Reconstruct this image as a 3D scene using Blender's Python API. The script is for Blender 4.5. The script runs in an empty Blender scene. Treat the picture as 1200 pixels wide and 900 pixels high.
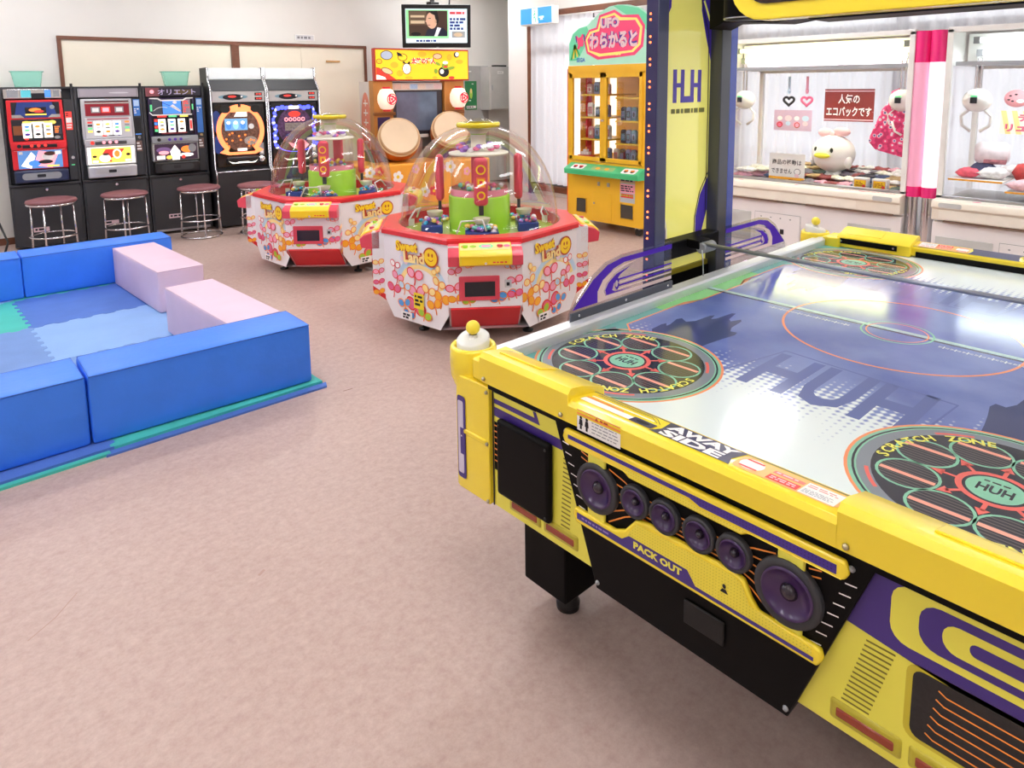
import bpy, bmesh, math, random
from mathutils import Matrix, Vector
from mathutils.geometry import tessellate_polygon
SC = bpy.context.scene
COL = SC.collection
PI = math.pi
RND = random.Random(7)

# ---------------------------------------------------------------- camera
def lin(c):
    return c / 12.92 if c <= 0.04045 else ((c + 0.055) / 1.055) ** 2.4
def rgb(r, g, b):
    return (lin(r / 255), lin(g / 255), lin(b / 255), 1.0)
EYE = 1.55
FPX, PPY, YAW, PITCH, ROLL = 818.73, 213.1, 0.7415, 0.1371, -0.0108
def make_camera():
    cd = bpy.data.cameras.new('camera')
    cam = bpy.data.objects.new('camera', cd)
    COL.objects.link(cam)
    cd.sensor_fit = 'HORIZONTAL'
    cd.sensor_width = 36.0
    cd.lens = FPX / 1200 * 36.0
    cd.shift_y = -(450 - PPY) / 1200
    cd.clip_start = 0.05
    f = Vector((math.sin(YAW), math.cos(YAW), 0))
    r = Vector((math.cos(YAW), -math.sin(YAW), 0))
    u = Vector((0, 0, 1))
    fw = f * math.cos(PITCH) - u * math.sin(PITCH)
    up = u * math.cos(PITCH) + f * math.sin(PITCH)
    x = r * math.cos(ROLL) + up * math.sin(ROLL)
    y = up * math.cos(ROLL) - r * math.sin(ROLL)
    m = Matrix((x, y, -fw)).transposed().to_4x4()
    m.translation = (0, 0, EYE)
    cam.matrix_world = m
    SC.camera = cam
make_camera()

# ---------------------------------------------------------------- world, lights, exposure
W = bpy.data.worlds.new('world')
SC.world = W
W.use_nodes = True
bg = W.node_tree.nodes['Background']
bg.inputs[0].default_value = (0.92, 0.96, 1.0, 1)
bg.inputs[1].default_value = 2.6
SC.view_settings.view_transform = 'Standard'
SC.view_settings.look = 'None'
SC.view_settings.gamma = 1.0
SC.view_settings.exposure = 0.0
SC.cycles.max_bounces = 8
SC.cycles.transparent_max_bounces = 24
SC.cycles.caustics_reflective = False
SC.cycles.caustics_refractive = False
LAMP_E = 23.5
CEIL = 3.0
LAMPS = [(x, y) for x in (-1.6, 0.9, 3.4) for y in (-1.4, 0.9, 3.2, 5.4, 7.4)] + [(6.0, 6.0), (6.2, 7.7), (5.3, 2.8), (4.2, -2.2)]

# ---------------------------------------------------------------- materials
MATS = {}
def _new(name):
    m = bpy.data.materials.new(name)
    m.use_nodes = True
    nt = m.node_tree
    return m, nt, nt.nodes['Principled BSDF']
def M(name, c=None, rough=0.5, metal=0.0, emit=0.0, vary=0.05, scale=6.0, bump=0.0, bscale=60.0, coat=0.0, spec=0.5, ecol=None):
    if name in MATS:
        return MATS[name]
    m, nt, p = _new(name)
    c = rgb(*c)
    p.inputs['Roughness'].default_value = rough
    p.inputs['Metallic'].default_value = metal
    p.inputs['Specular IOR Level'].default_value = spec
    p.inputs['Coat Weight'].default_value = coat
    p.inputs['Coat Roughness'].default_value = 0.05
    p.inputs['Base Color'].default_value = c
    if vary or bump:
        tc = nt.nodes.new('ShaderNodeTexCoord')
    if vary:
        nz = nt.nodes.new('ShaderNodeTexNoise')
        nz.inputs['Scale'].default_value = scale
        nz.inputs['Detail'].default_value = 5
        nt.links.new(tc.outputs['Object'], nz.inputs['Vector'])
        rp = nt.nodes.new('ShaderNodeValToRGB')
        rp.color_ramp.elements[0].position = 0.3
        rp.color_ramp.elements[1].position = 0.7
        rp.color_ramp.elements[0].color = tuple(x * (1 - vary) for x in c[:3]) + (1,)
        rp.color_ramp.elements[1].color = tuple(min(1, x * (1 + vary)) for x in c[:3]) + (1,)
        nt.links.new(nz.outputs['Fac'], rp.inputs['Fac'])
        nt.links.new(rp.outputs['Color'], p.inputs['Base Color'])
    if bump:
        nb = nt.nodes.new('ShaderNodeTexNoise')
        nb.inputs['Scale'].default_value = bscale
        nb.inputs['Detail'].default_value = 4
        nt.links.new(tc.outputs['Object'], nb.inputs['Vector'])
        b = nt.nodes.new('ShaderNodeBump')
        b.inputs['Strength'].default_value = bump
        b.inputs['Distance'].default_value = 0.01
        nt.links.new(nb.outputs['Fac'], b.inputs['Height'])
        nt.links.new(b.outputs['Normal'], p.inputs['Normal'])
    if emit:
        p.inputs['Emission Color'].default_value = rgb(*ecol) if ecol else c
        p.inputs['Emission Strength'].default_value = emit
    MATS[name] = m
    return m
def glass(name, tint=(255, 255, 255), refl=1.0, rough=0.02, alpha=0.0, dif=(255, 255, 255), top=0.20):
    """thin clear sheet: see-through, mirror-like at grazing angles"""
    if name in MATS:
        return MATS[name]
    m, nt, p = _new(name)
    nt.nodes.remove(p)
    out = nt.nodes['Material Output']
    tr = nt.nodes.new('ShaderNodeBsdfTransparent')
    tr.inputs[0].default_value = rgb(*tint)
    gl = nt.nodes.new('ShaderNodeBsdfGlossy')
    gl.inputs['Roughness'].default_value = rough
    fr = nt.nodes.new('ShaderNodeFresnel')
    fr.inputs[0].default_value = 1.45
    mu = nt.nodes.new('ShaderNodeMath'); mu.operation = 'MULTIPLY'; mu.use_clamp = True
    mu.inputs[1].default_value = refl
    mx = nt.nodes.new('ShaderNodeMixShader')
    nt.links.new(fr.outputs[0], mu.inputs[0])
    mn = nt.nodes.new('ShaderNodeMath'); mn.operation = 'MINIMUM'; mn.inputs[1].default_value = top
    nt.links.new(mu.outputs[0], mn.inputs[0])
    nt.links.new(mn.outputs[0], mx.inputs[0])
    if alpha:
        df = nt.nodes.new('ShaderNodeBsdfDiffuse'); df.inputs[0].default_value = rgb(*dif)
        mm = nt.nodes.new('ShaderNodeMixShader'); mm.inputs[0].default_value = alpha
        nt.links.new(tr.outputs[0], mm.inputs[1]); nt.links.new(df.outputs[0], mm.inputs[2])
        nt.links.new(mm.outputs[0], mx.inputs[1])
    else:
        nt.links.new(tr.outputs[0], mx.inputs[1])
    nt.links.new(gl.outputs[0], mx.inputs[2])
    nt.links.new(mx.outputs[0], out.inputs[0])
    MATS[name] = m
    return m
def lines_mat(name, a, b, scale, axis=2, frac=0.5, rough=0.4, dots=False):
    """two colours in fine stripes or a grid of dots (a printed or pressed mesh)"""
    if name in MATS:
        return MATS[name]
    m, nt, p = _new(name)
    tc = nt.nodes.new('ShaderNodeTexCoord')
    sp = nt.nodes.new('ShaderNodeSeparateXYZ')
    nt.links.new(tc.outputs['Object'], sp.inputs[0])
    def wave(i):
        mu = nt.nodes.new('ShaderNodeMath'); mu.operation = 'MULTIPLY'; mu.inputs[1].default_value = scale
        nt.links.new(sp.outputs[i], mu.inputs[0])
        fr = nt.nodes.new('ShaderNodeMath'); fr.operation = 'FRACT'
        nt.links.new(mu.outputs[0], fr.inputs[0])
        lt = nt.nodes.new('ShaderNodeMath'); lt.operation = 'LESS_THAN'; lt.inputs[1].default_value = frac
        nt.links.new(fr.outputs[0], lt.inputs[0])
        return lt.outputs[0]
    if dots:
        x, y = wave(dots[0]), wave(dots[1])
        mul = nt.nodes.new('ShaderNodeMath'); mul.operation = 'MULTIPLY'
        nt.links.new(x, mul.inputs[0]); nt.links.new(y, mul.inputs[1]); fac = mul.outputs[0]
    else:
        fac = wave(axis)
    mx = nt.nodes.new('ShaderNodeMix'); mx.data_type = 'RGBA'
    mx.inputs[6].default_value = rgb(*a); mx.inputs[7].default_value = rgb(*b)
    nt.links.new(fac, mx.inputs[0])
    nt.links.new(mx.outputs[2], p.inputs['Base Color'])
    p.inputs['Roughness'].default_value = rough
    MATS[name] = m
    return m

# ---------------------------------------------------------------- mesh building
class G:
    def __init__(s, T=None):
        s.v = []; s.f = []; s.fm = []; s.sm = []; s.mats = []; s.T = T
    def mi(s, m):
        if m not in s.mats:
            s.mats.append(m)
        return s.mats.index(m)
    def add(s, vs, fs, mat, smooth=False):
        b = len(s.v); T = s.T
        for v in vs:
            v = Vector(v)
            s.v.append(T @ v if T is not None else v)
        k = s.mi(mat)
        for f in fs:
            s.f.append([b + i for i in f]); s.fm.append(k); s.sm.append(smooth)
        return s
    def box(s, a, b, mat):
        x0, y0, z0 = a; x1, y1, z1 = b
        x0, x1 = min(x0, x1), max(x0, x1); y0, y1 = min(y0, y1), max(y0, y1); z0, z1 = min(z0, z1), max(z0, z1)
        vs = [(x0, y0, z0), (x1, y0, z0), (x1, y1, z0), (x0, y1, z0), (x0, y0, z1), (x1, y0, z1), (x1, y1, z1), (x0, y1, z1)]
        return s.add(vs, [(3, 2, 1, 0), (4, 5, 6, 7), (0, 1, 5, 4), (1, 2, 6, 5), (2, 3, 7, 6), (3, 0, 4, 7)], mat)
    def prism(s, pts, ax, a, b, mat, smooth=False):
        """pts: 2D polygon in the two axes other than ax (x:yz, y:xz, z:xy), swept from a to b"""
        def P(p, t):
            return {'x': (t, p[0], p[1]), 'y': (p[0], t, p[1]), 'z': (p[0], p[1], t)}[ax]
        n = len(pts)
        area = sum(pts[i][0] * pts[(i + 1) % n][1] - pts[(i + 1) % n][0] * pts[i][1] for i in range(n))
        flip = (area < 0) ^ (ax == 'y') ^ (b < a)
        vs = [P(p, a) for p in pts] + [P(p, b) for p in pts]
        tess = tessellate_polygon([[Vector((p[0], p[1], 0)) for p in pts]])
        caps = []
        for t in tess:
            q = [pts[i] for i in t]
            ar = (q[1][0] - q[0][0]) * (q[2][1] - q[0][1]) - (q[2][0] - q[0][0]) * (q[1][1] - q[0][1])
            t = tuple(t) if ar > 0 else tuple(reversed(t))
            caps.append(t)
        pos = (ax != 'y') ^ (b < a)
        fs = []
        for t in caps:
            fs.append(tuple(n + i for i in t) if pos else tuple(n + i for i in reversed(t)))
            fs.append(tuple(reversed(t)) if pos else t)
        s.add(vs, fs, mat)
        sd = []
        for i in range(n):
            j = (i + 1) % n
            q = (i, j, n + j, n + i)
            sd.append(tuple(reversed(q)) if flip else q)
        return s.add(vs, sd, mat, smooth)
    def lathe(s, prof, c, mat, n=24, ax='z', smooth=True, a0=0.0, a1=2 * PI):
        """prof: list of (radius, height) from bottom to top"""
        full = abs(a1 - a0 - 2 * PI) < 1e-6
        k = n if full else n + 1
        vs = []
        for r, h in prof:
            for i in range(k):
                a = a0 + (a1 - a0) * i / n
                x, y = r * math.cos(a), r * math.sin(a)
                if ax == 'z': vs.append((c[0] + x, c[1] + y, c[2] + h))
                elif ax == 'y': vs.append((c[0] + x, c[1] - h, c[2] + y))
                else: vs.append((c[0] + h, c[1] + x, c[2] + y))
        fs = []
        for j in range(len(prof) - 1):
            for i in range(n):
                i2 = (i + 1) % k
                fs.append((j * k + i, j * k + i2, (j + 1) * k + i2, (j + 1) * k + i))
        return s.add(vs, fs, mat, smooth)
    def cyl(s, c, r, h, mat, n=20, ax='z', r2=None):
        r2 = r if r2 is None else r2
        s.lathe([(0.0001, 0), (r, 0)], c, mat, n, ax, False)
        s.lathe([(r, 0), (r2, h)], c, mat, n, ax, True)
        return s.lathe([(r2, h), (0.0001, h)], c, mat, n, ax, False)
    def sphere(s, c, r, mat, n=14, sc=(1, 1, 1)):
        k = n // 2 + 1
        vs, fs = [], []
        for j in range(k + 1):
            t = PI * j / k - PI / 2
            for i in range(n):
                a = 2 * PI * i / n
                vs.append((c[0] + r * sc[0] * math.cos(t) * math.cos(a), c[1] + r * sc[1] * math.cos(t) * math.sin(a), c[2] + r * sc[2] * math.sin(t)))
        for j in range(k):
            for i in range(n):
                i2 = (i + 1) % n
                if j == 0: fs.append((i, (j + 1) * n + i2, (j + 1) * n + i))
                elif j == k - 1: fs.append((j * n + i, j * n + i2, (j + 1) * n + i))
                else: fs.append((j * n + i, j * n + i2, (j + 1) * n + i2, (j + 1) * n + i))
        return s.add(vs, fs, mat, True)
    def tube(s, pts, r, mat, n=8, closed=False):
        pts = [Vector(p) for p in pts]; N = len(pts)
        vs, fs = [], []
        ref = None
        for i, p in enumerate(pts):
            a = pts[(i - 1) % N] if closed or i > 0 else p
            b = pts[(i + 1) % N] if closed or i < N - 1 else p
            d = (b - a).normalized()
            if ref is None:
                ref = Vector((0, 0, 1)) if abs(d.z) < 0.9 else Vector((1, 0, 0))
            u = d.cross(ref)
            if u.length < 1e-4: u = d.cross(Vector((0, 1, 0)))
            u.normalize(); w = u.cross(d).normalized()
            ref = w
            for k in range(n):
                t = 2 * PI * k / n
                vs.append(p + u * (r * math.cos(t)) + w * (r * math.sin(t)))
        rng = N if closed else N - 1
        for i in range(rng):
            j = (i + 1) % N
            for k in range(n):
                l = (k + 1) % n
                fs.append((i * n + k, i * n + l, j * n + l, j * n + k))
        if not closed:
            fs.append(tuple(reversed(range(n)))); fs.append(tuple((N - 1) * n + k for k in range(n)))
        return s.add(vs, fs, mat, True)
    def ring(s, c, R, r, mat, n=28, m=8):
        return s.tube([(c[0] + R * math.cos(2 * PI * i / n), c[1] + R * math.sin(2 * PI * i / n), c[2]) for i in range(n)], r, mat, m, True)
    def build(s, name, parent=None, bevel=0.0, seg=2, world=False, fix=False, **props):
        me = bpy.data.meshes.new(name)
        me.from_pydata([tuple(v) for v in s.v], [], s.f)
        for m in s.mats: me.materials.append(m)
        me.polygons.foreach_set('material_index', s.fm)
        me.polygons.foreach_set('use_smooth', s.sm)
        if fix or bevel:
            bm = bmesh.new(); bm.from_mesh(me)
            bmesh.ops.remove_doubles(bm, verts=bm.verts, dist=1e-5)
            if fix: bmesh.ops.recalc_face_normals(bm, faces=bm.faces)
            bm.to_mesh(me); bm.free()
        me.update()
        o = bpy.data.objects.new(name, me)
        COL.objects.link(o)
        if parent is not None:
            o.parent = parent
            if world: o.location = -parent.location
        if bevel:
            b = o.modifiers.new('bevel', 'BEVEL'); b.width = bevel; b.segments = seg; b.limit_method = 'ANGLE'; b.angle_limit = 0.6
            b.harden_normals = False
            for pl in me.polygons: pl.use_smooth = True
            try:
                me.set_sharp_from_angle(angle=0.7)
            except Exception:
                pass
        for k, v in props.items(): o[k] = v
        return o

TXT = {}
def text_mesh(body, res=2, offset=0.0):
    key = (body, res, offset)
    if key in TXT: return TXT[key]
    c = bpy.data.curves.new('lettering', 'FONT')
    c.body = body; c.resolution_u = res; c.offset = offset
    o = bpy.data.objects.new('lettering', c)
    COL.objects.link(o)
    dg = bpy.context.evaluated_depsgraph_get()
    me = bpy.data.meshes.new_from_object(o.evaluated_get(dg))
    vs = [(v.co.x, v.co.y) for v in me.vertices]
    fs = [tuple(p.vertices) for p in me.polygons]
    bpy.data.objects.remove(o); bpy.data.curves.remove(c); bpy.data.meshes.remove(me)
    xs = [v[0] for v in vs] or [0]; ys = [v[1] for v in vs] or [0]
    TXT[key] = (vs, fs, min(xs), max(xs), min(ys), max(ys))
    return TXT[key]

class Art:
    """flat print on a plane: o origin, u right, v up; layers sit a hair apart"""
    def __init__(s, o, u, v, step=0.0005, T=None):
        s.g = G(T); s.o = Vector(o); s.u = Vector(u).normalized(); s.w = Vector(v).normalized()
        s.n = s.u.cross(s.w).normalized(); s.step = step; s.k = 0
    def P(s, p, l):
        return s.o + s.u * p[0] + s.w * p[1] + s.n * (s.step * (l + 1))
    def poly(s, pts, mat, l=0):
        vs = [s.P(p, l) for p in pts]
        fs = []
        for t in tessellate_polygon([[Vector((p[0], p[1], 0)) for p in pts]]):
            q = [pts[i] for i in t]
            ar = (q[1][0] - q[0][0]) * (q[2][1] - q[0][1]) - (q[2][0] - q[0][0]) * (q[1][1] - q[0][1])
            fs.append(tuple(t) if ar > 0 else tuple(reversed(t)))
        s.g.add(vs, fs, mat); return s
    def rect(s, x0, y0, x1, y1, mat, l=0):
        return s.poly([(x0, y0), (x1, y0), (x1, y1), (x0, y1)], mat, l)
    def rrect(s, x0, y0, x1, y1, r, mat, l=0, n=4):
        pts = []
        for cx, cy, a in ((x1 - r, y0 + r, -PI / 2), (x1 - r, y1 - r, 0), (x0 + r, y1 - r, PI / 2), (x0 + r, y0 + r, PI)):
            for i in range(n + 1):
                t = a + PI / 2 * i / n
                pts.append((cx + r * math.cos(t), cy + r * math.sin(t)))
        return s.poly(pts, mat, l)
    def ell(s, cx, cy, rx, ry, mat, l=0, n=20, rot=0.0):
        pts = []
        for i in range(n):
            t = 2 * PI * i / n
            x, y = rx * math.cos(t), ry * math.sin(t)
            pts.append((cx + x * math.cos(rot) - y * math.sin(rot), cy + x * math.sin(rot) + y * math.cos(rot)))
        return s.poly(pts, mat, l)
    def arc(s, cx, cy, r0, r1, mat, l=0, a0=0.0, a1=2 * PI, n=24, sy=1.0):
        vs, fs = [], []
        for i in range(n + 1):
            t = a0 + (a1 - a0) * i / n
            for r in (r0, r1):
                vs.append(s.P((cx + r * math.cos(t), cy + r * sy * math.sin(t)), l))
        for i in range(n):
            fs.append((2 * i, 2 * i + 1, 2 * i + 3, 2 * i + 2))
        s.g.add(vs, fs, mat); return s
    def stroke(s, pts, w, mat, l=0, closed=False):
        vs, fs = [], []
        N = len(pts)
        for i, p in enumerate(pts):
            a = pts[i - 1] if (i > 0 or closed) else p
            b = pts[(i + 1) % N] if (i < N - 1 or closed) else p
            dx, dy = b[0] - a[0], b[1] - a[1]; L = math.hypot(dx, dy) or 1
            nx, ny = -dy / L * w / 2, dx / L * w / 2
            vs += [s.P((p[0] - nx, p[1] - ny), l), s.P((p[0] + nx, p[1] + ny), l)]
        for i in range(N if closed else N - 1):
            j = (i + 1) % N
            fs.append((2 * i, 2 * j, 2 * j + 1, 2 * i + 1))
        s.g.add(vs, fs, mat); return s
    def text(s, body, x, y, h, mat, l=0, sx=1.0, rot=0.0, align=0.5, res=2, offset=0.0, width=None, shear=0.0, ref=None):
        """height h of the whole string's ink; (x, y) its middle (align .5) or left (0)"""
        vs, fs, a, b, c, d = text_mesh(body, res, offset)
        if not fs: return s
        if ref: _, _, a, b, c, d = text_mesh(body, res, ref if ref is not True else 0.0)
        k = h / (d - c)
        kx = k * sx if width is None else width / (b - a)
        out = []
        for px, py in vs:
            X = (px - (a + (b - a) * align)) * kx; Y = (py - (c + d) / 2) * k
            X += Y * shear
            out.append(s.P((x + X * math.cos(rot) - Y * math.sin(rot), y + X * math.sin(rot) + Y * math.cos(rot)), l))
        s.g.add(out, fs, mat); return s
    def bars(s, x0, y0, x1, y1, rows, mat, l=0, seed=1, fill=0.55):
        """small print too fine to read: rows of short dashes"""
        r = random.Random(seed); h = (y1 - y0) / rows
        for i in range(rows):
            x = x0; yy = y0 + h * i
            while x < x1:
                w = r.uniform(0.6, 2.2) * h
                if x + w > x1: break
                s.rect(x, yy + h * (1 - fill) / 2, x + w, yy + h * (1 + fill) / 2, mat, l); x += w + h * 0.4
        return s
    def build(s, name='printed_artwork', parent=None, **kw):
        return s.g.build(name, parent, **kw)

def thing(name, label, cat, loc=(0, 0, 0), rz=0.0, group=None):
    o = bpy.data.objects.new(name, None); COL.objects.link(o)
    o.empty_display_size = 0.1
    o.location = loc; o.rotation_euler = (0, 0, rz)
    o['label'] = label; o['category'] = cat
    if group: o['group'] = group
    return o
def tag(o, label, cat, group=None):
    o['label'] = label; o['category'] = cat
    if group: o['group'] = group
    return o
def copy_tree(o, parent=None, loc=None, rz=None, label=None):
    c = o.copy(); COL.objects.link(c)
    if parent is not None: c.parent = parent
    if loc is not None: c.location = loc
    if rz is not None: c.rotation_euler = (0, 0, rz)
    if label: c['label'] = label
    for ch in list(o.children): copy_tree(ch, c)
    return c
def structure(o):
    o['kind'] = 'structure'; return o
def ccw(pts):
    return pts

# shared materials
WHITE = M('white_paint', (238, 236, 232), 0.4)
BLACK = M('black_plastic', (22, 22, 24), 0.35)
DARK = M('charcoal_panel', (52, 52, 55), 0.5, vary=0.1, bump=0.05, bscale=200)
CHROME = M('chrome', (225, 225, 228), 0.12, 1.0, vary=0)
STEEL = M('brushed_steel', (180, 182, 186), 0.3, 1.0)
GREY = M('grey_plastic', (150, 152, 155), 0.4)
RED = M('red_plastic', (222, 40, 48), 0.3)
YEL = M('yellow_plastic', (250, 214, 40), 0.28, coat=0.3, vary=0.02)
PAPER = M('white_paper', (246, 244, 240), 0.7, vary=0.01)
INK = M('black_ink', (25, 22, 28), 0.6, vary=0)
CLEAR = glass('clear_acrylic')

# ================================================================ the room
WALLM = M('cream_wall_paint', (228, 225, 219), 0.75, vary=0.02, scale=2, bump=0.04, bscale=150)
FLOORM = None
def floor_material():
    m, nt, p = _new('pink_vinyl_floor')
    tc = nt.nodes.new('ShaderNodeTexCoord')
    def noise(s, d, r=0.6):
        n = nt.nodes.new('ShaderNodeTexNoise'); n.inputs['Scale'].default_value = s; n.inputs['Detail'].default_value = d
        n.inputs['Roughness'].default_value = r
        nt.links.new(tc.outputs['Object'], n.inputs['Vector']); return n
    n1 = noise(26, 9, 0.75); n2 = noise(0.9, 4); n3 = noise(55, 3)
    r1 = nt.nodes.new('ShaderNodeValToRGB')
    e = r1.color_ramp.elements
    e[0].position = 0.34; e[0].color = rgb(188, 160, 150)
    e[1].position = 0.66; e[1].color = rgb(206, 183, 173)
    nt.links.new(n1.outputs['Fac'], r1.inputs['Fac'])
    r3 = nt.nodes.new('ShaderNodeValToRGB')
    r3.color_ramp.elements[0].position = 0.35; r3.color_ramp.elements[0].color = (0.93, 0.925, 0.92, 1)
    r3.color_ramp.elements[1].position = 0.6; r3.color_ramp.elements[1].color = (1, 1, 1, 1)
    nt.links.new(n3.outputs['Fac'], r3.inputs['Fac'])
    r2 = nt.nodes.new('ShaderNodeValToRGB')
    r2.color_ramp.elements[0].position = 0.3; r2.color_ramp.elements[0].color = (0.92, 0.90, 0.89, 1)
    r2.color_ramp.elements[1].position = 0.7; r2.color_ramp.elements[1].color = (1, 1, 1, 1)
    nt.links.new(n2.outputs['Fac'], r2.inputs['Fac'])
    def mul(a, b):
        x = nt.nodes.new('ShaderNodeMix'); x.data_type = 'RGBA'; x.blend_type = 'MULTIPLY'; x.inputs[0].default_value = 1
        nt.links.new(a, x.inputs[6]); nt.links.new(b, x.inputs[7]); return x.outputs[2]
    c = mul(mul(r1.outputs['Color'], r2.outputs['Color']), r3.outputs['Color'])
    nt.links.new(c, p.inputs['Base Color'])
    p.inputs['Roughness'].default_value = 0.42
    p.inputs['Specular IOR Level'].default_value = 0.35
    b = nt.nodes.new('ShaderNodeBump'); b.inputs['Strength'].default_value = 0.05; b.inputs['Distance'].default_value = 0.004
    nt.links.new(n1.outputs['Fac'], b.inputs['Height']); nt.links.new(b.outputs['Normal'], p.inputs['Normal'])
    return m
X0, X1, Y0, Y1 = -4.0, 7.0, -4.0, 8.6
fl_ = structure(G().box((X0, Y0, -0.1), (8.1, Y1 + 0.1, 0), floor_material()).build('floor'))
SCUFF = M('brown_scuff', (128, 92, 78), 0.6, vary=0.1); SCUFL = M('pale_scuff', (178, 146, 132), 0.5, vary=0.1)
a = Art((0, 0, 0), (1, 0, 0), (0, 1, 0), 0.0004)
a.ell(1.56, 3.235, 0.022, 0.010, SCUFF, 0, 12, 0.4); a.stroke([(1.66, 3.115), (1.71, 3.11)], 0.006, SCUFF, 0); a.stroke([(1.72, 3.11), (1.80, 3.09), (1.90, 3.07)], 0.004, SCUFL, 0)
a.stroke([(0.184, 2.26), (0.26, 2.31), (0.33, 2.385)], 0.004, SCUFL, 0); a.stroke([(0.775, 2.07), (0.80, 2.085)], 0.010, SCUFL, 0)
a.build('scuff_marks', fl_)
structure(G().box((X0, Y0, CEIL), (8.1, Y1 + 0.1, CEIL + 0.1), M('white_ceiling', (240, 238, 234), 0.8)).build('ceiling'))
structure(G().box((X0, Y1, 0), (8.1, Y1 + 0.1, CEIL), WALLM).build('wall_back'))
structure(G().box((X0 - 0.1, Y0, 0), (X0, Y1 + 0.1, CEIL), WALLM).build('wall_left'))
structure(G().box((X0, Y0 - 0.1, 0), (8.1, Y0, CEIL), WALLM).build('wall_front'))
g = G()
WZ0, WZ1 = 0.12, 2.56
g.box((7.0, Y0, 0), (7.15, 7.25, WZ0), WALLM)
g.box((7.0, Y0, WZ1), (7.15, 7.25, CEIL), WALLM)
g.box((7.0, Y0, WZ0), (7.15, -2.4, WZ1), WALLM)
g.box((7.0, 7.25, 0), (7.15, 7.69, CEIL), M('white_wall_paint', (244, 240, 236), 0.75, vary=0.015, scale=2))
g.box((8.0, 7.69, 0), (8.1, 8.6, CEIL), WALLM)
g.box((7.15, 7.60, 0), (8.1, 7.69, CEIL), WALLM)
structure(g.build('wall_right'))
BROWN = M('brown_wood_trim', (112, 66, 44), 0.45, vary=0.15, scale=14)
# window: brown frame, aluminium sashes, clear panes
wr = thing('window_1', 'wide aluminium window behind the white curtains', 'window', (7.0, 2.4, 0)); wr['kind'] = 'structure'
g = G()
g.box((6.96, -2.4, 2.47), (7.06, 7.25, 2.56), BROWN); g.box((6.96, 7.17, 0.0), (7.06, 7.25, 2.47), BROWN)
g.box((6.96, -2.4, 0.06), (7.06, 7.17, 0.14), BROWN)
g.build('window_frame', wr, 0.004, world=True)
ALU = M('aluminium_sash', (120, 122, 126), 0.4, 0.6)
for k in range(6):
    ya = -2.4 + k * (7.17 + 2.4) / 6; yb = ya + (7.17 + 2.4) / 6
    g = G()
    g.box((7.03, ya, 0.14), (7.07, ya + 0.05, 2.47), ALU); g.box((7.03, yb - 0.05, 0.14), (7.07, yb, 2.47), ALU)
    g.box((7.03, ya, 0.14), (7.07, yb, 0.2), ALU); g.box((7.03, ya, 2.41), (7.07, yb, 2.47), ALU)
    g.box((7.03, ya, 1.97), (7.07, yb, 2.08), ALU)
    g.build('sash', wr, world=True)
    G().box((7.047, ya + 0.05, 0.2), (7.052, yb - 0.05, 2.41), glass('window_glass')).build('pane', wr, world=True)
structure(G().box((7.5, -6, -0.1), (16, 12, 0), M('outside_paving', (205, 200, 195), 0.9)).build('ground_outside'))

def curtain_mat():
    m, nt, p = _new('white_sheer_curtain')
    nt.nodes.remove(p)
    out = nt.nodes['Material Output']
    tc = nt.nodes.new('ShaderNodeTexCoord'); nz = nt.nodes.new('ShaderNodeTexNoise'); nz.inputs['Scale'].default_value = 90
    nt.links.new(tc.outputs['Object'], nz.inputs['Vector'])
    rp = nt.nodes.new('ShaderNodeValToRGB'); rp.color_ramp.elements[0].color = rgb(236, 234, 240); rp.color_ramp.elements[1].color = rgb(250, 249, 252)
    nt.links.new(nz.outputs['Fac'], rp.inputs['Fac'])
    d = nt.nodes.new('ShaderNodeBsdfDiffuse'); t = nt.nodes.new('ShaderNodeBsdfTranslucent'); tr = nt.nodes.new('ShaderNodeBsdfTransparent')
    nt.links.new(rp.outputs[0], d.inputs[0]); nt.links.new(rp.outputs[0], t.inputs[0])
    a = nt.nodes.new('ShaderNodeMixShader'); a.inputs[0].default_value = 0.5
    nt.links.new(d.outputs[0], a.inputs[1]); nt.links.new(t.outputs[0], a.inputs[2])
    b = nt.nodes.new('ShaderNodeMixShader'); b.inputs[0].default_value = 0.10
    nt.links.new(a.outputs[0], b.inputs[1]); nt.links.new(tr.outputs[0], b.inputs[2])
    nt.links.new(b.outputs[0], out.inputs[0])
    return m
CURT = curtain_mat()
cl = ['white sheer curtain gathered against the wall corner, left of the yellow prize machine',
      'white sheer curtain hanging behind the yellow prize machine',
      'white sheer curtain hanging behind the claw machine with the duck',
      'white sheer curtain hanging behind the second claw machine',
      'white sheer curtain at the far right end of the window']
cy = [7.18, 6.0, 4.0, 1.9, -0.2, -2.4]
for k in range(5):
    ya, yb = cy[k], cy[k + 1]
    n = int((ya - yb) / 0.018); rows = [2.465, 2.40, 1.6, 0.8, 0.18]
    vs = []; fs = []
    r = random.Random(k + 3); ph = r.uniform(0, 6)
    for j, z in enumerate(rows):
        am = (0.012, 0.022, 0.03, 0.034, 0.038)[j]
        for i in range(n + 1):
            y = ya + (yb - ya) * i / n
            vs.append((6.935 + am * 0.8 * math.sin(i * 0.9 + ph + 0.6 * math.sin(i * 0.21 + j * 0.15)) + 0.008 * math.sin(i * 0.37 + j), y, z))
    for j in range(len(rows) - 1):
        for i in range(n):
            fs.append((j * (n + 1) + i, j * (n + 1) + i + 1, (j + 1) * (n + 1) + i + 1, (j + 1) * (n + 1) + i))
    c = G().add(vs, fs, CURT, True).build('curtain')
    tag(c, cl[k], 'curtain', 'curtains along the window')
tag(G().tube([(6.94, -2.4, 2.468), (6.94, 7.2, 2.468)], 0.012, WHITE).build('curtain_rail'), 'thin white rail above the sheer curtains', 'rail')

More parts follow.
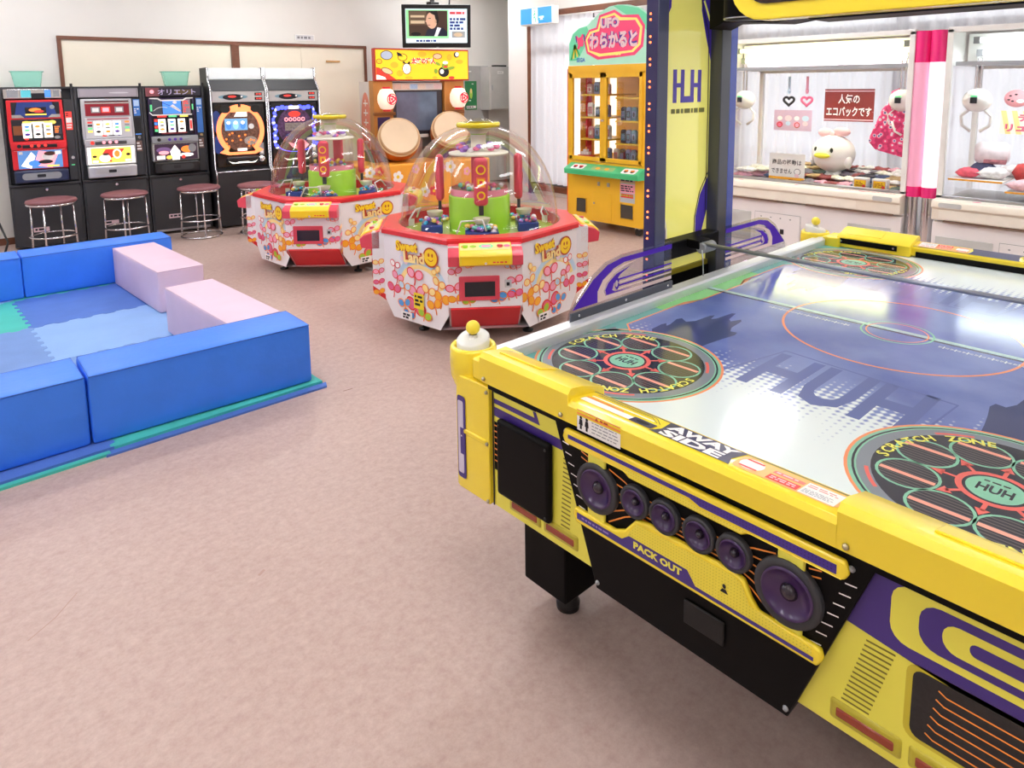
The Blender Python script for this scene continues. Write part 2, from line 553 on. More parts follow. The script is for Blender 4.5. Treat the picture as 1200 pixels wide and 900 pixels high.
# closet doors in the back wall
DOORM = M('cream_door_panel', (240, 232, 212), 0.6, vary=0.02, scale=3)
d1 = thing('door_1', 'cream sliding closet doors with brown trim behind the slot machines', 'door', (3.3, 8.6, 0)); d1['kind'] = 'structure'
g = G()
zt = 2.11
g.box((1.51, 8.565, zt - 0.035), (5.15, 8.61, zt), BROWN)
g.box((1.51, 8.565, 0), (1.545, 8.61, zt - 0.035), BROWN); g.box((5.115, 8.565, 0), (5.15, 8.61, zt - 0.035), BROWN)
g.box((3.295, 8.56, 0), (3.385, 8.61, zt - 0.035), BROWN)
g.build('door_frame', d1, 0.003, world=True)
for a, b, y in ((1.545, 2.41, 8.585), (2.395, 3.295, 8.592), (3.385, 4.21, 8.592), (4.195, 5.115, 8.585)):
    G().box((a, y, 0.02), (b, 8.609, zt - 0.035), DOORM).build('door_panel', d1, 0.002, world=True)
G().box((4.54, 8.565, 1.88), (4.74, 8.586, 1.905), M('pale_wood', (196, 150, 92), 0.5, vary=0.1)).build('door_handle', d1, 0.004, world=True)
s = thing('door_sign', 'small white sign with grey lettering on the wall above the closet doors', 'sign', (4.26, 8.6, 2.19))
G().box((-0.135, -0.012, -0.04), (0.135, 0, 0.04), PAPER).build('plate', s, 0.002)
a = Art((-0.135, -0.0125, -0.04), (1, 0, 0), (0, 0, 1)); a.rect(0.012, 0.008, 0.258, 0.072, M('pale_grey_print', (214, 214, 216), 0.6), 0)
a.bars(0.03, 0.022, 0.24, 0.058, 1, M('grey_ink', (120, 120, 124), 0.6), 1, 4, 0.8); a.build('lettering', s)
structure(G().box((X0, 8.585, 0), (1.51, 8.6, 0.07), BROWN).build('baseboard_back'))

# ceiling lamps (out of the picture; seen as streaks in the domes)
LAMPM = M('lamp_tube', (250, 252, 255), 0.4, emit=LAMP_E, vary=0)
for i, (x, y) in enumerate(LAMPS):
    t = thing('ceiling_light', 'white twin tube ceiling light above the game room floor', 'ceiling light', (x, y, CEIL), 0, 'ceiling lights')
    G().box((-0.62, -0.11, -0.06), (0.62, 0.11, 0), WHITE).build('housing', t, 0.006)
    G().box((-0.60, -0.10, -0.105), (0.60, 0.10, -0.062), LAMPM).build('diffuser', t, 0.01)

# ================================================================ soft play pen
BLUE = M('blue_vinyl', (58, 130, 246), 0.42, vary=0.06, scale=5, bump=0.12, bscale=30)
PINK = M('pink_vinyl', (228, 200, 218), 0.5, vary=0.03, scale=5, bump=0.1, bscale=30)
def soft_block(label, mat, seam, x, y, rz, L, D, H, group, z=0.025):
    """origin at the front left bottom corner"""
    t = thing('foam_block', label, 'foam block', (x, y, z), rz, group)
    n = 10
    vs = []; fs = []
    me = bpy.data.meshes.new('cushion'); bm = bmesh.new()
    bmesh.ops.create_cube(bm, size=1)
    bmesh.ops.subdivide_edges(bm, edges=bm.edges[:], cuts=6, use_grid_fill=True)
    r = random.Random(label)
    for v in bm.verts:
        p = v.co * 2
        bul = [0, 0, 0]
        for k in range(3):
            o = [i for i in range(3) if i != k]
            if abs(p[k]) > 0.99:
                bul[k] = 0.008 * (1 - p[o[0]] ** 2) * (1 - p[o[1]] ** 2) * (1 if p[k] > 0 else -1) * (0 if (k == 2 and p[k] < 0) else 1)
        v.co = Vector(((v.co.x + 0.5) * L + bul[0], (v.co.y + 0.5) * D + bul[1], (v.co.z + 0.5) * H + bul[2]))
    bm.to_mesh(me); bm.free()
    for p in me.polygons: p.use_smooth = True
    me.materials.append(mat)
    o = bpy.data.objects.new('cushion', me); COL.objects.link(o); o.parent = t
    b = o.modifiers.new('bevel', 'BEVEL'); b.width = 0.012; b.segments = 3; b.limit_method = 'ANGLE'; b.angle_limit = 0.7
    e = 0.004
    loop = [(e, -0.001, H - e), (L - e, -0.001, H - e), (L - e, D, H - e), (e, D, H - e)]
    G().tube(loop, 0.0028, seam, 6, True).build('piping', t)
    return t
BLUES = M('blue_piping', (44, 98, 190), 0.5); PINKS = M('pink_piping', (214, 184, 202), 0.5)
gb = 'blue blocks walling the soft play pen'
soft_block('long blue foam block at the near right corner of the play pen', BLUE, BLUES, 0.578, 3.335, -0.045, 1.0, 0.30, 0.31, gb)
soft_block('near edge blue foam block of the play pen, cut off by the picture edge', BLUE, BLUES, -0.43, 3.36, -0.02, 1.0, 0.30, 0.31, gb)
soft_block('long blue foam block at the far edge of the pen, before the stools', BLUE, BLUES, 0.725, 6.15, -0.035, 1.03, 0.30, 0.31, gb)
soft_block('far edge blue foam block of the pen, cut off by the picture edge', BLUE, BLUES, -0.31, 6.185, -0.035, 1.03, 0.30, 0.31, gb)
gp = 'pink blocks at the pen opening'
soft_block('pink foam block butting against the far blue block', PINK, PINKS, 1.34, 5.05, 0.03, 0.31, 1.05, 0.29, gp)
soft_block('pink foam block behind the near right blue block', PINK, PINKS, 1.29, 3.655, 0.03, 0.30, 0.97, 0.29, gp)

MATC = {'navy': M('navy_foam_mat', (78, 116, 196), 0.7, vary=0.05, bump=0.15, bscale=120), 'sky': M('sky_foam_mat', (136, 174, 228), 0.7, vary=0.04, bump=0.15, bscale=120),
        'teal': M('teal_foam_mat', (70, 190, 176), 0.7, vary=0.05, bump=0.15, bscale=120), 'slate': M('slate_foam_mat', (112, 146, 204), 0.7, vary=0.05, bump=0.15, bscale=120)}
def teeth(a, b, const, ax, amp):
    n = 14; pts = []
    if amp == 0:
        return [(a, const), (b, const)] if ax == 'x' else [(const, a), (const, b)]
    for i in range(n):
        t0 = a + (b - a) * i / n; d = (b - a) / n
        s = amp if i % 2 else -amp
        for t in (t0 + 0.15 * d, t0 + 0.85 * d):
            pts.append((t, const + s) if ax == 'x' else (const + s, t))
    return pts
xs = [-0.92, -0.14, 0.64, 1.62]; ys = [3.262, 3.78, 4.56, 5.335, 6.12, 6.5]
plan = [['teal', 'navy', 'teal'], ['sky', 'navy', 'slate'], ['navy', 'slate', 'sky'], ['sky', 'teal', 'navy'], ['teal', 'sky', 'teal']]
names = {(0, 1): 'navy foam mat under the near left blue block', (0, 2): 'teal foam mat under the near right blue block', (1, 1): 'navy foam mat just inside the near left blue block',
         (1, 2): 'slate blue foam mat beside the near pink block', (2, 1): 'slate blue foam mat at the left of the light blue mat', (2, 2): 'light blue foam mat in the middle of the pen',
         (3, 1): 'teal green foam mat before the far blue blocks', (3, 2): 'navy blue foam mat before the far blue blocks', (4, 1): 'sky blue foam mat under the far left blue block', (4, 2): 'teal foam mat under the far right blue block'}
A = 0.012
MG = 0.0012
for j in range(5):
    for i in range(1, 3):
        xa, xb, ya, yb = xs[i], xs[i + 1], ys[j], ys[j + 1]
        bot = teeth(xa, xb, ya, 'x', 0 if j == 0 else A); top = teeth(xa, xb, yb, 'x', 0 if j == 4 else A)
        lft = teeth(ya, yb, xa, 'y', A); rgt = teeth(ya, yb, xb, 'y', 0 if i == 2 else A)
        pts = bot + rgt + top[::-1] + lft[::-1]
        cx, cyy = (xa + xb) / 2, (ya + yb) / 2
        q = []
        for p in pts:
            if not q or math.hypot(p[0] - q[-1][0], p[1] - q[-1][1]) > 1e-5: q.append(p)
        q = [((p[0] - cx) * (1 - MG) + cx, (p[1] - cyy) * (1 - MG) + cyy) for p in q]
        o = G().prism(q, 'z', 0.0, 0.022 + 0.0015 * ((i + j) % 2), MATC[plan[j][i]]).build('foam_mat')
        tag(o, names[(j, i)], 'mat', 'foam mats of the play pen')
o = G().box((-0.2, 3.235, 0), (0.62, 3.285, 0.012), MATC['teal']).build('foam_edge_strip'); tag(o, 'thin teal foam strip along the floor at the near left of the pen', 'foam strip')
o = G().prism([(0.60, 3.225), (1.62, 3.215), (1.64, 3.262), (0.62, 3.262)], 'z', 0, 0.010, MATC['navy']).build('foam_edge_strip'); tag(o, 'thin blue foam strip along the floor at the near right of the pen', 'foam strip')

# ================================================================ slot machines, pachinko, stools
def F(o, w=None):                                   # print plane facing the front (-y) of a local frame
    return Art(o, (1, 0, 0), (0, 0, 1))
LOCK = CHROME
def glow(name, c, e=1.0):
    return M(name, c, 0.4, emit=e, vary=0)
SCRW = glow('lit_white_panel', (255, 250, 240), 0.9)
SCRB = glow('lit_blue_panel', (70, 130, 220), 0.8)
SCRY = glow('lit_yellow_panel', (255, 214, 90), 0.9)
SCRO = glow('lit_orange_panel', (255, 130, 50), 1.0)
SCRR = glow('lit_red_panel', (226, 60, 50), 0.7)
SCRP = glow('lit_pink_panel', (255, 160, 170), 0.9)
SCRG = glow('lit_green_panel', (90, 200, 130), 0.7)
SCRK = M('dark_screen', (18, 20, 34), 0.15, coat=0.5)
SCRN = glow('lit_navy_panel', (30, 50, 110), 0.5)
PURPLE = M('purple_print', (84, 46, 160), 0.4, vary=0)
def slot_machine(style, label, x, y, rz):
    w = 0.597; H = 1.583
    t = thing('slot_machine', label, 'slot machine', (x, y, 0), rz, 'slot machines along the back wall')
    g = G()
    g.box((0, 0.02, 0.03), (w, 0.42, 0.638), DARK)
    g.box((0, 0.03, 0.638), (0.022, 0.42, H), DARK); g.box((w - 0.022, 0.03, 0.638), (w, 0.42, H), DARK)
    g.box((0.022, 0.10, 0.638), (w - 0.022, 0.42, H), DARK); g.box((0, 0.03, H - 0.02), (w, 0.42, H), DARK)
    g.box((0.0, 0.0, 0.625), (w, 0.1, 0.645), DARK)
    g.build('cabinet', t, 0.004)
    d = G().box((0.02, 0.006, 0.05), (w - 0.02, 0.022, 0.612), DARK).build('lower_door', t, 0.004)
    G().cyl((0.30, 0.0065, 0.585), 0.013, 0.01, CHROME, 12, 'y').build('lock', d)
    a = F((0.16, 0.0055, 0.17)); a.rect(0, 0, 0.13, 0.045, M('pale_pink_label', (226, 196, 204), 0.6)); a.bars(0.012, 0.012, 0.12, 0.036, 1, INK, 1, style, 0.8)
    a.build('sticker', d)
    G().box((0.03, 0.004, 0.03), (w - 0.03, 0.012, 0.055), STEEL if style == 3 else DARK).build('kick_plate', d)
    # hinges on the right edge
    for z in (0.60, 1.57): G().cyl((w - 0.012, 0.012, z), 0.012, 0.045, BLACK, 10).build('hinge', t)
    # right strip with card unit
    s = G().box((0.505, 0.032, 0.66), (w - 0.022, 0.1, 1.46), DARK).build('side_strip', t, 0.003)
    a = F((0.505, 0.0315, 0.66))
    if style == 1:
        a.rect(0.008, 0.50, 0.062, 0.68, SCRR); a.rect(0.012, 0.57, 0.058, 0.62, PAPER, 1); a.bars(0.012, 0.63, 0.058, 0.67, 2, INK, 1, 3); a.bars(0.012, 0.51, 0.058, 0.56, 2, PAPER, 1, 5)
        a.rect(0.022, 0.145, 0.05, 0.155, SCRG, 1)
    else:
        a.rect(0.006, 0.42 if style == 3 else 0.62, 0.066, 0.79, M('blue_card_print', (60, 120, 200), 0.5)); a.rect(0.012, 0.72, 0.06, 0.78, M('pale_blue_print', (180, 206, 236), 0.5), 1)
        a.bars(0.012, 0.64, 0.06, 0.70, 3, PAPER, 1, 8); a.rect(0.008, 0.25, 0.06, 0.36, M('brown_print', (120, 90, 80), 0.5)); a.bars(0.012, 0.26, 0.056, 0.35, 3, PAPER, 1, 9)
        if style == 2: a.rect(0.006, 0.44, 0.064, 0.60, BLACK); a.rect(0.008, 0.425, 0.062, 0.433, SCRB)
    a.build('card_print', s)
    G().cyl((0.545, 0.031, 0.66 + 0.395 - (0.17 if style == 1 else 0)), 0.016, 0.012, CHROME, 12, 'y').build('coin_knob', s)
    # header
    hm = {1: CHROME, 2: M('grey_header', (150, 146, 150), 0.35), 3: M('dark_header', (36, 28, 44), 0.4)}[style]
    h = G().box((0.03, 0.028, 1.475), (w - 0.10 if style == 1 else w - 0.03, 0.1, 1.565), hm).build('header', t, 0.004)
    a = F((0.03, 0.0275, 1.475))
    if style == 1:
        a.rect(0.03, 0.015, 0.12, 0.08, GREY); a.rect(0.14, 0.01, 0.22, 0.08, M('teal_lamp', (90, 190, 200), 0.3, emit=0.3)); a.rect(0.22, 0.0, 0.33, 0.05, SCRK, 1); a.rect(0.33, 0.01, 0.38, 0.08, SCRB); a.rect(0.40, 0.015, 0.45, 0.08, GREY)
    if style == 2:
        a.rect(0.02, 0.01, 0.517, 0.08, M('mauve_header', (168, 160, 168), 0.3), 0); a.ell(0.36, 0.045, 0.09, 0.008, M('pale_glint', (206, 202, 206), 0.3), 1)
    if style == 3:
        a.rect(0.0, 0.0, 0.13, 0.09, M('maroon_print', (130, 70, 76), 0.4)); a.ell(0.06, 0.05, 0.02, 0.02, SCRP, 1); a.rect(0.28, 0.02, 0.46, 0.07, M('brown_gold_print', (96, 76, 40), 0.4))
        a.text('オリエント', 0.30, 0.045, 0.058, M('lilac_print', (198, 190, 226), 0.4), 2, width=0.37, offset=0.012)
    a.build('header_print', h)
    # the game unit: bezel sloping slightly
    bz = {1: RED, 2: M('silver_plastic', (206, 206, 210), 0.25, 0.4), 3: M('dark_purple_plastic', (44, 30, 66), 0.3)}[style]
    g = G()
    g.prism([(0.045, 1.46), (0.495, 1.46), (0.505, 1.10), (0.505, 1.0), (0.045, 1.0), (0.04, 1.10)], 'y', 0.02, 0.1, bz)
    g.box((0.05, 0.0, 0.79), (0.50, 0.1, 0.985), bz if style != 3 else M('grey_frame', (160, 158, 156), 0.4))
    g.box((0.05, -0.03, 0.985), (0.50, 0.1, 1.055), bz if style != 3 else GREY)
    g.build('bezel', t, 0.006)
    # upper display
    dp = G().box((0.08, 0.016, 1.29), (0.47, 0.03, 1.44), SCRK).build('display', t, 0.003)
    a = F((0.08, 0.0155, 1.29))
    if style == 1:
        a.poly([(0.02, 0), (0.37, 0), (0.33, 0.15), (0.05, 0.15)], SCRN); a.rect(0.11, 0.02, 0.28, 0.10, SCRK, 1); a.ell(0.19, 0.075, 0.05, 0.018, SCRO, 2); a.ell(0.22, 0.06, 0.04, 0.012, SCRR, 3); a.rect(0.11, 0.025, 0.28, 0.037, SCRY, 2); a.ell(0.33, 0.1, 0.02, 0.02, GREY, 2)
        a.poly([(0.0, 0.0), (0.1, 0.0), (0.07, 0.03), (0.0, 0.03)], CHROME, 3); a.poly([(0.29, 0.0), (0.39, 0.0), (0.39, 0.03), (0.32, 0.03)], CHROME, 3)
    elif style == 2:
        a.rect(0.0, 0.0, 0.39, 0.14, M('wine_panel', (150, 28, 44), 0.3)); a.rect(0.0, 0.12, 0.39, 0.135, CHROME, 1)
        for k, xx in enumerate((0.05, 0.14, 0.26)): a.rect(xx, 0.03, xx + 0.08, 0.09, (GREY, SCRR, GREY)[k], 1); a.rect(xx + 0.012, 0.04, xx + 0.068, 0.08, (PAPER, SCRP, PAPER)[k], 2)
    else:
        a.rect(0.1, 0.0, 0.28, 0.15, SCRB); a.poly([(0.17, 0.08), (0.2, 0.1), (0.28, 0.03), (0.26, 0.02)], PAPER, 1); a.stroke([(0.10, 0.12), (0.28, 0.03)], 0.006, SCRN, 1); a.ell(0.22, 0.12, 0.02, 0.015, PAPER, 1)
        a.rect(0.29, 0.0, 0.37, 0.15, M('grey_rose_print', (160, 140, 150), 0.4)); a.bars(0.30, 0.01, 0.36, 0.14, 6, SCRR, 1, 3); a.rect(0.0, 0.0, 0.095, 0.15, M('slate_print', (70, 74, 84), 0.3)); a.arc(0.1, -0.05, 0.12, 0.125, PAPER, 2, 1.2, 2.4)
        a.rect(-0.02, 0.03, 0.0, 0.1, SCRG, 1); a.rect(0.385, 0.04, 0.4, 0.1, SCRG, 1)
        a.poly([(-0.02, 0.17), (0.06, 0.17), (0.09, 0.15), (0.30, 0.15), (0.33, 0.17), (0.4, 0.17), (0.4, 0.16), (0.335, 0.155), (0.305, 0.135), (0.085, 0.135), (0.055, 0.155), (-0.02, 0.16)], PAPER, 3)
        a.stroke([(-0.03, 0.02), (0.0, -0.01), (0.38, -0.01)], 0.012, PAPER, 3)
    a.build('display_print', dp)
    # reels
    rb = G().box((0.07, 0.014, 1.065), (0.48, 0.03, 1.275), SCRK).build('reel_window', t, 0.003)
    a = F((0.07, 0.0135, 1.065))
    if style == 1:
        a.rect(0.09, 0.165, 0.34, 0.19, SCRY); a.ell(0.12, 0.178, 0.03, 0.016, SCRY, 1); a.ell(0.33, 0.178, 0.03, 0.018, SCRY, 1); a.rect(0.16, 0.17, 0.26, 0.183, SCRW, 2)
        a.rect(0.01, 0.06, 0.09, 0.15, M('rust_print', (140, 80, 40), 0.4)); a.rect(0.34, 0.06, 0.40, 0.15, M('dark_grey_print', (60, 60, 70), 0.4)); a.bars(0.345, 0.07, 0.395, 0.14, 4, SCRO, 1, 5)
        a.ell(0.11, 0.02, 0.018, 0.01, SCRR, 1); a.ell(0.31, 0.05, 0.012, 0.008, SCRR, 1); a.ell(0.36, 0.03, 0.025, 0.015, CHROME, 1); a.rect(0.15, 0.025, 0.28, 0.05, M('dark_green_print', (40, 70, 60), 0.4), 1)
    elif style == 2:
        a.rect(0.0, 0.0, 0.41, 0.21, M('pale_silver_print', (206, 204, 206), 0.3)); a.rect(0.02, 0.185, 0.39, 0.2, M('rose_print', (190, 120, 130), 0.4), 1)
        for k in range(4): a.rect(0.02, 0.06 + k * 0.03, 0.06, 0.078 + k * 0.03, (SCRY, SCRG, INK, SCRR)[k], 1); a.rect(0.35, 0.06 + k * 0.03, 0.39, 0.078 + k * 0.03, (SCRY, SCRG, GREY, SCRO)[k], 1)
        a.rect(0.14, 0.015, 0.18, 0.03, SCRR, 1); a.rect(0.2, 0.02, 0.25, 0.03, INK, 1); a.rect(0.28, 0.02, 0.3, 0.03, PURPLE, 1)
    else:
        a.rect(0.05, 0.19, 0.14, 0.21, SCRR, 1); a.rect(0.16, 0.19, 0.24, 0.21, SCRG, 1); a.rect(0.27, 0.19, 0.35, 0.21, SCRY, 1)
        for k in range(4): a.rect(0.02, 0.04 + k * 0.035, 0.05, 0.068 + k * 0.035, (SCRG, SCRR, SCRB, SCRR)[k], 1)
        a.rect(0.36, 0.04, 0.39, 0.17, PAPER, 1); a.rect(0.365, 0.06, 0.385, 0.15, SCRR, 2); a.rect(0.08, 0.012, 0.33, 0.03, M('maroon_strip', (120, 30, 40), 0.4), 1)
    a.build('reel_print', rb)
    for k in range(3):
        xx = 0.155 + 0.085 * k if style == 1 else (0.145 + 0.083 * k if style == 2 else 0.125 + 0.095 * k)
        rl = G()
        n = 6
        for i in range(n):
            a0, a1 = -0.24 + 0.48 * i / n, -0.24 + 0.48 * (i + 1) / n
            R = 0.30
            rl.add([(xx, 0.304 - R * math.cos(a0), 1.165 + R * math.sin(a0)), (xx + 0.072, 0.304 - R * math.cos(a0), 1.165 + R * math.sin(a0)), (xx + 0.072, 0.304 - R * math.cos(a1), 1.165 + R * math.sin(a1)), (xx, 0.304 - R * math.cos(a1), 1.165 + R * math.sin(a1))], [(0, 1, 2, 3)], SCRW, True)
        ro = rl.build('reel', t)
        a = F((xx, 0.0035, 1.10))
        a.ell(0.036, 0.105, 0.022, 0.012, (SCRY, SCRB, SCRO)[(k + style) % 3]); a.ell(0.036, 0.07, 0.024, 0.009, (GREY, SCRG, SCRP)[(k + style) % 3]); a.ell(0.036, 0.03, 0.022, 0.012, (SCRO, PURPLE, INK)[(k + style) % 3])
        a.build('reel_symbols', ro)
    # control ledge: lever, three stop buttons
    cl = {1: BLACK, 2: M('charcoal_ledge', (70, 68, 70), 0.3), 3: GREY}[style]
    cp = G().prism([(-0.035, 1.0), (-0.035, 1.03), (0.03, 1.06), (0.03, 0.99)], 'x', 0.14, 0.42, cl).build('control_ledge', t, 0.003)
    for k in range(3):
        G().cyl((0.215 + 0.055 * k, -0.034, 1.022), 0.015, 0.012, SCRR if style == 1 else (SCRP if style == 2 else PURPLE), 12, 'y').build('stop_button', cp)
    G().cyl((0.115, -0.028, 1.022), 0.018, 0.014, SCRR if style == 2 else BLACK, 12, 'y').build('start_lever', cp)
    # lower art panel
    lp = G().box((0.065, -0.008, 0.80), (0.485, 0.02, 0.975), SCRW).build('art_panel', t, 0.003)
    a = F((0.065, -0.0085, 0.80))
    r = random.Random(style * 11)
    if style == 1:
        a.rect(0, 0, 0.42, 0.175, M('art_blue', (90, 140, 200), 0.4, emit=0.5)); a.poly([(0.05, 0.03), (0.14, 0.16), (0.17, 0.12), (0.13, 0.0)], SCRW, 1); a.poly([(0.2, 0.17), (0.36, 0.14), (0.3, 0.0), (0.15, 0.03)], SCRP, 1)
        a.ell(0.27, 0.11, 0.05, 0.035, PAPER, 2); a.ell(0.25, 0.06, 0.06, 0.02, INK, 3); a.ell(0.29, 0.14, 0.05, 0.02, M('art_brown', (90, 50, 40), 0.5), 3); a.rect(0.26, 0.01, 0.36, 0.025, SCRY, 3); a.rect(0.0, 0.0, 0.03, 0.175, RED, 3); a.rect(0.39, 0.0, 0.42, 0.175, RED, 3)
        a.rect(0.33, 0.13, 0.38, 0.16, SCRW, 3); a.rect(0.04, 0.14, 0.07, 0.165, PAPER, 3); a.ell(0.16, 0.05, 0.05, 0.03, SCRB, 2)
    elif style == 2:
        a.rect(0.03, 0.01, 0.39, 0.165, SCRY); a.poly([(0.12, 0.09), (0.16, 0.15), (0.33, 0.15), (0.28, 0.08), (0.2, 0.06)], SCRR, 1); a.ell(0.26, 0.10, 0.04, 0.05, SCRW, 2); a.ell(0.26, 0.10, 0.025, 0.035, SCRO, 3); a.ell(0.15, 0.06, 0.05, 0.04, SCRW, 2)
        a.ell(0.16, 0.10, 0.03, 0.012, M('art_brown', (90, 50, 40), 0.5), 4); a.ell(0.06, 0.08, 0.02, 0.012, INK, 3); a.ell(0.36, 0.09, 0.02, 0.014, INK, 3); a.rect(0.04, 0.02, 0.09, 0.04, SCRW, 3); a.rect(0.33, 0.02, 0.38, 0.04, SCRW, 3); a.ell(0.2, 0.03, 0.012, 0.01, SCRR, 3)
    else:
        a.rect(0, 0, 0.42, 0.175, M('art_dark', (60, 40, 60), 0.4, emit=0.3)); a.ell(0.09, 0.11, 0.07, 0.03, M('art_violet', (120, 90, 140), 0.4, emit=0.4), 1); a.ell(0.09, 0.08, 0.05, 0.02, SCRP, 2); a.poly([(0.17, 0.0), (0.15, 0.09), (0.2, 0.16), (0.25, 0.09), (0.24, 0.0)], SCRW, 1)
        a.ell(0.32, 0.11, 0.06, 0.035, SCRO, 1); a.ell(0.37, 0.12, 0.04, 0.045, GREY, 2); a.ell(0.31, 0.05, 0.07, 0.02, SCRW, 2); a.rect(0.02, 0.01, 0.1, 0.05, SCRW, 2); a.ell(0.14, 0.03, 0.03, 0.02, SCRY, 3); a.ell(0.28, 0.03, 0.02, 0.02, SCRR, 3)
    a.build('panel_print', lp)
    tr = G().box((0.055, -0.055, 0.665), (0.495, 0.08, 0.785), {1: M('navy_tray', (40, 48, 78), 0.3), 2: M('silver_plastic', (206, 206, 210), 0.25), 3: BLACK}[style]).build('coin_tray', t, 0.014, 3)
    a = F((0.055, -0.0558, 0.665)); a.rrect(0.06, 0.03, 0.38, 0.095, 0.03, {1: GREY, 2: M('tray_grey', (170, 168, 170), 0.4), 3: DARK}[style], 0); a.rrect(0.18, 0.05, 0.25, 0.08, 0.008, BLACK, 1); a.build('tray_mouth', tr)
    return t
SR = -0.146
cs, sn = math.cos(SR), math.sin(SR)
slab = ['red framed slot machine with a green tub on top, leftmost of the row',
        'silver framed slot machine with a plain grey header, between two other slot machines',
        'dark purple slot machine with white Japanese letters on its header']
for k in range(3):
    slot_machine(k + 1, slab[k], 0.925 + 0.604 * k * cs, 8.155 + 0.604 * k * sn, SR)

def pachinko(style, label, x, y, rz):
    w = 0.60
    t = thing('pachinko_machine', label, 'pachinko machine', (x, y, 0), rz, 'pachinko machines beside the slot machines')
    prof = [(0.42, 0.0), (-0.03, 0.0), (-0.115, 0.60), (-0.115, 0.645), (-0.06, 0.675), (-0.07, 1.53), (0.05, 1.645), (0.05, 1.78), (0.42, 1.78)]
    for s, x0, x1 in ((0, 0, 0.02), (1, w - 0.02, w)):
        G().prism(prof, 'x', x0, x1, DARK).build('side_panel', t)
    g = G()
    g.tube([(0.008, p[0] - 0.004, p[1]) for p in prof[1:8]], 0.009, CHROME, 6)
    g.build('edge_trim', t)
    G().tube([(w - 0.008, p[0] - 0.004, p[1]) for p in prof[1:8]], 0.009, CHROME, 6).build('edge_trim', t)
    g = G()
    g.prism([(0.42, 0.02), (-0.02, 0.02), (-0.10, 0.60), (-0.10, 0.635), (0.0, 0.66), (0.0, 1.52), (0.07, 1.64), (0.42, 1.64)], 'x', 0.02, w - 0.02, DARK)
    g.build('cabinet', t)
    G().box((0.02, 0.052, 1.65), (w - 0.02, 0.40, 1.775), M('frosted_header', (226, 232, 232), 0.4, emit=0.15)).build('header', t, 0.004)
    G().prism([(-0.062, 1.525), (-0.05, 1.525), (0.068, 1.645), (0.052, 1.645)], 'x', 0.02, w - 0.02, M('black_visor', (34, 34, 36), 0.5)).build('visor', t)
    G().tube([(0.02, -0.112, 0.64), (w - 0.02, -0.112, 0.64)], 0.009, CHROME, 6).build('ledge_trim', t)
    c = G().box((0.02, -0.058, 1.40), (w - 0.02, 0.0, 1.52), M('silver_console', (196, 194, 192), 0.3, 0.3)).build('console', t, 0.003)
    a = F((0.02, -0.0585, 1.40)); a.ell(0.22, 0.058, 0.155, 0.026, M('teal_grey_print', (120, 160, 176), 0.3)); a.ell(0.22, 0.055, 0.11, 0.034, SCRK, 1, 16); a.ell(0.21, 0.062, 0.045, 0.012, SCRR, 2); a.rect(0.30, 0.05, 0.32, 0.07, PAPER, 2)
    for z in (0.02, 0.07): a.rect(0.45, z, 0.53, z + 0.032, SCRK, 1); a.bars(0.465, z + 0.006, 0.525, z + 0.026, 1, SCRR, 2, 3, 0.8)
    a.build('console_print', c)
    gl = G().box((0.035, -0.052, 0.69), (w - 0.035, 0.0, 1.385), M('black_game_board', (20, 18, 24), 0.2, coat=0.4)).build('game_board', t, 0.003)
    a = F((0.035, -0.0525, 0.69))
    W2 = 0.265
    OR = M('orange_lamp_ring', (255, 128, 76), 0.4, emit=2.0, vary=0); BL = M('blue_lamp_ring', (70, 80, 255), 0.4, emit=2.6, vary=0)
    MID = M('board_brown', (120, 84, 70), 0.25, vary=0.5, scale=40); MIDP = M('board_plum', (86, 58, 96), 0.25, vary=0.5, scale=40)
    r = random.Random(style)
    if style == 1:
        a.ell(0.02, 0.5, 0.05, 0.12, SCRN, 0); a.ell(0.02, 0.25, 0.05, 0.1, SCRN, 0)
        a.arc(W2, 0.40, 0.205, 0.255, OR, 1, 0.52 * PI, 1.30 * PI, 22, 1.12); a.arc(W2, 0.40, 0.205, 0.255, OR, 1, -0.30 * PI, 0.48 * PI, 22, 1.12)
        a.ell(W2, 0.40, 0.205, 0.235, MID, 2, 28); a.poly([(0.13, 0.655), (0.40, 0.655), (0.36, 0.60), (0.17, 0.60)], OR, 3)
        a.ell(0.115, 0.635, 0.055, 0.045, BLACK, 4); a.ell(0.435, 0.635, 0.055, 0.045, BLACK, 4)
        a.rect(0.10, 0.40, 0.34, 0.53, M('board_screen', (120, 170, 210), 0.2, emit=0.6), 4)
        for k in range(3): a.ell(0.14 + 0.075 * k, 0.46, 0.03, 0.05, (SCRB, M('sea_lamp', (150, 210, 220), 0.3, emit=0.6), SCRB)[k], 5); a.ell(0.14 + 0.075 * k, 0.485, 0.02, 0.018, SCRW, 6)
        a.poly([(0.20, 0.55), (0.23, 0.60), (0.34, 0.60), (0.34, 0.55)], SCRW, 5); a.ell(0.38, 0.44, 0.03, 0.03, PAPER, 5)
        for k in range(14): a.ell(r.uniform(0.10, 0.42), r.uniform(0.22, 0.38), 0.012, 0.012, SCRO, 5, 8); 
        a.ell(W2 + 0.1, 0.28, 0.07, 0.05, M('silver_lace', (170, 160, 150), 0.3, vary=0.4, scale=80), 4)
        a.poly([(0.09, 0.20), (0.03, 0.16), (0.12, 0.13), (0.41, 0.13), (0.50, 0.17), (0.44, 0.21), (0.40, 0.16), (0.14, 0.16)], OR, 6); a.rect(0.22, 0.17, 0.32, 0.20, SCRW, 6)
    else:
        for k in range(26):
            for sx in (0.035, 0.495): a.ell(sx + r.uniform(-0.02, 0.02), 0.18 + 0.018 * k, r.uniform(0.010, 0.022), r.uniform(0.010, 0.022), BL if k % 4 else SCRW, 2, 8)
        for k in range(8): a.ell(0.08 + 0.05 * k, 0.63 + 0.01 * (k % 2), 0.03, 0.026, BL, 1, 10)
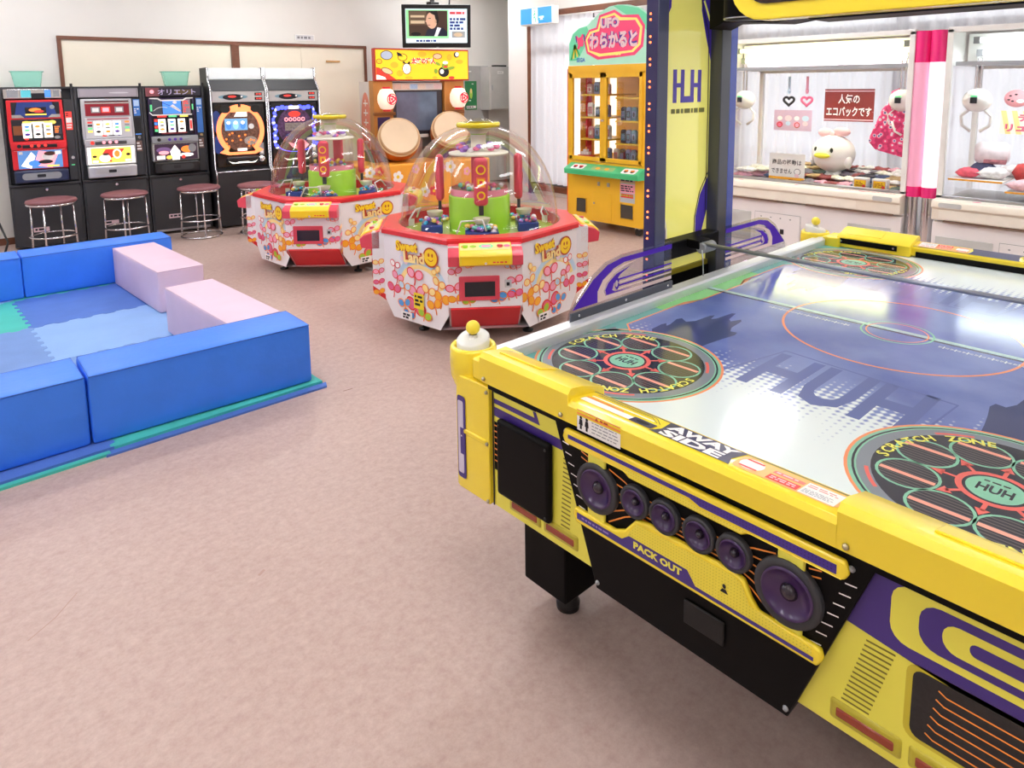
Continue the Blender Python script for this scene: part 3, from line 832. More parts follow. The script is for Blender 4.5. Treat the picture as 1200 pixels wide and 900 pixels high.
        a.ell(W2, 0.42, 0.20, 0.22, MIDP, 3, 28); a.text('ooooo', W2, 0.50, 0.05, SCRP, 5, width=0.24, offset=0.02)
        a.ell(W2, 0.56, 0.07, 0.035, SCRR, 4); a.rect(0.15, 0.37, 0.38, 0.46, M('board_grey', (140, 130, 126), 0.3, vary=0.3, scale=60), 4); a.rect(0.20, 0.62, 0.32, 0.655, SCRW, 5)
        a.poly([(0.18, 0.24), (0.30, 0.20), (0.36, 0.26), (0.42, 0.20), (0.34, 0.12), (0.22, 0.18)], SCRP, 5); a.arc(W2, 0.22, 0.20, 0.215, BL, 4, PI, 2 * PI, 18, 0.45); a.ell(0.2, 0.3, 0.05, 0.04, SCRN, 4)
    a.build('board_print', gl)
    tr = G().box((0.13, -0.095, 0.715), (w - 0.13, -0.02, 0.80), BLACK).build('ball_tray', t, 0.02, 3)
    a = F((0.13, -0.0955, 0.715)); a.poly([(0.01, 0.045), (0.05, 0.01), (0.12, 0.03), (0.22, 0.03), (0.29, 0.01), (0.33, 0.045), (0.30, 0.03), (0.22, 0.012), (0.12, 0.012), (0.04, 0.03)], SCRW, 0); a.build('tray_trim', tr)
    G().lathe([(0.0001, 0.03), (0.03, 0.028), (0.042, 0.0)], (0.51, -0.052, 0.76), CHROME, 12, 'y').build('shooter_handle', t)
    a = F((0.49, -0.053, 0.80)); a.rect(0, 0, 0.05, 0.14, GREY); a.rect(0.01, 0.02, 0.04, 0.06, PAPER, 1); a.build('card_reader', t)
    a = F((0.15, -0.103, 0.36)); a.o = Vector((0.30, -0.0708, 0.36)); a.w = Vector((0, -0.142, 0.99)).normalized(); a.n = a.u.cross(a.w)
    a.rect(0, 0, 0.14, 0.045, M('pale_pink_label', (226, 196, 204), 0.6)); a.bars(0.012, 0.012, 0.13, 0.036, 1, INK, 1, style, 0.8); a.build('sticker', t)
    return t
px0, py0 = 2.745, 7.865
pachinko(1, 'pachinko machine with a glowing orange ring on its board', px0, py0, SR)
pachinko(2, 'pachinko machine with glowing blue lamps, half hidden behind the far dome', px0 + 0.604 * cs, py0 + 0.604 * sn, SR)

SEATM = M('maroon_vinyl', (134, 84, 88), 0.5, vary=0.08, scale=20, bump=0.1, bscale=60)
def stool():
    t = thing('bar_stool', '', 'stool', (0, 0, 0), 0, 'round maroon stools')
    G().lathe([(0.0001, 0.0), (0.20, 0.0), (0.212, 0.012), (0.205, 0.03), (0.15, 0.042), (0.0001, 0.046)], (0, 0, 0.50), SEATM, 32).build('seat', t)
    G().ring((0, 0, 0.494), 0.198, 0.011, CHROME, 32).build('seat_rim', t)
    for k in range(4):
        a = PI / 4 + k * PI / 2 + 0.25
        G().tube([(0.18 * math.cos(a), 0.18 * math.sin(a), 0.495), (0.195 * math.cos(a), 0.195 * math.sin(a), 0.02)], 0.0085, CHROME, 8).build('leg', t)
    G().ring((0, 0, 0.19), 0.197, 0.0085, CHROME, 32).build('footrest', t)
    G().ring((0, 0, 0.012), 0.20, 0.0095, CHROME, 32).build('base_ring', t)
    return t
sp = [(1.195, 7.76), (1.81, 7.72), (2.49, 7.61), (3.02, 7.36)]
sl = ['round maroon stool in front of the red framed slot machine', 'round maroon stool in front of the silver framed slot machine',
      'round maroon stool in front of the dark purple slot machine', 'round maroon stool in front of the pachinko machine with the orange ring']
st = stool(); st.location = (sp[0][0], sp[0][1], 0); st['label'] = sl[0]
for k in range(1, 4): copy_tree(st, None, (sp[k][0], sp[k][1], 0), 0.2 * k, sl[k])

TUBM = glass('green_tub_plastic', (206, 244, 234), 0.6, 0.15, 0.30, (190, 236, 224))
def tub(label, x, y):
    t = thing('plastic_tub', label, 'tub', (x, y, 1.584), SR, 'green tubs on top of the slot machines')
    def loop(hx, hy, z, r=0.02):
        pts = []
        for sx, sy, a in ((1, -1, -PI / 2), (1, 1, 0), (-1, 1, PI / 2), (-1, -1, PI)):
            for i in range(4):
                q = a + PI / 2 * i / 3
                pts.append((sx * (hx - r) + r * math.cos(q), sy * (hy - r) + r * math.sin(q), z))
        return pts
    a, b, c = loop(0.105, 0.08, 0), loop(0.13, 0.1, 0.15), loop(0.138, 0.108, 0.152)
    n = len(a); vs = a + b + c
    fs = [tuple(reversed(range(n)))]
    for k in range(2):
        for i in range(n): fs.append((k * n + i, k * n + (i + 1) % n, (k + 1) * n + (i + 1) % n, (k + 1) * n + i))
    G().add(vs, fs, TUBM).build('shell', t)
    G().tube(loop(0.136, 0.106, 0.150), 0.005, TUBM, 6, True).build('rim', t)
tub('pale green plastic tub on top of the red framed slot machine', 1.18, 8.29)
tub('pale green plastic tub on top of the dark purple slot machine', 2.49, 8.10)
# loose cable by the wall
tag(G().tube([(0.80, 8.3, 0.5), (0.82, 8.2, 0.3), (0.86, 8.05, 0.12), (0.80, 7.9, 0.02), (0.86, 7.7, 0.012), (0.78, 7.5, 0.012)], 0.01, BLACK).build('power_cable'), 'black cable trailing to the floor beside the red framed slot machine', 'cable')

# ================================================================ domed candy cranes
LIME = M('lime_plastic', (160, 214, 50), 0.35)
PINKP = M('pink_red_plastic', (222, 74, 92), 0.3)
FOL = {'red': M('red_print', (236, 62, 60), 0.45, vary=0), 'org': M('orange_print', (250, 140, 50), 0.45, vary=0), 'pink': M('pink_print', (250, 170, 196), 0.45, vary=0),
       'mag': M('magenta_print', (236, 110, 150), 0.45, vary=0), 'amb': M('amber_print', (252, 176, 40), 0.45, vary=0), 'cream': M('cream_print', (255, 226, 150), 0.45, vary=0),
       'blue': M('blue_print', (84, 160, 226), 0.45, vary=0), 'sky': M('sky_print', (196, 222, 240), 0.45, vary=0), 'green': M('green_print', (166, 204, 60), 0.45, vary=0), 'wht': M('white_print', (250, 246, 244), 0.45, vary=0),
       'yel': M('yellow_print', (255, 214, 30), 0.4, vary=0), 'brown': M('brown_red_print', (186, 66, 30), 0.45, vary=0), 'rose': M('rose_white_print', (248, 214, 220), 0.45, vary=0)}
CARD = M('white_cabinet_laminate', (246, 242, 244), 0.25, vary=0.01, coat=0.3)
def sprout(a, x, y, s, fill, line, l, ang=0.0, stem=0.12):
    c, sn_ = math.cos(ang), math.sin(ang)
    def q(dx, dy): return (x + (dx * c - dy * sn_) * s, y + (dx * sn_ + dy * c) * s)
    a.stroke([q(0, 0), q(0.06, -0.6), q(0, -stem * 10)], 0.16 * s, line, l)
    for d in (-1, 1):
        p = q(d * 0.62, 0.30)
        a.ell(p[0], p[1], 0.66 * s, 0.55 * s, line, l + 1, 16, ang + d * 0.5)
        a.ell(p[0], p[1], 0.52 * s, 0.42 * s, fill, l + 2, 16, ang + d * 0.5)
def crane_print_corner(a, W, flip, l0=0):
    """origin at the panel's bottom left at z=.09; panel is W wide, top at .55"""
    m = W / 2
    a.arc(m + 0.05, 0.22, 0.20, 0.24, FOL['sky'], 0, 0.2, PI - 0.2, 18, 0.8); a.arc(m + 0.05, 0.22, 0.165, 0.20, FOL['cream'], 0, 0.2, PI - 0.2, 18, 0.8)
    r = random.Random(5 if flip else 9)
    mir = (lambda x: W - x) if flip else (lambda x: x)
    S = [(0.10, 0.28, 0.040, 'cream', 'org', 0.3), (0.07, 0.19, 0.050, 'amb', 'org', 0.2), (0.14, 0.14, 0.046, 'amb', 'org', -0.3), (0.20, 0.22, 0.044, 'cream', 'org', 0.2),
         (0.34, 0.30, 0.052, 'pink', 'red', 0.1), (0.33, 0.19, 0.056, 'pink', 'red', -0.1), (0.35, 0.085, 0.066, 'mag', 'red', 0.3), (0.46, 0.21, 0.042, 'sky', 'org', 0.1),
         (0.46, 0.10, 0.044, 'blue', 'org', -0.2), (0.25, 0.06, 0.046, 'green', 'org', 0.3), (0.54, 0.26, 0.040, 'pink', 'red', 0.3), (0.58, 0.18, 0.046, 'mag', 'red', 0.1), (0.56, 0.34, 0.034, 'wht', 'red', 0.2),
         (0.46, 0.38, 0.030, 'rose', 'sky', 0.5), (0.11, 0.36, 0.030, 'cream', 'amb', -0.6), (0.42, 0.035, 0.040, 'blue', 'org', 0.2)]
    for i, (x, y, s, f, o, an) in enumerate(S):
        x = x * W / 0.686; s *= 1.12
        if y < 0.19:                                                   # the panel narrows below
            k = (0.19 - y) / 0.19 * 0.07
            x = min(max(x, k + s * 1.25), W - k - s * 1.25)
        sprout(a, mir(x), y, s, FOL[f], FOL[o], 1 + 3 * (i % 5), an * (-1 if flip else 1), 0.10 if y > 0.12 else 0.05)
    # title
    for dx, dy, txt, h, wd in ((-0.065, 0.026, 'Sweet', 0.068, 0.20), (0.0, -0.036, 'Land', 0.072, 0.19)):
        X, Y = m + dx, 0.455 + dy
        a.text(txt, X, Y, h, FOL['brown'], 17, width=wd, offset=0.17, ref=0.0, rot=0.05)
        a.text(txt, X, Y, h, FOL['yel'] if txt == 'Sweet' else FOL['cream'], 18, width=wd, offset=0.045, ref=0.0, rot=0.05)
    a.ell(m + 0.15, 0.442, 0.066, 0.062, FOL['brown'], 17); a.ell(m + 0.15, 0.442, 0.055, 0.052, FOL['yel'], 18)
    a.ell(m + 0.135, 0.456, 0.007, 0.012, FOL['brown'], 19); a.ell(m + 0.165, 0.456, 0.007, 0.012, FOL['brown'], 19); a.arc(m + 0.15, 0.444, 0.022, 0.027, FOL['brown'], 19, PI + 0.5, 2 * PI - 0.5, 8)
    a.text('namco', W - 0.10, 0.535, 0.013, INK, 1, width=0.085)
def candy_crane(label, x, y, rz, seed):
    t = thing('candy_crane', label, 'candy crane', (x, y, 0), rz, 'domed candy cranes')
    a_, D, zt, zk, zb, kd = 0.215, 0.70, 0.632, 0.27, 0.09, 0.50
    Do = 0.625                                                         # the octagon between the four player pods
    xb = a_
    rot = lambda k: Matrix.Rotation(k * PI / 2, 4, 'Z')
    body = []
    for k in range(4):
        R = rot(k)
        # player side: flat face, sloping white base with a red kick plate
        g = G(R); g.add([(-a_, -D, zk), (a_, -D, zk), (a_, -D, zt), (-a_, -D, zt)], [(0, 1, 2, 3)], CARD)
        g.add([(-a_, -kd, zb), (a_, -kd, zb), (a_, -D, zk), (-a_, -D, zk)], [(0, 1, 2, 3)], CARD)
        for sx in (-1, 1):
            q = [(sx * a_, -D, zk), (sx * a_, -D, zt), (sx * a_, -0.45, zt), (sx * a_, -0.45, zb), (sx * a_, -kd, zb)]
            g.add(q, [tuple(range(5)) if sx < 0 else tuple(reversed(range(5)))], CARD)
        g.add([(-a_, -D, zt), (a_, -D, zt), (a_, -0.55, zt), (-a_, -0.55, zt)], [(0, 1, 2, 3)], CARD)
        f = g.build('player_panel', t)
        ar = Art((-a_, -D, zk), (1, 0, 0), (0, 0, 1), T=R)
        for q in ((0.035, 0.10, 0.042, 'pink', 'red'), (0.04, 0.20, 0.034, 'pink', 'red'), (0.045, 0.035, 0.040, 'amb', 'org'), (0.12, 0.02, 0.034, 'green', 'org'), (0.29, 0.025, 0.040, 'blue', 'org'), (0.345, 0.05, 0.044, 'blue', 'org'), (0.39, 0.055, 0.038, 'mag', 'red'), (0.39, 0.14, 0.038, 'pink', 'red'),
                  (0.36, 0.225, 0.026, 'sky', 'org'), (0.13, 0.235, 0.026, 'cream', 'org'), (0.395, 0.22, 0.026, 'rose', 'red')):
            sprout(ar, q[0], q[1] + 0.01, q[2], FOL[q[3]], FOL[q[4]], 1 + 3 * int(q[0] * 17 % 4), 0.2, 0.05)
        ar.build('printed_artwork', f)
        for sx in (-1, 1):                                             # narrow side walls of the pod
            ar = Art((sx * a_, -D if sx > 0 else -Do, 0.0), (0, 1, 0) if sx > 0 else (0, -1, 0), (0, 0, 1), T=R)
            for i, (zz, fc, lc) in enumerate(((0.30, 'mag', 'red'), (0.37, 'pink', 'red'), (0.43, 'cream', 'org'), (0.235, 'amb', 'org'))):
                sprout(ar, 0.038, zz, 0.030, FOL[fc], FOL[lc], 1 + 3 * (i % 2), 0.2, 0.03)
            ar.build('printed_artwork', f)
            g2 = G(R); dvx = (D - kd); 
            g2.add([(sx * (a_ + 0.001), -D - 0.003, zk + 0.012), (sx * (a_ + 0.001), -D - 0.003, zk - 0.022), (sx * (a_ + 0.001), -kd, zb - 0.004), (sx * (a_ + 0.001), -kd + 0.01, zb + 0.03)], [(0, 1, 2, 3) if sx > 0 else (3, 2, 1, 0)], RED)
            g2.build('kick_trim', t)
        dv = Vector((0, D - kd, zb - zk)).normalized(); up = -dv; n_ = Vector((1, 0, 0)).cross(up)
        pl = G(R)
        L = math.hypot(D - kd, zk - zb)
        c0 = Vector((0, -D, zk)); off = n_ * 0.012
        A0, B0 = c0 + dv * 0.004, c0 + dv * (L - 0.006)
        vs = []
        for o_ in (0, 1):
            for p_ in ((B0, -0.205), (B0, 0.205), (A0, 0.205), (A0, -0.205)):
                vs.append(tuple(p_[0] + Vector((p_[1], 0, 0)) + off * o_))
        pl.add(vs, [(4, 5, 6, 7), (0, 1, 5, 4), (1, 2, 6, 5), (2, 3, 7, 6), (3, 0, 4, 7)], RED)
        pl.build('kick_plate', t, 0.004)
        # ticket window
        w_ = G(R); w_.box((-0.155, -D - 0.014, 0.312), (0.082, -D, 0.458), PINKP)
        sc = w_.build('screen_frame', t, 0.012, 3)
        G(R).box((-0.122, -D - 0.0165, 0.338), (0.055, -D - 0.004, 0.425), SCRK).build('screen', sc)
        G(R).box((0.112, -D - 0.008, 0.385), (0.152, -D, 0.43), M('pale_grey_plastic', (206, 206, 208), 0.4)).build('coin_plate', t, 0.002)
        G(R).box((0.122, -D - 0.010, 0.395), (0.14, -D - 0.006, 0.415), BLACK).build('coin_slot', t)
        # control block
        cb = G(R); cb.prism([(-D, 0.522), (-D - 0.070, 0.532), (-D - 0.078, 0.590), (-D - 0.050, 0.612), (-D + 0.05, 0.640), (-D + 0.05, 0.522)], 'x', -a_, a_, PINKP)
        cb_ = cb.build('control_block', t, 0.010, 3)
        cy_ = G(R); cy_.prism([(-D - 0.04, 0.526), (-D - 0.077, 0.536), (-D - 0.085, 0.594), (-D - 0.054, 0.619), (-D + 0.04, 0.647), (-D + 0.04, 0.60)], 'x', -0.152, 0.152, M('yellow_control_plastic', (250, 216, 60), 0.3))
        cy_.build('control_panel', t, 0.006)
        ar = Art((-0.15, -D - 0.0782, 0.537), (1, 0, 0), (0, -0.13, 1), T=R); ar.rect(0.012, 0.006, 0.288, 0.054, FOL['yel'], 0); ar.bars(0.19, 0.010, 0.275, 0.026, 1, FOL['red'], 1, 4); ar.ell(0.15, 0.012, 0.008, 0.008, CHROME, 1, 10); ar.build('printed_artwork', cb_)
        ar = Art((-0.15, -D - 0.052, 0.6200), (1, 0, 0), (0, 0.094, 0.028), T=R); ar.rect(0.005, 0.004, 0.295, 0.082, FOL['cream'], 0)
        for q, c_ in ((0.03, 'org'), (0.08, 'green'), (0.235, 'green'), (0.275, 'mag')): ar.ell(q, 0.045, 0.02, 0.016, FOL[c_], 1, 12)
        ar.ell(0.155, 0.045, 0.042, 0.028, SCRG, 1, 16); ar.ell(0.155, 0.045, 0.03, 0.018, FOL['pink'], 2, 16); ar.build('printed_artwork', cb_)
        for q in (-0.115, 0.085): G(R).cyl((q, -D - 0.012, 0.626), 0.016, 0.016, (LIME, PINKP)[q > 0], 12).build('push_button', cb_)
        # corner panel
        g = G(R)
        pts = [(a_ + 0.055, -Do + 0.055, zb), (Do - 0.055, -a_ - 0.055, zb), (Do, -a_, 0.20), (Do, -a_, zt), (a_, -Do, zt), (a_, -Do, 0.20)]
        g.add(pts, [tuple(range(6))], CARD)
        cp_ = g.build('corner_panel', t)
        W_ = (Do - a_) * math.sqrt(2)
        ar = Art((a_, -Do, zb), (1, 1, 0), (0, 0, 1), T=R)
        crane_print_corner(ar, W_, k % 2 == 1)
        if k in (0, 3):
            ar.rect(W_ - 0.42, 0.008, W_ - 0.32, 0.06, FOL['wht'], 17); ar.bars(W_ - 0.405, 0.014, W_ - 0.335, 0.05, 2, INK, 18, 3, 0.7)
        if k == 3 and seed == 1:
            ar.rrect(W_ - 0.30, 0.10, W_ - 0.21, 0.20, 0.006, M('yellow_notice', (244, 214, 40), 0.5), 17); ar.bars(W_ - 0.29, 0.115, W_ - 0.22, 0.19, 3, INK, 18, 6, 0.6)
        ar.build('printed_artwork', cp_)
        # feet and red rim bar over each corner
        fx, fy = 0.28, -0.38
        G(R).lathe([(0.0001, 0), (0.034, 0.0), (0.036, 0.012), (0.010, 0.02), (0.010, zb + 0.02)], (fx, fy, 0), BLACK, 12).build('foot', t)
    # underside and rim
    octo = []
    for k in range(4):
        for p in ((-a_ - 0.05, -Do + 0.06), (a_ + 0.05, -Do + 0.06)):
            v = rot(k) @ Vector((p[0], p[1], 0)); octo.append((v.x, v.y))
    G().add([(p[0], p[1], zb) for p in octo], [tuple(reversed(range(8)))], CARD).build('underside', t)
    o2 = []
    for k in range(4):
        for p in ((-a_ - 0.006, -Do - 0.012), (a_ + 0.006, -Do - 0.012)):
            v = rot(k) @ Vector((p[0], p[1], 0)); o2.append((v.x, v.y))
    n = 48; Rr = 0.545
    def ray_oct(th):
        d = Vector((math.cos(th), math.sin(th)))
        best = 9
        for i in range(8):
            p, q = Vector(o2[i]), Vector(o2[(i + 1) % 8]); e = q - p
            den = d.x * e.y - d.y * e.x
            if abs(den) < 1e-9: continue
            s_ = (p.x * e.y - p.y * e.x) / den; u_ = (p.x * d.y - p.y * d.x) / den
            if s_ > 0 and -1e-6 <= u_ <= 1 + 1e-6: best = min(best, s_)
        return d * best
    ths = sorted(set([round(2 * PI * i / n, 6) for i in range(n)] + [round(math.atan2(p[1], p[0]) % (2 * PI), 6) for p in o2]))
    N = len(ths); vs = []
    for th in ths:
        e = ray_oct(th); c = Vector((math.cos(th), math.sin(th))) * Rr
        vs += [(e.x, e.y, zt - 0.004), (e.x, e.y, zt + 0.022), (e.x * 0.985, e.y * 0.985, zt + 0.032), (c.x, c.y, zt + 0.034), (c.x * 0.985, c.y * 0.985, zt + 0.028), (c.x * 0.985, c.y * 0.985, zt - 0.06)]
    fs = []
    for i in range(N):
        j = (i + 1) % N
        for q in range(5): fs.append((i * 6 + q, j * 6 + q, j * 6 + q + 1, i * 6 + q + 1))
    G().add(vs, fs, RED, False).build('rim', t)
    G().lathe([(0.0001, zt - 0.05), (0.54, zt - 0.05)], (0, 0, 0), M('lime_tray', (176, 206, 70), 0.4), 48, smooth=False).build('play_tray', t)
    g = G(); g.lathe([(0.205, zt - 0.05), (0.205, zt + 0.19), (0.198, zt + 0.2), (0.0001, zt + 0.2)], (0, 0, 0), LIME, 40); g.build('centre_drum', t)
    cl = G(); cl.lathe([(0.19, zt + 0.20), (0.19, zt + 0.47)], (0, 0, 0), CLEAR, 32); cl.build('candy_column', t)
    g = G(); g.lathe([(0.192, zt + 0.20), (0.192, zt + 0.245)], (0, 0, 0), M('clear_pink_band', (240, 150, 170), 0.3), 32); g.build('column_band', t)
    g = G(); g.lathe([(0.0001, zt + 0.468), (0.2, zt + 0.468), (0.2, zt + 0.482), (0.05, zt + 0.50), (0.05, zt + 0.60), (0.085, zt + 0.64), (0.0001, zt + 0.64)], (0, 0, 0), M('ivory_plastic', (240, 234, 214), 0.4), 28); g.build('column_top', t)
    g = G(); g.lathe([(0.03, zt + 0.57), (0.065, zt + 0.62), (0.068, zt + 0.645)], (0, 0, 0), LIME, 24); g.build('funnel', t)
    # candies: loose fill, nobody could count it
    r = random.Random(seed)
    cols = [M('candy_%d' % i, c, 0.25, vary=0, coat=0.4) for i, c in enumerate([(70, 180, 220), (170, 120, 210), (240, 120, 160), (250, 240, 245), (120, 210, 190), (240, 200, 90)])]
    tr = []
    for k in range(4):
        R = rot(k)
        for j, xx in enumerate((-0.0,)):
            G(R).box((-0.105, -0.39, zt - 0.048), (0.105, -0.25, zt + 0.012), M('blue_tray', (36, 60, 150), 0.35)).build('candy_tray', t, 0.006)
            g = G(R)
            for i in range(34): g.sphere((r.uniform(-0.09, 0.09), r.uniform(-0.37, -0.265), zt + 0.014 + r.uniform(0, 0.03)), r.uniform(0.012, 0.02), cols[r.randrange(6)], 6, (1.2, 1, 0.8))
            o = g.build('candies', t); o['kind'] = 'stuff'
        R2 = Matrix.Rotation(k * PI / 2 + PI / 4, 4, 'Z')
        g = G(R2)
        for i in range(24): g.sphere((r.uniform(-0.12, 0.12), -0.42 + r.uniform(-0.05, 0.05), zt - 0.036 + r.uniform(0, 0.02)), r.uniform(0.012, 0.02), cols[r.randrange(6)], 6, (1.2, 1, 0.8))
        o = g.build('candies', t); o['kind'] = 'stuff'
        # red crane arm, yellow badges, white scoop
        ca = G(R); ca.box((-0.045, -0.29, zt + 0.16), (0.045, -0.235, zt + 0.47), PINKP)
        ao = ca.build('crane_arm', t, 0.035, 4)
        ar = Art((-0.04, -0.2915, zt + 0.18), (1, 0, 0), (0, 0, 1), T=R)
        ar.arc(0.04, 0.215, 0.022, 0.032, FOL['yel'], 0, n=16); ar.arc(0.04, 0.05, 0.018, 0.028, FOL['yel'], 0, n=14); ar.rect(0.012, 0.10, 0.068, 0.165, FOL['org'], 0); ar.rect(0.02, 0.11, 0.06, 0.155, FOL['yel'], 1); ar.rect(0.03, 0.12, 0.05, 0.145, FOL['red'], 2)
        ar.build('badge_print', ao)
        sc = G(R); sc.box((-0.015, -0.275, zt + 0.10), (0.015, -0.255, zt + 0.17), M('dark_grey_metal', (70, 70, 74), 0.4, 0.6)); sc.build('arm_rod', ao)
        sc = G(R); sc.lathe([(0.0001, 0.06), (0.035, 0.062), (0.05, 0.075), (0.055, 0.10)], (0, -0.30, zt - 0.01), M('cream_scoop', (232, 226, 200), 0.4), 16); sc.build('scoop', t)
        sc = G(R); sc.tube([(-0.16, -0.43, zt + 0.02), (-0.13, -0.40, zt + 0.09), (0.0, -0.43, zt + 0.10), (0.02, -0.47, zt + 0.04)], 0.006, WHITE, 6); sc.build('guard_wire', t)
    g = G()
    for i in range(22):
        aa = r.uniform(0, 2 * PI); g.sphere((0.13 * math.cos(aa), 0.13 * math.sin(aa), zt + 0.50 + r.uniform(0, 0.03)), 0.02, cols[r.randrange(1, 4)], 7, (1.3, 1, 0.8))
    o = g.build('candies', t); o['kind'] = 'stuff'
    g = G()
    for i in range(30):
        aa = r.uniform(0, 2 * PI); q = r.uniform(0.02, 0.16); g.sphere((q * math.cos(aa), q * math.sin(aa), zt + 0.225 + r.uniform(0, 0.05)), 0.018, cols[r.randrange(1, 6)], 6)
    o = g.build('candies', t); o['kind'] = 'stuff'
    # dome
    prof = []
    for i in range(15):
        th = (PI / 2 - 0.18) * i / 14
        prof.append((0.525 * math.cos(th) ** 0.88, zt + 0.03 + 0.635 * math.sin(th)))
    G().lathe([(0.54, zt + 0.034)] + prof, (0, 0, 0), glass('dome_acrylic', (255, 255, 255), 1.0, 0.012, top=0.38), 64).build('dome', t)
    zc = prof[-1][1]
    G().lathe([(0.09, zc - 0.012), (0.142, zc - 0.006), (0.148, zc + 0.012), (0.138, zc + 0.026), (0.10, zc + 0.024)], (0, 0, 0), M('yellow_cap_plastic', (226, 206, 30), 0.25, coat=0.4), 40).build('dome_cap', t)
    G().lathe([(0.11, zc + 0.02), (0.08, zc + 0.04), (0.0001, zc + 0.052)], (0, 0, 0), CLEAR, 32).build('cap_window', t)
    return t
candy_crane('domed candy crane nearer the hockey table, with a yellow notice stuck on its side', 2.975, 3.575, -0.655, 1)
candy_crane('domed candy crane farther back, in front of the pachinko machines', 2.99, 5.635, -0.733, 2)
tag(G().box((-0.012, -0.45, 0), (0.012, 0.0, 0.012), M('pale_cable_cover', (206, 200, 194), 0.5)).build('cable_cover'), 'pale cable cover strip on the floor between the two domed candy cranes', 'cable cover')
bpy.data.objects['cable_cover'].location = (3.045, 5.2, 0); bpy.data.objects['cable_cover'].rotation_euler = (0, 0, -0.1)

# ================================================================ drum game, television, wall fittings, prize machine
WOOD = M('orange_wood', (196, 132, 62), 0.45, vary=0.15, scale=5)
WOODD = M('brown_wood', (150, 94, 44), 0.45, vary=0.15, scale=5)
dg = thing('drum_game', 'drum arcade game with two big drums and a yellow lit header, below the television', 'arcade game', (5.6, 8.2, 0))
def bx(name, a, b, m, par, bev=0.006, seg=2): return G().box(a, b, m).build(name, par, bev, seg, world=True)
bx('cabinet', (4.86, 8.02, 0.0), (6.34, 8.56, 1.62), M('grey_cabinet', (130, 128, 128), 0.5), dg)
for xa in (4.83, 5.97):
    p = bx('post', (xa, 7.90, 0.5), (xa + 0.30 + (0.03 if xa > 5 else 0), 8.05, 1.63), WOOD, dg)
    bx('post_shelf', (xa - 0.01, 7.87, 1.175), (xa + 0.32, 7.92, 1.215), WOODD, dg)
    bx('speaker_panel', (xa + 0.05, 7.885, 0.86), (xa + 0.24, 7.905, 1.15), M('plum_panel', (60, 34, 84), 0.5), dg)
bx('strip_light', (5.14, 7.935, 1.50), (5.95, 8.03, 1.60), M('pastel_strip', (226, 216, 206), 0.4, vary=0.06, scale=10), dg)
a = Art((5.14, 7.934, 1.50), (1, 0, 0), (0, 0, 1))
for k, c in enumerate(((236, 196, 180), (240, 206, 190), (170, 196, 226), (228, 206, 190), (214, 206, 206), (230, 200, 200))): a.rect(0.02 + k * 0.13, 0.015, 0.14 + k * 0.13, 0.085, M('pastel_%d' % k, c, 0.4, vary=0.1, scale=60), 0)
a.g.T = None
o = a.build('printed_artwork', dg, world=True)
sb = bx('screen_bezel', (5.14, 7.95, 0.88), (5.95, 8.03, 1.50), M('dark_bezel', (56, 52, 60), 0.35), dg)
s_ = G().box((5.20, 7.945, 0.95), (5.86, 7.96, 1.475), M('game_screen', (92, 108, 130), 0.08, emit=0.12, vary=0.3, scale=3, coat=0.6)).build('screen', dg, world=True)
bx('label', (5.5, 7.935, 0.855), (5.70, 7.945, 0.90), PAPER, dg, 0)
# lit header
HY = M('lit_yellow_header', (255, 214, 40), 0.4, emit=0.4, vary=0.02, scale=3)
bx('header_frame', (4.845, 7.86, 1.625), (6.37, 7.95, 2.05), M('red_frame', (190, 40, 36), 0.35), dg)
h = bx('header', (4.865, 7.852, 1.645), (6.35, 7.87, 2.03), HY, dg, 0)
a = Art((4.865, 7.8515, 1.645), (1, 0, 0), (0, 0, 1), 0.0007)
LO = M('lit_orange_print', (255, 176, 40), 0.4, emit=0.6, vary=0); LG = M('lit_grey_print', (170, 180, 196), 0.4, emit=0.5, vary=0); LR = M('lit_red_print', (226, 60, 44), 0.4, emit=0.5, vary=0); LGR = M('lit_leaf_print', (130, 160, 50), 0.4, emit=0.5, vary=0); LW = M('lit_white_print', (250, 244, 230), 0.4, emit=0.7, vary=0); LP = M('lit_pink_print', (244, 190, 150), 0.4, emit=0.6, vary=0)
a.poly([(0, 0), (0.30, 0), (0.22, 0.05), (0.05, 0.15), (0, 0.16)], LR, 0); a.poly([(0, 0), (0.15, 0), (0.13, 0.03), (0.03, 0.06), (0, 0.06)], LW, 1)
a.ell(0.28, 0.19, 0.06, 0.04, LO, 0); a.ell(1.17, 0.30, 0.04, 0.04, LO, 0); a.ell(1.34, 0.24, 0.06, 0.03, LO, 0); a.ell(0.36, 0.08, 0.05, 0.04, LO, 0); a.ell(0.92, 0.02, 0.04, 0.02, LO, 0); a.ell(0.5, 0.02, 0.06, 0.02, LO, 0); a.ell(1.2, 0.02, 0.05, 0.02, LR, 0)
# plain round animal shapes in place of the printed mascots
a.ell(0.165, 0.315, 0.095, 0.062, INK, 1); a.ell(0.165, 0.315, 0.085, 0.053, LG, 2)
a.ell(0.05, 0.235, 0.045, 0.034, INK, 1); a.ell(0.05, 0.235, 0.037, 0.027, LO, 2)
a.ell(0.165, 0.11, 0.09, 0.04, INK, 1, rot=-0.3); a.ell(0.165, 0.11, 0.08, 0.032, LP, 2, rot=-0.3)
a.ell(0.41, 0.29, 0.075, 0.05, INK, 1); a.ell(0.41, 0.29, 0.066, 0.042, HY, 2); a.poly([(0.32, 0.36), (0.38, 0.34), (0.42, 0.30), (0.33, 0.31)], INK, 3)
a.ell(0.47, 0.14, 0.07, 0.075, INK, 1); a.ell(0.47, 0.14, 0.06, 0.066, LW, 2); a.poly([(0.41, 0.21), (0.42, 0.245), (0.46, 0.21)], INK, 3); a.poly([(0.48, 0.21), (0.52, 0.245), (0.53, 0.20)], INK, 3); a.ell(0.47, 0.13, 0.012, 0.02, LP, 3)
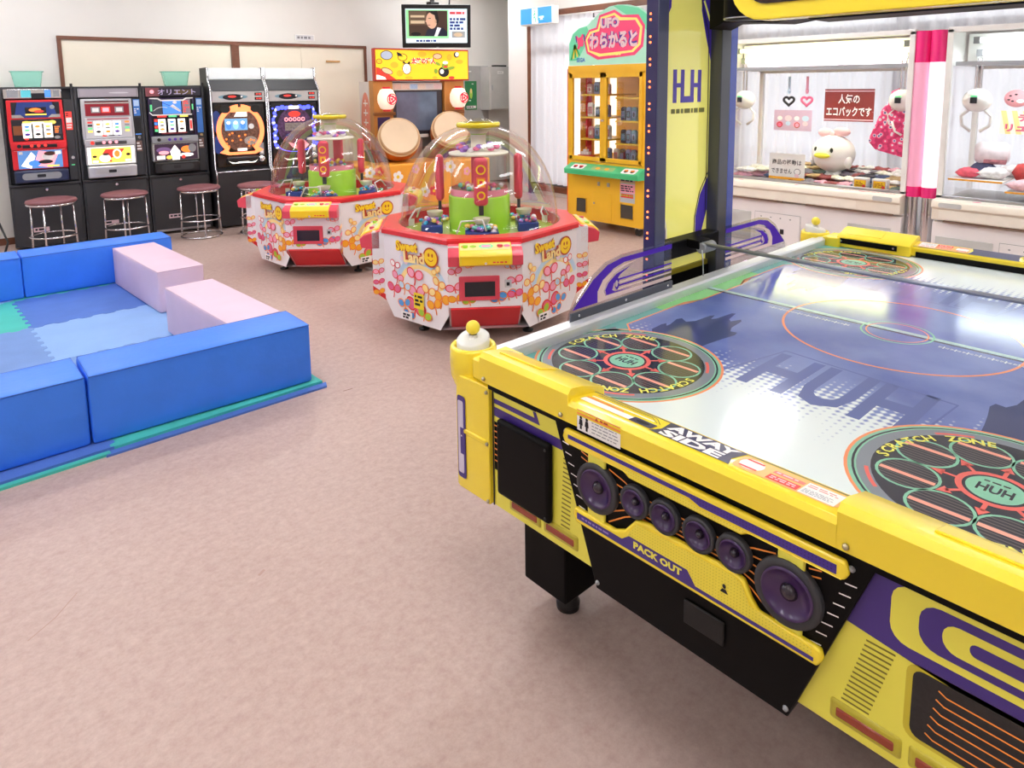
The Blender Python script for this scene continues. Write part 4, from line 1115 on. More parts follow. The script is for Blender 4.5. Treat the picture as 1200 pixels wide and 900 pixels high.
a.ell(0.97, 0.31, 0.075, 0.04, INK, 1); a.ell(0.97, 0.31, 0.065, 0.032, LP, 2)
a.ell(1.29, 0.335, 0.045, 0.04, INK, 1); a.ell(1.30, 0.34, 0.03, 0.03, LW, 2)
a.ell(1.07, 0.10, 0.09, 0.07, INK, 1); a.ell(1.04, 0.105, 0.032, 0.032, LW, 2); a.ell(1.09, 0.18, 0.055, 0.045, LGR, 2); a.ell(1.10, 0.17, 0.035, 0.015, LR, 3); a.ell(1.10, 0.225, 0.045, 0.022, LW, 3)
a.ell(0.97, 0.21, 0.05, 0.02, LGR, 1, rot=-0.4); a.ell(1.19, 0.15, 0.07, 0.022, LGR, 1, rot=0.2); a.ell(0.94, 0.11, 0.03, 0.035, LGR, 1)
a.ell(0.72, 0.335, 0.07, 0.035, LO, 1)
a.text('太鼓の達人', 0.74, 0.245, 0.085, LW, 3, width=0.40, offset=0.12, ref=0.0); a.text('太鼓の達人', 0.74, 0.245, 0.085, LR, 4, width=0.40, offset=0.06, ref=0.0)
a.bars(0.64, 0.19, 0.82, 0.205, 1, LO, 3, 4)
a.build('printed_artwork', dg, world=True)
# lanterns
LAN = M('lantern_paper', (255, 236, 214), 0.5, emit=0.55, vary=0)
for xc in (4.985, 6.145):
    ln = G().lathe([(0.055, -0.135), (0.09, -0.12), (0.125, -0.05), (0.13, 0.0), (0.125, 0.05), (0.09, 0.12), (0.055, 0.135)], (xc, 7.80, 1.39), LAN, 24).build('lantern', dg, world=True)
    for z in (1.39 + 0.13, 1.39 - 0.16): G().cyl((xc, 7.80, z), 0.058, 0.03, RED, 18).build('lantern_cap', dg, world=True)
    a = Art((xc + 0.02, 7.668, 1.39), (1, 0, 0), (0, 0, 1)); TR = M('lantern_red_print', (236, 40, 70), 0.5, emit=0.4, vary=0)
    a.ell(0, 0, 0.074, 0.074, TR, 0, 24)
    for k in range(3):
        q = k * 2 * PI / 3 + 0.5
        a.arc(0, 0, 0.050, 0.060, LAN, 1, q, q + 1.3, 8); a.ell(0.027 * math.cos(q + 1.6), 0.027 * math.sin(q + 1.6), 0.010, 0.010, LAN, 1, 10)
        a.arc(0, 0, 0.018, 0.024, LAN, 1, q, q + 1.2, 6)
    a.build('lantern_emblem', dg, world=True)
# drums
SKIN = M('drum_skin', (232, 206, 172), 0.55, vary=0.04, scale=4)
def drum(xc, yc, zc, n, r=0.245):
    n = Vector(n).normalized(); q = n.to_track_quat('Z', 'Y').to_matrix().to_4x4(); T = Matrix.Translation((xc, yc, zc)) @ q
    b = G(T); b.lathe([(0.17, -0.42), (0.225, -0.34), (0.275, -0.2), (0.272, -0.08), (0.25, -0.03)], (0, 0, 0), M('drum_wood', (196, 104, 44), 0.35, vary=0.15, scale=8), 32); bo = b.build('drum_body', dg, world=True)
    h = G(T); h.lathe([(0.252, -0.075), (0.258, -0.03), (0.25, -0.005), (0.235, 0.0)], (0, 0, 0), M('drum_rim', (206, 168, 128), 0.5), 40); h.build('drum_rim', dg, world=True)
    h = G(T); h.lathe([(0.235, 0.0), (0.225, -0.004), (0.0001, -0.002)][::-1], (0, 0, 0), SKIN, 40); h.build('drum_skin', dg, world=True)
    g = G(T); g.ring((0, 0, -0.05), 0.262, 0.012, M('rope', (226, 196, 150), 0.7), 40); g.build('drum_rope', dg, world=True)
drum(5.05, 7.455, 0.93, (-0.22, -0.86, 0.46)); drum(5.88, 7.60, 0.985, (-0.28, -0.85, 0.44))
for xc in (4.99, 5.83):
    bx('drum_stand', (xc - 0.22, 7.66, 0.5), (xc + 0.22, 8.05, 0.72), M('brown_stand', (120, 84, 70), 0.5), dg, 0.03, 3)
bx('centre_panel', (5.26, 7.86, 0.3), (5.56, 8.05, 0.85), STEEL, dg)
BASEO = M('orange_base', (246, 168, 56), 0.4)
b_ = bx('base', (4.36, 7.30, 0.0), (6.36, 8.10, 0.58), BASEO, dg, 0.02, 3)
a = Art((4.36, 7.2995, 0.0), (1, 0, 0), (0, 0, 1))
r = random.Random(3)
for k in range(14):
    x, y, s = 0.12 + k * 0.135, r.choice((0.42, 0.5, 0.3, 0.2)), r.uniform(0.04, 0.07)
    for q in range(5): a.ell(x + s * 0.8 * math.cos(q * 1.257), y + s * 0.8 * math.sin(q * 1.257), s * 0.55, s * 0.55, (FOL['wht'], FOL['red'], FOL['pink'])[k % 3], 0, 12)
    a.ell(x, y, s * 0.4, s * 0.4, FOL['yel'], 1, 12)
a.build('printed_artwork', dg, world=True)
a = Art((4.8595, 8.56, 0.4), (0, -1, 0), (0, 0, 1)); a.rect(0.0, 0.0, 0.54, 1.22, M('pale_wing', (232, 224, 222), 0.5), 0); a.ell(0.30, 0.66, 0.17, 0.42, M('coral_print', (232, 140, 120), 0.5), 1, 28)
for k in range(5): a.rect(0.22, 0.40 + 0.13 * k, 0.38, 0.42 + 0.13 * k, FOL['wht'], 2); a.rect(0.28, 0.37 + 0.13 * k, 0.31, 0.46 + 0.13 * k, FOL['wht'], 2)
a.build('side_print', dg, world=True)
for o in dg.children:
    if o.name.startswith('drum'): continue
    for v in o.data.vertices: v.co.x = 5.6 + (v.co.x - 5.6) * 0.92
dg.rotation_euler = (0, 0, -0.17); dg.location.x = 5.65

# television on a ceiling pole
tv = thing('television', 'black television hung from the ceiling above the drum game', 'television', (5.65, 7.6, 2.04))
T = Matrix.Translation((5.655, 7.62, 2.335)) @ Matrix.Rotation(-0.60, 4, 'Z') @ Matrix.Rotation(0.16, 4, 'X')
T = T @ Matrix.Diagonal((0.83, 1, 0.97, 1))
G(T).box((-0.545, 0, -0.288), (0.545, 0.05, 0.288), BLACK).build('bezel', tv, 0.008, world=True)
G(T).box((-0.25, 0.05, -0.16), (0.25, 0.10, 0.16), BLACK).build('back_housing', tv, 0.02, world=True)
sc = G(T).box((-0.488, -0.003, -0.222), (0.488, 0.004, 0.235), M('tv_screen', (206, 226, 232), 0.2, emit=0.55, vary=0)).build('screen', tv, world=True)
a = Art((-0.488, -0.0035, -0.222), (1, 0, 0), (0, 0, 1), 0.0006, T=T)
def tvm(n, c, e=0.6): return M('tv_' + n, c, 0.3, emit=e, vary=0)
a.rect(0.01, 0.06, 0.68, 0.44, tvm('green', (150, 226, 160)), 0); a.rect(0.05, 0.09, 0.66, 0.43, tvm('brown', (70, 52, 44), 0.4), 1)
a.rect(0.05, 0.24, 0.33, 0.42, tvm('shelf', (104, 84, 66), 0.4), 2); a.rect(0.08, 0.26, 0.30, 0.30, tvm('paper', (200, 180, 150), 0.5), 3); a.rect(0.08, 0.34, 0.30, 0.37, tvm('paper', (200, 180, 150), 0.5), 3); a.ell(0.16, 0.12, 0.08, 0.025, INK, 3)
a.poly([(0.30, 0.09), (0.34, 0.18), (0.46, 0.21), (0.60, 0.20), (0.66, 0.14), (0.66, 0.09)], tvm('suit', (34, 38, 56), 0.4), 3); a.poly([(0.45, 0.09), (0.50, 0.21), (0.56, 0.2), (0.50, 0.09)], tvm('shirt', (226, 226, 232)), 4)
a.ell(0.41, 0.30, 0.085, 0.11, tvm('skin', (206, 166, 140)), 5, 24, 0.15); a.poly([(0.36, 0.43), (0.50, 0.43), (0.53, 0.30), (0.50, 0.24), (0.475, 0.30), (0.46, 0.37), (0.40, 0.395)], tvm('hair', (34, 28, 28), 0.3), 6)
a.poly([(0.34, 0.33), (0.31, 0.285), (0.345, 0.28)], tvm('skin', (206, 166, 140)), 5); a.rect(0.36, 0.325, 0.40, 0.333, tvm('hair', (34, 28, 28), 0.3), 7); a.ell(0.37, 0.24, 0.025, 0.006, tvm('lip', (160, 96, 90)), 7); a.ell(0.475, 0.29, 0.014, 0.026, tvm('skin2', (190, 146, 120)), 7)
a.rect(0.69, 0.06, 0.97, 0.44, tvm('pale', (214, 232, 240)), 1); a.rect(0.70, 0.37, 0.96, 0.43, tvm('pink', (240, 200, 206)), 2)
a.bars(0.70, 0.17, 0.95, 0.34, 4, tvm('navyink', (40, 60, 130), 0.4), 2, 4, 0.7); a.bars(0.70, 0.38, 0.95, 0.42, 1, tvm('redink', (200, 60, 70), 0.4), 3, 2, 0.7); a.rect(0.73, 0.07, 0.94, 0.155, tvm('greyphoto', (150, 150, 150), 0.5), 2); a.ell(0.83, 0.11, 0.07, 0.03, tvm('paper', (200, 180, 150), 0.5), 3)
a.rect(0.01, 0.0, 0.97, 0.055, tvm('caption', (226, 240, 244)), 1); a.bars(0.16, 0.012, 0.56, 0.046, 1, tvm('navyink', (40, 60, 130), 0.4), 2, 9, 0.8)
a.build('screen_picture', sc);
tvart = sc.children[0]; tvart.location = (0, 0, 0)
g = G(); g.cyl((5.69, 7.75, 2.62), 0.03, CEIL - 2.62, BLACK, 14); g.build('ceiling_pole', tv, world=True)
G().box((5.62, 7.69, 2.40), (5.76, 7.79, 2.66), BLACK).build('bracket', tv, 0.004, world=True)
G().box((5.64, 7.605, 2.056), (5.68, 7.615, 2.066), GREY).build('badge', tv, world=True)
tag(G().tube([(5.95, 7.7, CEIL), (5.95, 7.72, 2.6), (5.9, 7.72, 2.4)], 0.012, BLACK).build('television_cable'), 'black cable dropping from the ceiling behind the television', 'cable')

# wall fittings right of the drum game
GM = M('grey_metal_box', (196, 194, 190), 0.4)
p = thing('wall_panel', 'flat grey metal panel on the wall behind the green poster', 'panel', (7.1, 8.6, 1.0)); G().box((6.86, 8.575, 0.55), (7.36, 8.6, 1.86), M('grey_panel', (178, 176, 174), 0.45)).build('plate', p, 0.003, world=True)
a = Art((6.86, 8.5745, 0.55), (1, 0, 0), (0, 0, 1)); a.bars(0.10, 1.21, 0.17, 1.235, 1, PAPER, 0, 2); a.build('lettering', p, world=True)
p = thing('metal_cabinet', 'grey metal wall cabinet with a small black box on top', 'wall cabinet', (7.43, 8.6, 1.17))
G().box((7.20, 8.36, 1.17), (7.66, 8.60, 1.845), GM).build('body', p, 0.004, world=True)
dd = G().box((7.215, 8.345, 1.185), (7.645, 8.362, 1.83), M('grey_metal_door', (204, 202, 198), 0.4)).build('door', p, 0.003, world=True)
a = Art((7.215, 8.3445, 1.185), (1, 0, 0), (0, 0, 1)); a.rect(0.14, 0.55, 0.27, 0.59, PAPER, 0); a.bars(0.15, 0.56, 0.26, 0.58, 1, GREY, 1, 3); a.build('sticker', dd).location = (0, 0, 0)
tag(G().box((7.37, 8.40, 1.847), (7.60, 8.5, 1.872), BLACK).build('black_box', None, 0.004), 'small flat black box lying on the grey wall cabinet', 'box')
G().box((7.23, 8.338, 1.48), (7.25, 8.346, 1.56), STEEL).build('handle', dd).location = (0, 0, 0)
p = thing('poster', 'green poster with a yellow lamp picture on the grey panel', 'poster', (7.0, 8.57, 1.19)); G().box((6.88, 8.566, 1.18), (7.11, 8.5745, 1.625), M('green_poster', (52, 130, 80), 0.5)).build('sheet', p, world=True)
a = Art((6.88, 8.5655, 1.18), (1, 0, 0), (0, 0, 1)); a.ell(0.115, 0.25, 0.03, 0.08, M('lime_print', (190, 220, 90), 0.5), 0); a.ell(0.115, 0.29, 0.018, 0.04, FOL['cream'], 1); a.rect(0.02, 0.02, 0.21, 0.06, FOL['wht'], 0); a.bars(0.03, 0.026, 0.2, 0.055, 1, INK, 1, 3); a.bars(0.07, 0.13, 0.16, 0.155, 1, FOL['wht'], 0, 5); a.bars(0.13, 0.39, 0.2, 0.41, 1, FOL['wht'], 0, 6); a.build('printed_artwork', p, world=True)

ex = thing('exit_sign', 'blue lit sign with a white figure on the corner wall beside the curtain', 'sign', (6.75, 7.165, 2.357), -PI / 2)
G().box((-0.12, 0.115, 0.05), (-0.09, 0.25, 0.19), WHITE).build('wall_bracket', ex)
G().box((-0.12, 0.09, 0.05), (0.02, 0.115, 0.19), WHITE).build('wall_bracket', ex)
G().box((0, 0, 0), (0.62, 0.12, 0.236), WHITE).build('housing', ex, 0.008)
G().box((0.012, -0.006, 0.016), (0.60, 0.002, 0.222), M('lit_blue_sign', (56, 150, 222), 0.4, emit=0.4, vary=0)).build('face', ex)
a = Art((0, -0.0065, 0), (1, 0, 0), (0, 0, 1)); WL = M('lit_white_sign', (240, 250, 246), 0.4, emit=0.9, vary=0); SG = M('sign_green', (90, 190, 150), 0.4, emit=0.4, vary=0)
a.rect(0.235, 0.018, 0.345, 0.215, WL, 0); a.ell(0.285, 0.18, 0.016, 0.014, SG, 1, 12); a.stroke([(0.29, 0.165), (0.28, 0.11), (0.31, 0.07), (0.305, 0.03)], 0.022, SG, 1); a.stroke([(0.28, 0.11), (0.26, 0.07), (0.245, 0.06)], 0.016, SG, 1); a.stroke([(0.262, 0.12), (0.28, 0.155), (0.32, 0.13)], 0.012, SG, 1)
a.rect(0.375, 0.085, 0.46, 0.105, WL, 0); a.rect(0.395, 0.06, 0.44, 0.075, WL, 0); a.poly([(0.36, 0.03), (0.345, 0.06), (0.345, 0.02)], WL, 0); a.build('printed_artwork', ex)

# yellow prize machine (front faces the room's left: local -y = world -x)
AMB = M('amber_paint', (244, 190, 44), 0.35, vary=0.03)
pm = thing('prize_machine', 'tall yellow prize machine with glass doors and a painted header, before the curtain', 'prize machine', (5.62, 5.22, 0), -PI / 2)
w, zb, zg, zt = 1.03, 0.10, 0.74, 1.68
g = G(); g.box((0.0, 0.0, zb), (w, 0.72, zg), AMB); g.build('lower_cabinet', pm, 0.006)
G().box((-0.022, 0.01, zb), (-0.001, 0.70, zg + 0.03), M('orange_edge', (248, 120, 50), 0.35)).build('side_trim', pm)
G().box((-0.022, 0.01, zg + 0.03), (-0.001, 0.70, zt + 0.04), M('salmon_edge', (244, 140, 120), 0.35)).build('side_trim', pm)
g = G(); g.box((0, 0, zg), (0.035, 0.72, zt), AMB); g.box((w - 0.035, 0, zg), (w, 0.72, zt), AMB); g.box((0, 0, zt - 0.02), (w, 0.72, zt + 0.07), AMB); g.box((0, 0.67, zg), (w, 0.72, zt), M('amber_interior', (250, 206, 70), 0.4))
g.build('upper_cabinet', pm, 0.004)
INS = M('lit_interior_panel', (255, 252, 244), 0.4, emit=1.2, vary=0)
for y0, y1 in ((0.04, 0.15), (0.40, 0.50)): G().box((0.036, y0, zg + 0.03), (0.044, y1, zt - 0.06), INS).build('lamp_panel', pm)
G().box((0.045, 0.655, zg + 0.03), (0.13, 0.668, zt - 0.06), INS).build('lamp_panel', pm)
G().box((0.045, 0.24, zg), (0.065, 0.32, zt - 0.02), RED).build('inner_post', pm)
for xa, xb_ in ((0.03, 0.50), (0.50, 1.0)):
    fr = G(); fr.box((xa, -0.012, zg + 0.01), (xa + 0.045, 0.02, zt - 0.01), AMB); fr.box((xb_ - 0.04, -0.012, zg + 0.01), (xb_, 0.02, zt - 0.01), AMB); fr.box((xa, -0.012, zt - 0.06), (xb_, 0.02, zt - 0.01), AMB); fr.box((xa, -0.012, zg + 0.01), (xb_, 0.02, zg + 0.05), AMB)
    do = fr.build('glass_door', pm, 0.003)
    G().box((xa + 0.045, 0.0, zg + 0.05), (xb_ - 0.04, 0.005, zt - 0.06), glass('door_glass')).build('pane', do)
    G().cyl((0.49 if xa < 0.2 else 0.51, -0.013, 1.18), 0.012, 0.01, CHROME, 10, 'y').build('door_lock', do)
SHY = M('yellow_shelf', (250, 214, 60), 0.35)
for z in (0.955, 1.19, 1.43):
    G().box((0.10, 0.09, z), (0.46, 0.60, z + 0.018), SHY).build('shelf', pm, 0.004)
    G().box((0.58, 0.09, z - 0.03), (0.98, 0.62, z - 0.012), SHY).build('shelf', pm, 0.004)
cp = G(); cp.prism([(0.0, 0.60), (-0.13, 0.605), (-0.135, 0.66), (-0.02, 0.715), (0.0, 0.715)], 'x', 0.06, w + 0.02, M('green_console', (70, 196, 130), 0.3)); cp = cp.build('console', pm, 0.012, 3)
a = Art((0.06, -0.134, 0.6615), (1, 0, 0), (0, 0.115, 0.055)); 
for x0 in (0.08, 0.76): a.rrect(x0, 0.012, x0 + 0.18, 0.105, 0.02, FOL['wht'], 0); a.ell(x0 + 0.05, 0.055, 0.024, 0.026, INK, 1); a.ell(x0 + 0.13, 0.055, 0.024, 0.026, INK, 1)
a.rrect(0.36, 0.02, 0.66, 0.095, 0.02, M('olive_print', (150, 190, 120), 0.4), 0); a.ell(0.44, 0.055, 0.03, 0.022, FOL['amb'], 1); a.ell(0.56, 0.055, 0.03, 0.022, FOL['amb'], 1)
a.build('printed_artwork', cp)
for x0 in (0.14 + 0.05, 0.14 + 0.13, 0.82 + 0.05, 0.82 + 0.13): G().cyl((x0, -0.08, 0.686), 0.02, 0.012, (RED if x0 < 0.5 else FOL['org']), 12).build('push_button', cp)
for x0, x1 in ((0.13, 0.27), (0.74, 0.90)):
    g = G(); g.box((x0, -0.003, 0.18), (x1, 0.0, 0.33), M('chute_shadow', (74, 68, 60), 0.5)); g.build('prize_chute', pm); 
    f = G(); f.tube([(x0, -0.004, 0.18), (x1, -0.004, 0.18), (x1, -0.004, 0.33), (x0, -0.004, 0.33)], 0.006, AMB, 6, True); f.build('chute_frame', pm)
G().box((0.36, -0.006, 0.13), (0.62, 0.0, 0.42), AMB).build('service_door', pm, 0.003)
G().cyl((0.39, -0.007, 0.30), 0.012, 0.01, CHROME, 10, 'y').build('lock', pm)
for x0 in (0.43, 0.56): G().box((x0, -0.008, 0.49), (x0 + 0.03, 0, 0.53), STEEL).build('coin_slot', pm)
a = F((0.0, -0.0008, 0.0)); a.rect(0.73, 0.35, 0.92, 0.555, M('grey_notice', (190, 196, 200), 0.5), 0); a.rect(0.73, 0.45, 0.92, 0.54, FOL['pink'], 1); a.bars(0.74, 0.46, 0.91, 0.53, 3, INK, 2, 2); a.rect(0.74, 0.40, 0.90, 0.44, FOL['red'], 1); a.bars(0.74, 0.41, 0.90, 0.435, 1, FOL['green'], 2, 4); a.rect(0.73, 0.56, 0.92, 0.595, M('mauve_notice', (190, 160, 160), 0.5), 0); a.bars(0.74, 0.565, 0.91, 0.59, 1, INK, 1, 6)
a.rect(0.01, 0.60, 0.055, 0.66, FOL['wht'], 0); a.build('stickers', pm)
for x0 in (0.12, 0.90):
    for y0 in (0.10, 0.62):
        c = G(); c.cyl((x0 - 0.015, y0, 0.045), 0.045, 0.03, M('rubber', (50, 50, 52), 0.6), 16, 'x'); c.box((x0 - 0.03, y0 - 0.03, 0.07), (x0 + 0.03, y0 + 0.03, zb), STEEL); c.build('caster', pm)
# cut-out header
pts = [(0.0, 0.0), (0.0, 0.25), (0.05, 0.36), (0.14, 0.42), (0.25, 0.44), (0.33, 0.50), (0.45, 0.58), (0.55, 0.62), (0.66, 0.63), (0.78, 0.62), (0.92, 0.58), (1.02, 0.50), (1.05, 0.40), (1.05, 0.0)]
HB = M('header_board', (176, 232, 206), 0.35, emit=0.12)
hb = G(); hb.prism([(p[0], p[1] * 0.93 + zt + 0.075) for p in pts], 'y', 0.02, 0.06, HB); hb = hb.build('header_board', pm)
a = Art((0, 0.0195, zt + 0.075), (1, 0, 0), (0, 0, 1), 0.0006)
GRN = M('mint_print', (110, 220, 170), 0.4, emit=0.1, vary=0); LEAF = M('leaf_print', (60, 180, 80), 0.4, vary=0.1); HP = M('hot_pink_print', (240, 70, 120), 0.4, emit=0.15, vary=0); HYE = M('pale_yellow_print', (255, 236, 130), 0.4, emit=0.15, vary=0)
a.poly([(0.0, 0.05), (0.0, 0.23), (0.05, 0.33), (0.14, 0.385), (0.25, 0.40), (0.30, 0.30), (0.12, 0.05)], GRN, 0); a.poly([(0.60, 0.58), (0.72, 0.575), (0.92, 0.53), (1.02, 0.46), (1.04, 0.3), (0.9, 0.4)], GRN, 0)
for k in range(5): a.stroke([(0.08, 0.22), (0.03 + 0.03 * k, 0.06 + 0.01 * k)], 0.018, (LEAF, FOL['yel'])[k % 2], 1)
a.poly([(0.25, 0.12), (0.21, 0.26), (0.28, 0.36), (0.38, 0.38), (0.42, 0.50), (0.62, 0.54), (0.72, 0.48), (0.92, 0.47), (1.0, 0.36), (0.98, 0.16), (0.88, 0.08), (0.40, 0.05)], HP, 2)
a.poly([(0.27, 0.14), (0.235, 0.26), (0.29, 0.34), (0.40, 0.36), (0.44, 0.48), (0.62, 0.51), (0.70, 0.46), (0.90, 0.44), (0.97, 0.35), (0.95, 0.18), (0.86, 0.11), (0.42, 0.08)], HYE, 3)
a.poly([(0.29, 0.15), (0.26, 0.26), (0.31, 0.32), (0.42, 0.34), (0.46, 0.46), (0.62, 0.485), (0.68, 0.43), (0.88, 0.42), (0.94, 0.34), (0.92, 0.19), (0.84, 0.13), (0.44, 0.11)], HP, 4)
a.text('UFO', 0.56, 0.415, 0.105, PURPLE, 5, width=0.25, offset=0.13, ref=0.0); a.text('UFO', 0.56, 0.415, 0.105, FOL['rose'], 6, width=0.25, offset=0.06, ref=0.0)
a.text('わらかると', 0.60, 0.245, 0.17, PURPLE, 7, width=0.62, offset=0.12, ref=0.0); a.text('わらかると', 0.60, 0.245, 0.17, FOL['rose'], 8, width=0.62, offset=0.05, ref=0.0)
a.bars(0.42, 0.085, 0.72, 0.105, 1, HYE, 8, 3, 0.8)
a.stroke([(0.10, 0.30), (0.20, 0.20)], 0.035, HP, 5); a.stroke([(0.20, 0.32), (0.13, 0.17)], 0.035, HP, 5); a.ell(0.165, 0.245, 0.045, 0.05, HP, 6, 14); a.stroke([(0.10, 0.31), (0.11, 0.24)], 0.014, PURPLE, 7); a.stroke([(0.21, 0.32), (0.23, 0.25)], 0.014, PURPLE, 7)
a.text('SEGA', 0.17, 0.055, 0.045, M('sega_blue_print', (60, 120, 220), 0.4, vary=0), 7, width=0.12, offset=0.02)
a.build('printed_artwork', hb)
# prizes inside, each a thing of its own (kept in the machine's local frame by world coordinates)
def pw(x, y, z): return (5.62 + y, 5.22 - x, z)
PC = [M('prize_%d' % i, c, 0.3, vary=0.3, scale=40, coat=0.5) for i, c in enumerate([(190, 150, 140), (120, 140, 180), (230, 226, 220), (40, 44, 60), (200, 120, 130), (80, 130, 150)])]
def packet(name, label, x, y, z, sx, sz, col, grp, rz=0.0, par=None):
    t = thing(name, label, 'prize', pw(x, y, z), -PI / 2 + rz, grp)
    b = G(); b.prism([(-sx / 2, 0), (sx / 2, 0), (sx / 2, sz * 0.9), (sx * 0.3, sz), (-sx * 0.3, sz), (-sx / 2, sz * 0.9)], 'y', -0.018, 0.018, PC[col]); b.build('pack', t, 0.006)
    a = F((-sx / 2, -0.0185, 0)); a.rect(sx * 0.12, sz * 0.2, sx * 0.88, sz * 0.7, PC[(col + 2) % 6], 0); a.ell(sx * 0.5, sz * 0.45, sx * 0.22, sz * 0.18, PC[(col + 4) % 6], 1, 12); a.build('printed_label', t)
spots = [(0.32, 1.448, 'top shelf left of the door middle'), (0.42, 1.448, 'top shelf beside the door middle'), (0.33, 1.208, 'middle shelf left of the door middle'), (0.44, 1.208, 'middle shelf beside the door middle'), (0.34, 0.973, 'bottom shelf left of the door middle'), (0.43, 0.973, 'bottom shelf beside the door middle'),
         (0.56, 1.448, 'top shelf behind the right door'), (0.56, 1.208, 'middle shelf behind the right door'), (0.57, 0.973, 'bottom shelf behind the right door')]
for k, (x, z, wd) in enumerate(spots):
    packet('prize_packet', 'small wrapped toy, %s of the prize machine' % wd, x - 0.12, 0.14, z + 0.001, 0.075, 0.11 + 0.02 * (k % 3), k % 6, 'toys in the yellow prize machine')
for k, x in enumerate((0.78, 0.85, 0.92)):
    for j, z in enumerate((0.944 - 0.0, 1.179)):
        packet('prize_packet', '%s boxed toy on the %s right shelf of the yellow prize machine' % (('first', 'second', 'third')[k], ('lower', 'upper')[j]), x - 0.13, 0.15, z, 0.058, 0.14, (3, 1, 5)[k], 'boxed toys in the yellow prize machine')
for k, x in enumerate((0.60, 0.70, 0.78, 0.86, 0.93)):
    packet('prize_packet', '%s wrapped toy in the row on the floor of the yellow prize machine' % ('first', 'second', 'third', 'fourth', 'fifth')[k], x - 0.15, 0.16, zg + 0.001, 0.06, 0.14, (1, 2, 3, 1, 5)[k], 'toys on the floor of the yellow prize machine')
tb = thing('toy_boat', 'white and red toy boat at the lower left of the yellow prize machine', 'toy', pw(0.16, 0.12, zg + 0.001), -PI / 2)
g = G(); g.prism([(-0.10, 0.05), (-0.075, 0.0), (0.07, 0.0), (0.11, 0.05)], 'y', -0.035, 0.035, RED); g.build('hull', tb, 0.006)
g = G(); g.box((-0.06, -0.025, 0.05), (0.05, 0.025, 0.085), WHITE); g.box((-0.03, -0.02, 0.085), (0.02, 0.02, 0.11), WHITE); g.cyl((0.0, 0, 0.11), 0.01, 0.025, FOL['amb'], 8); g.build('cabin', tb, 0.003)

# ================================================================ claw machines
CLW = M('claw_cabinet_white', (244, 240, 240), 0.3, vary=0.01, coat=0.2)
IVO = M('ivory_console', (246, 238, 222), 0.35, vary=0.02)
GP = M('grey_plate', (202, 204, 202), 0.4)
PKT = M('clear_pink', (232, 40, 120), 0.12, coat=0.6, emit=0.12)
def claw_unit(par, x, y, z):
    u = G().sphere((x, y, z), 0.098, M('white_gloss_plastic', (236, 234, 230), 0.15, coat=0.4), 20, (1, 1, 0.92)).build('claw_body', par)
    G().box((x - 0.022, y - 0.104, z - 0.02), (x + 0.022, y - 0.08, z + 0.024), SCRK).build('claw_eye', u)
    G().box((x - 0.02, y - 0.105, z + 0.028), (x + 0.022, y - 0.085, z + 0.038), SCRG).build('claw_lamp', u)
    for dx in (-0.016, 0.016): G().cyl((x + dx, y, z + 0.08), 0.008, 0.26, CHROME, 10).build('hanger_rod', par)
    for s in (-1, 1):
        G().tube([(x + s * 0.05, y, z - 0.07), (x + s * 0.10, y, z - 0.12), (x + s * 0.09, y, z - 0.19), (x + s * 0.03, y, z - 0.235)], 0.012, WHITE, 8).build('claw_arm', u)
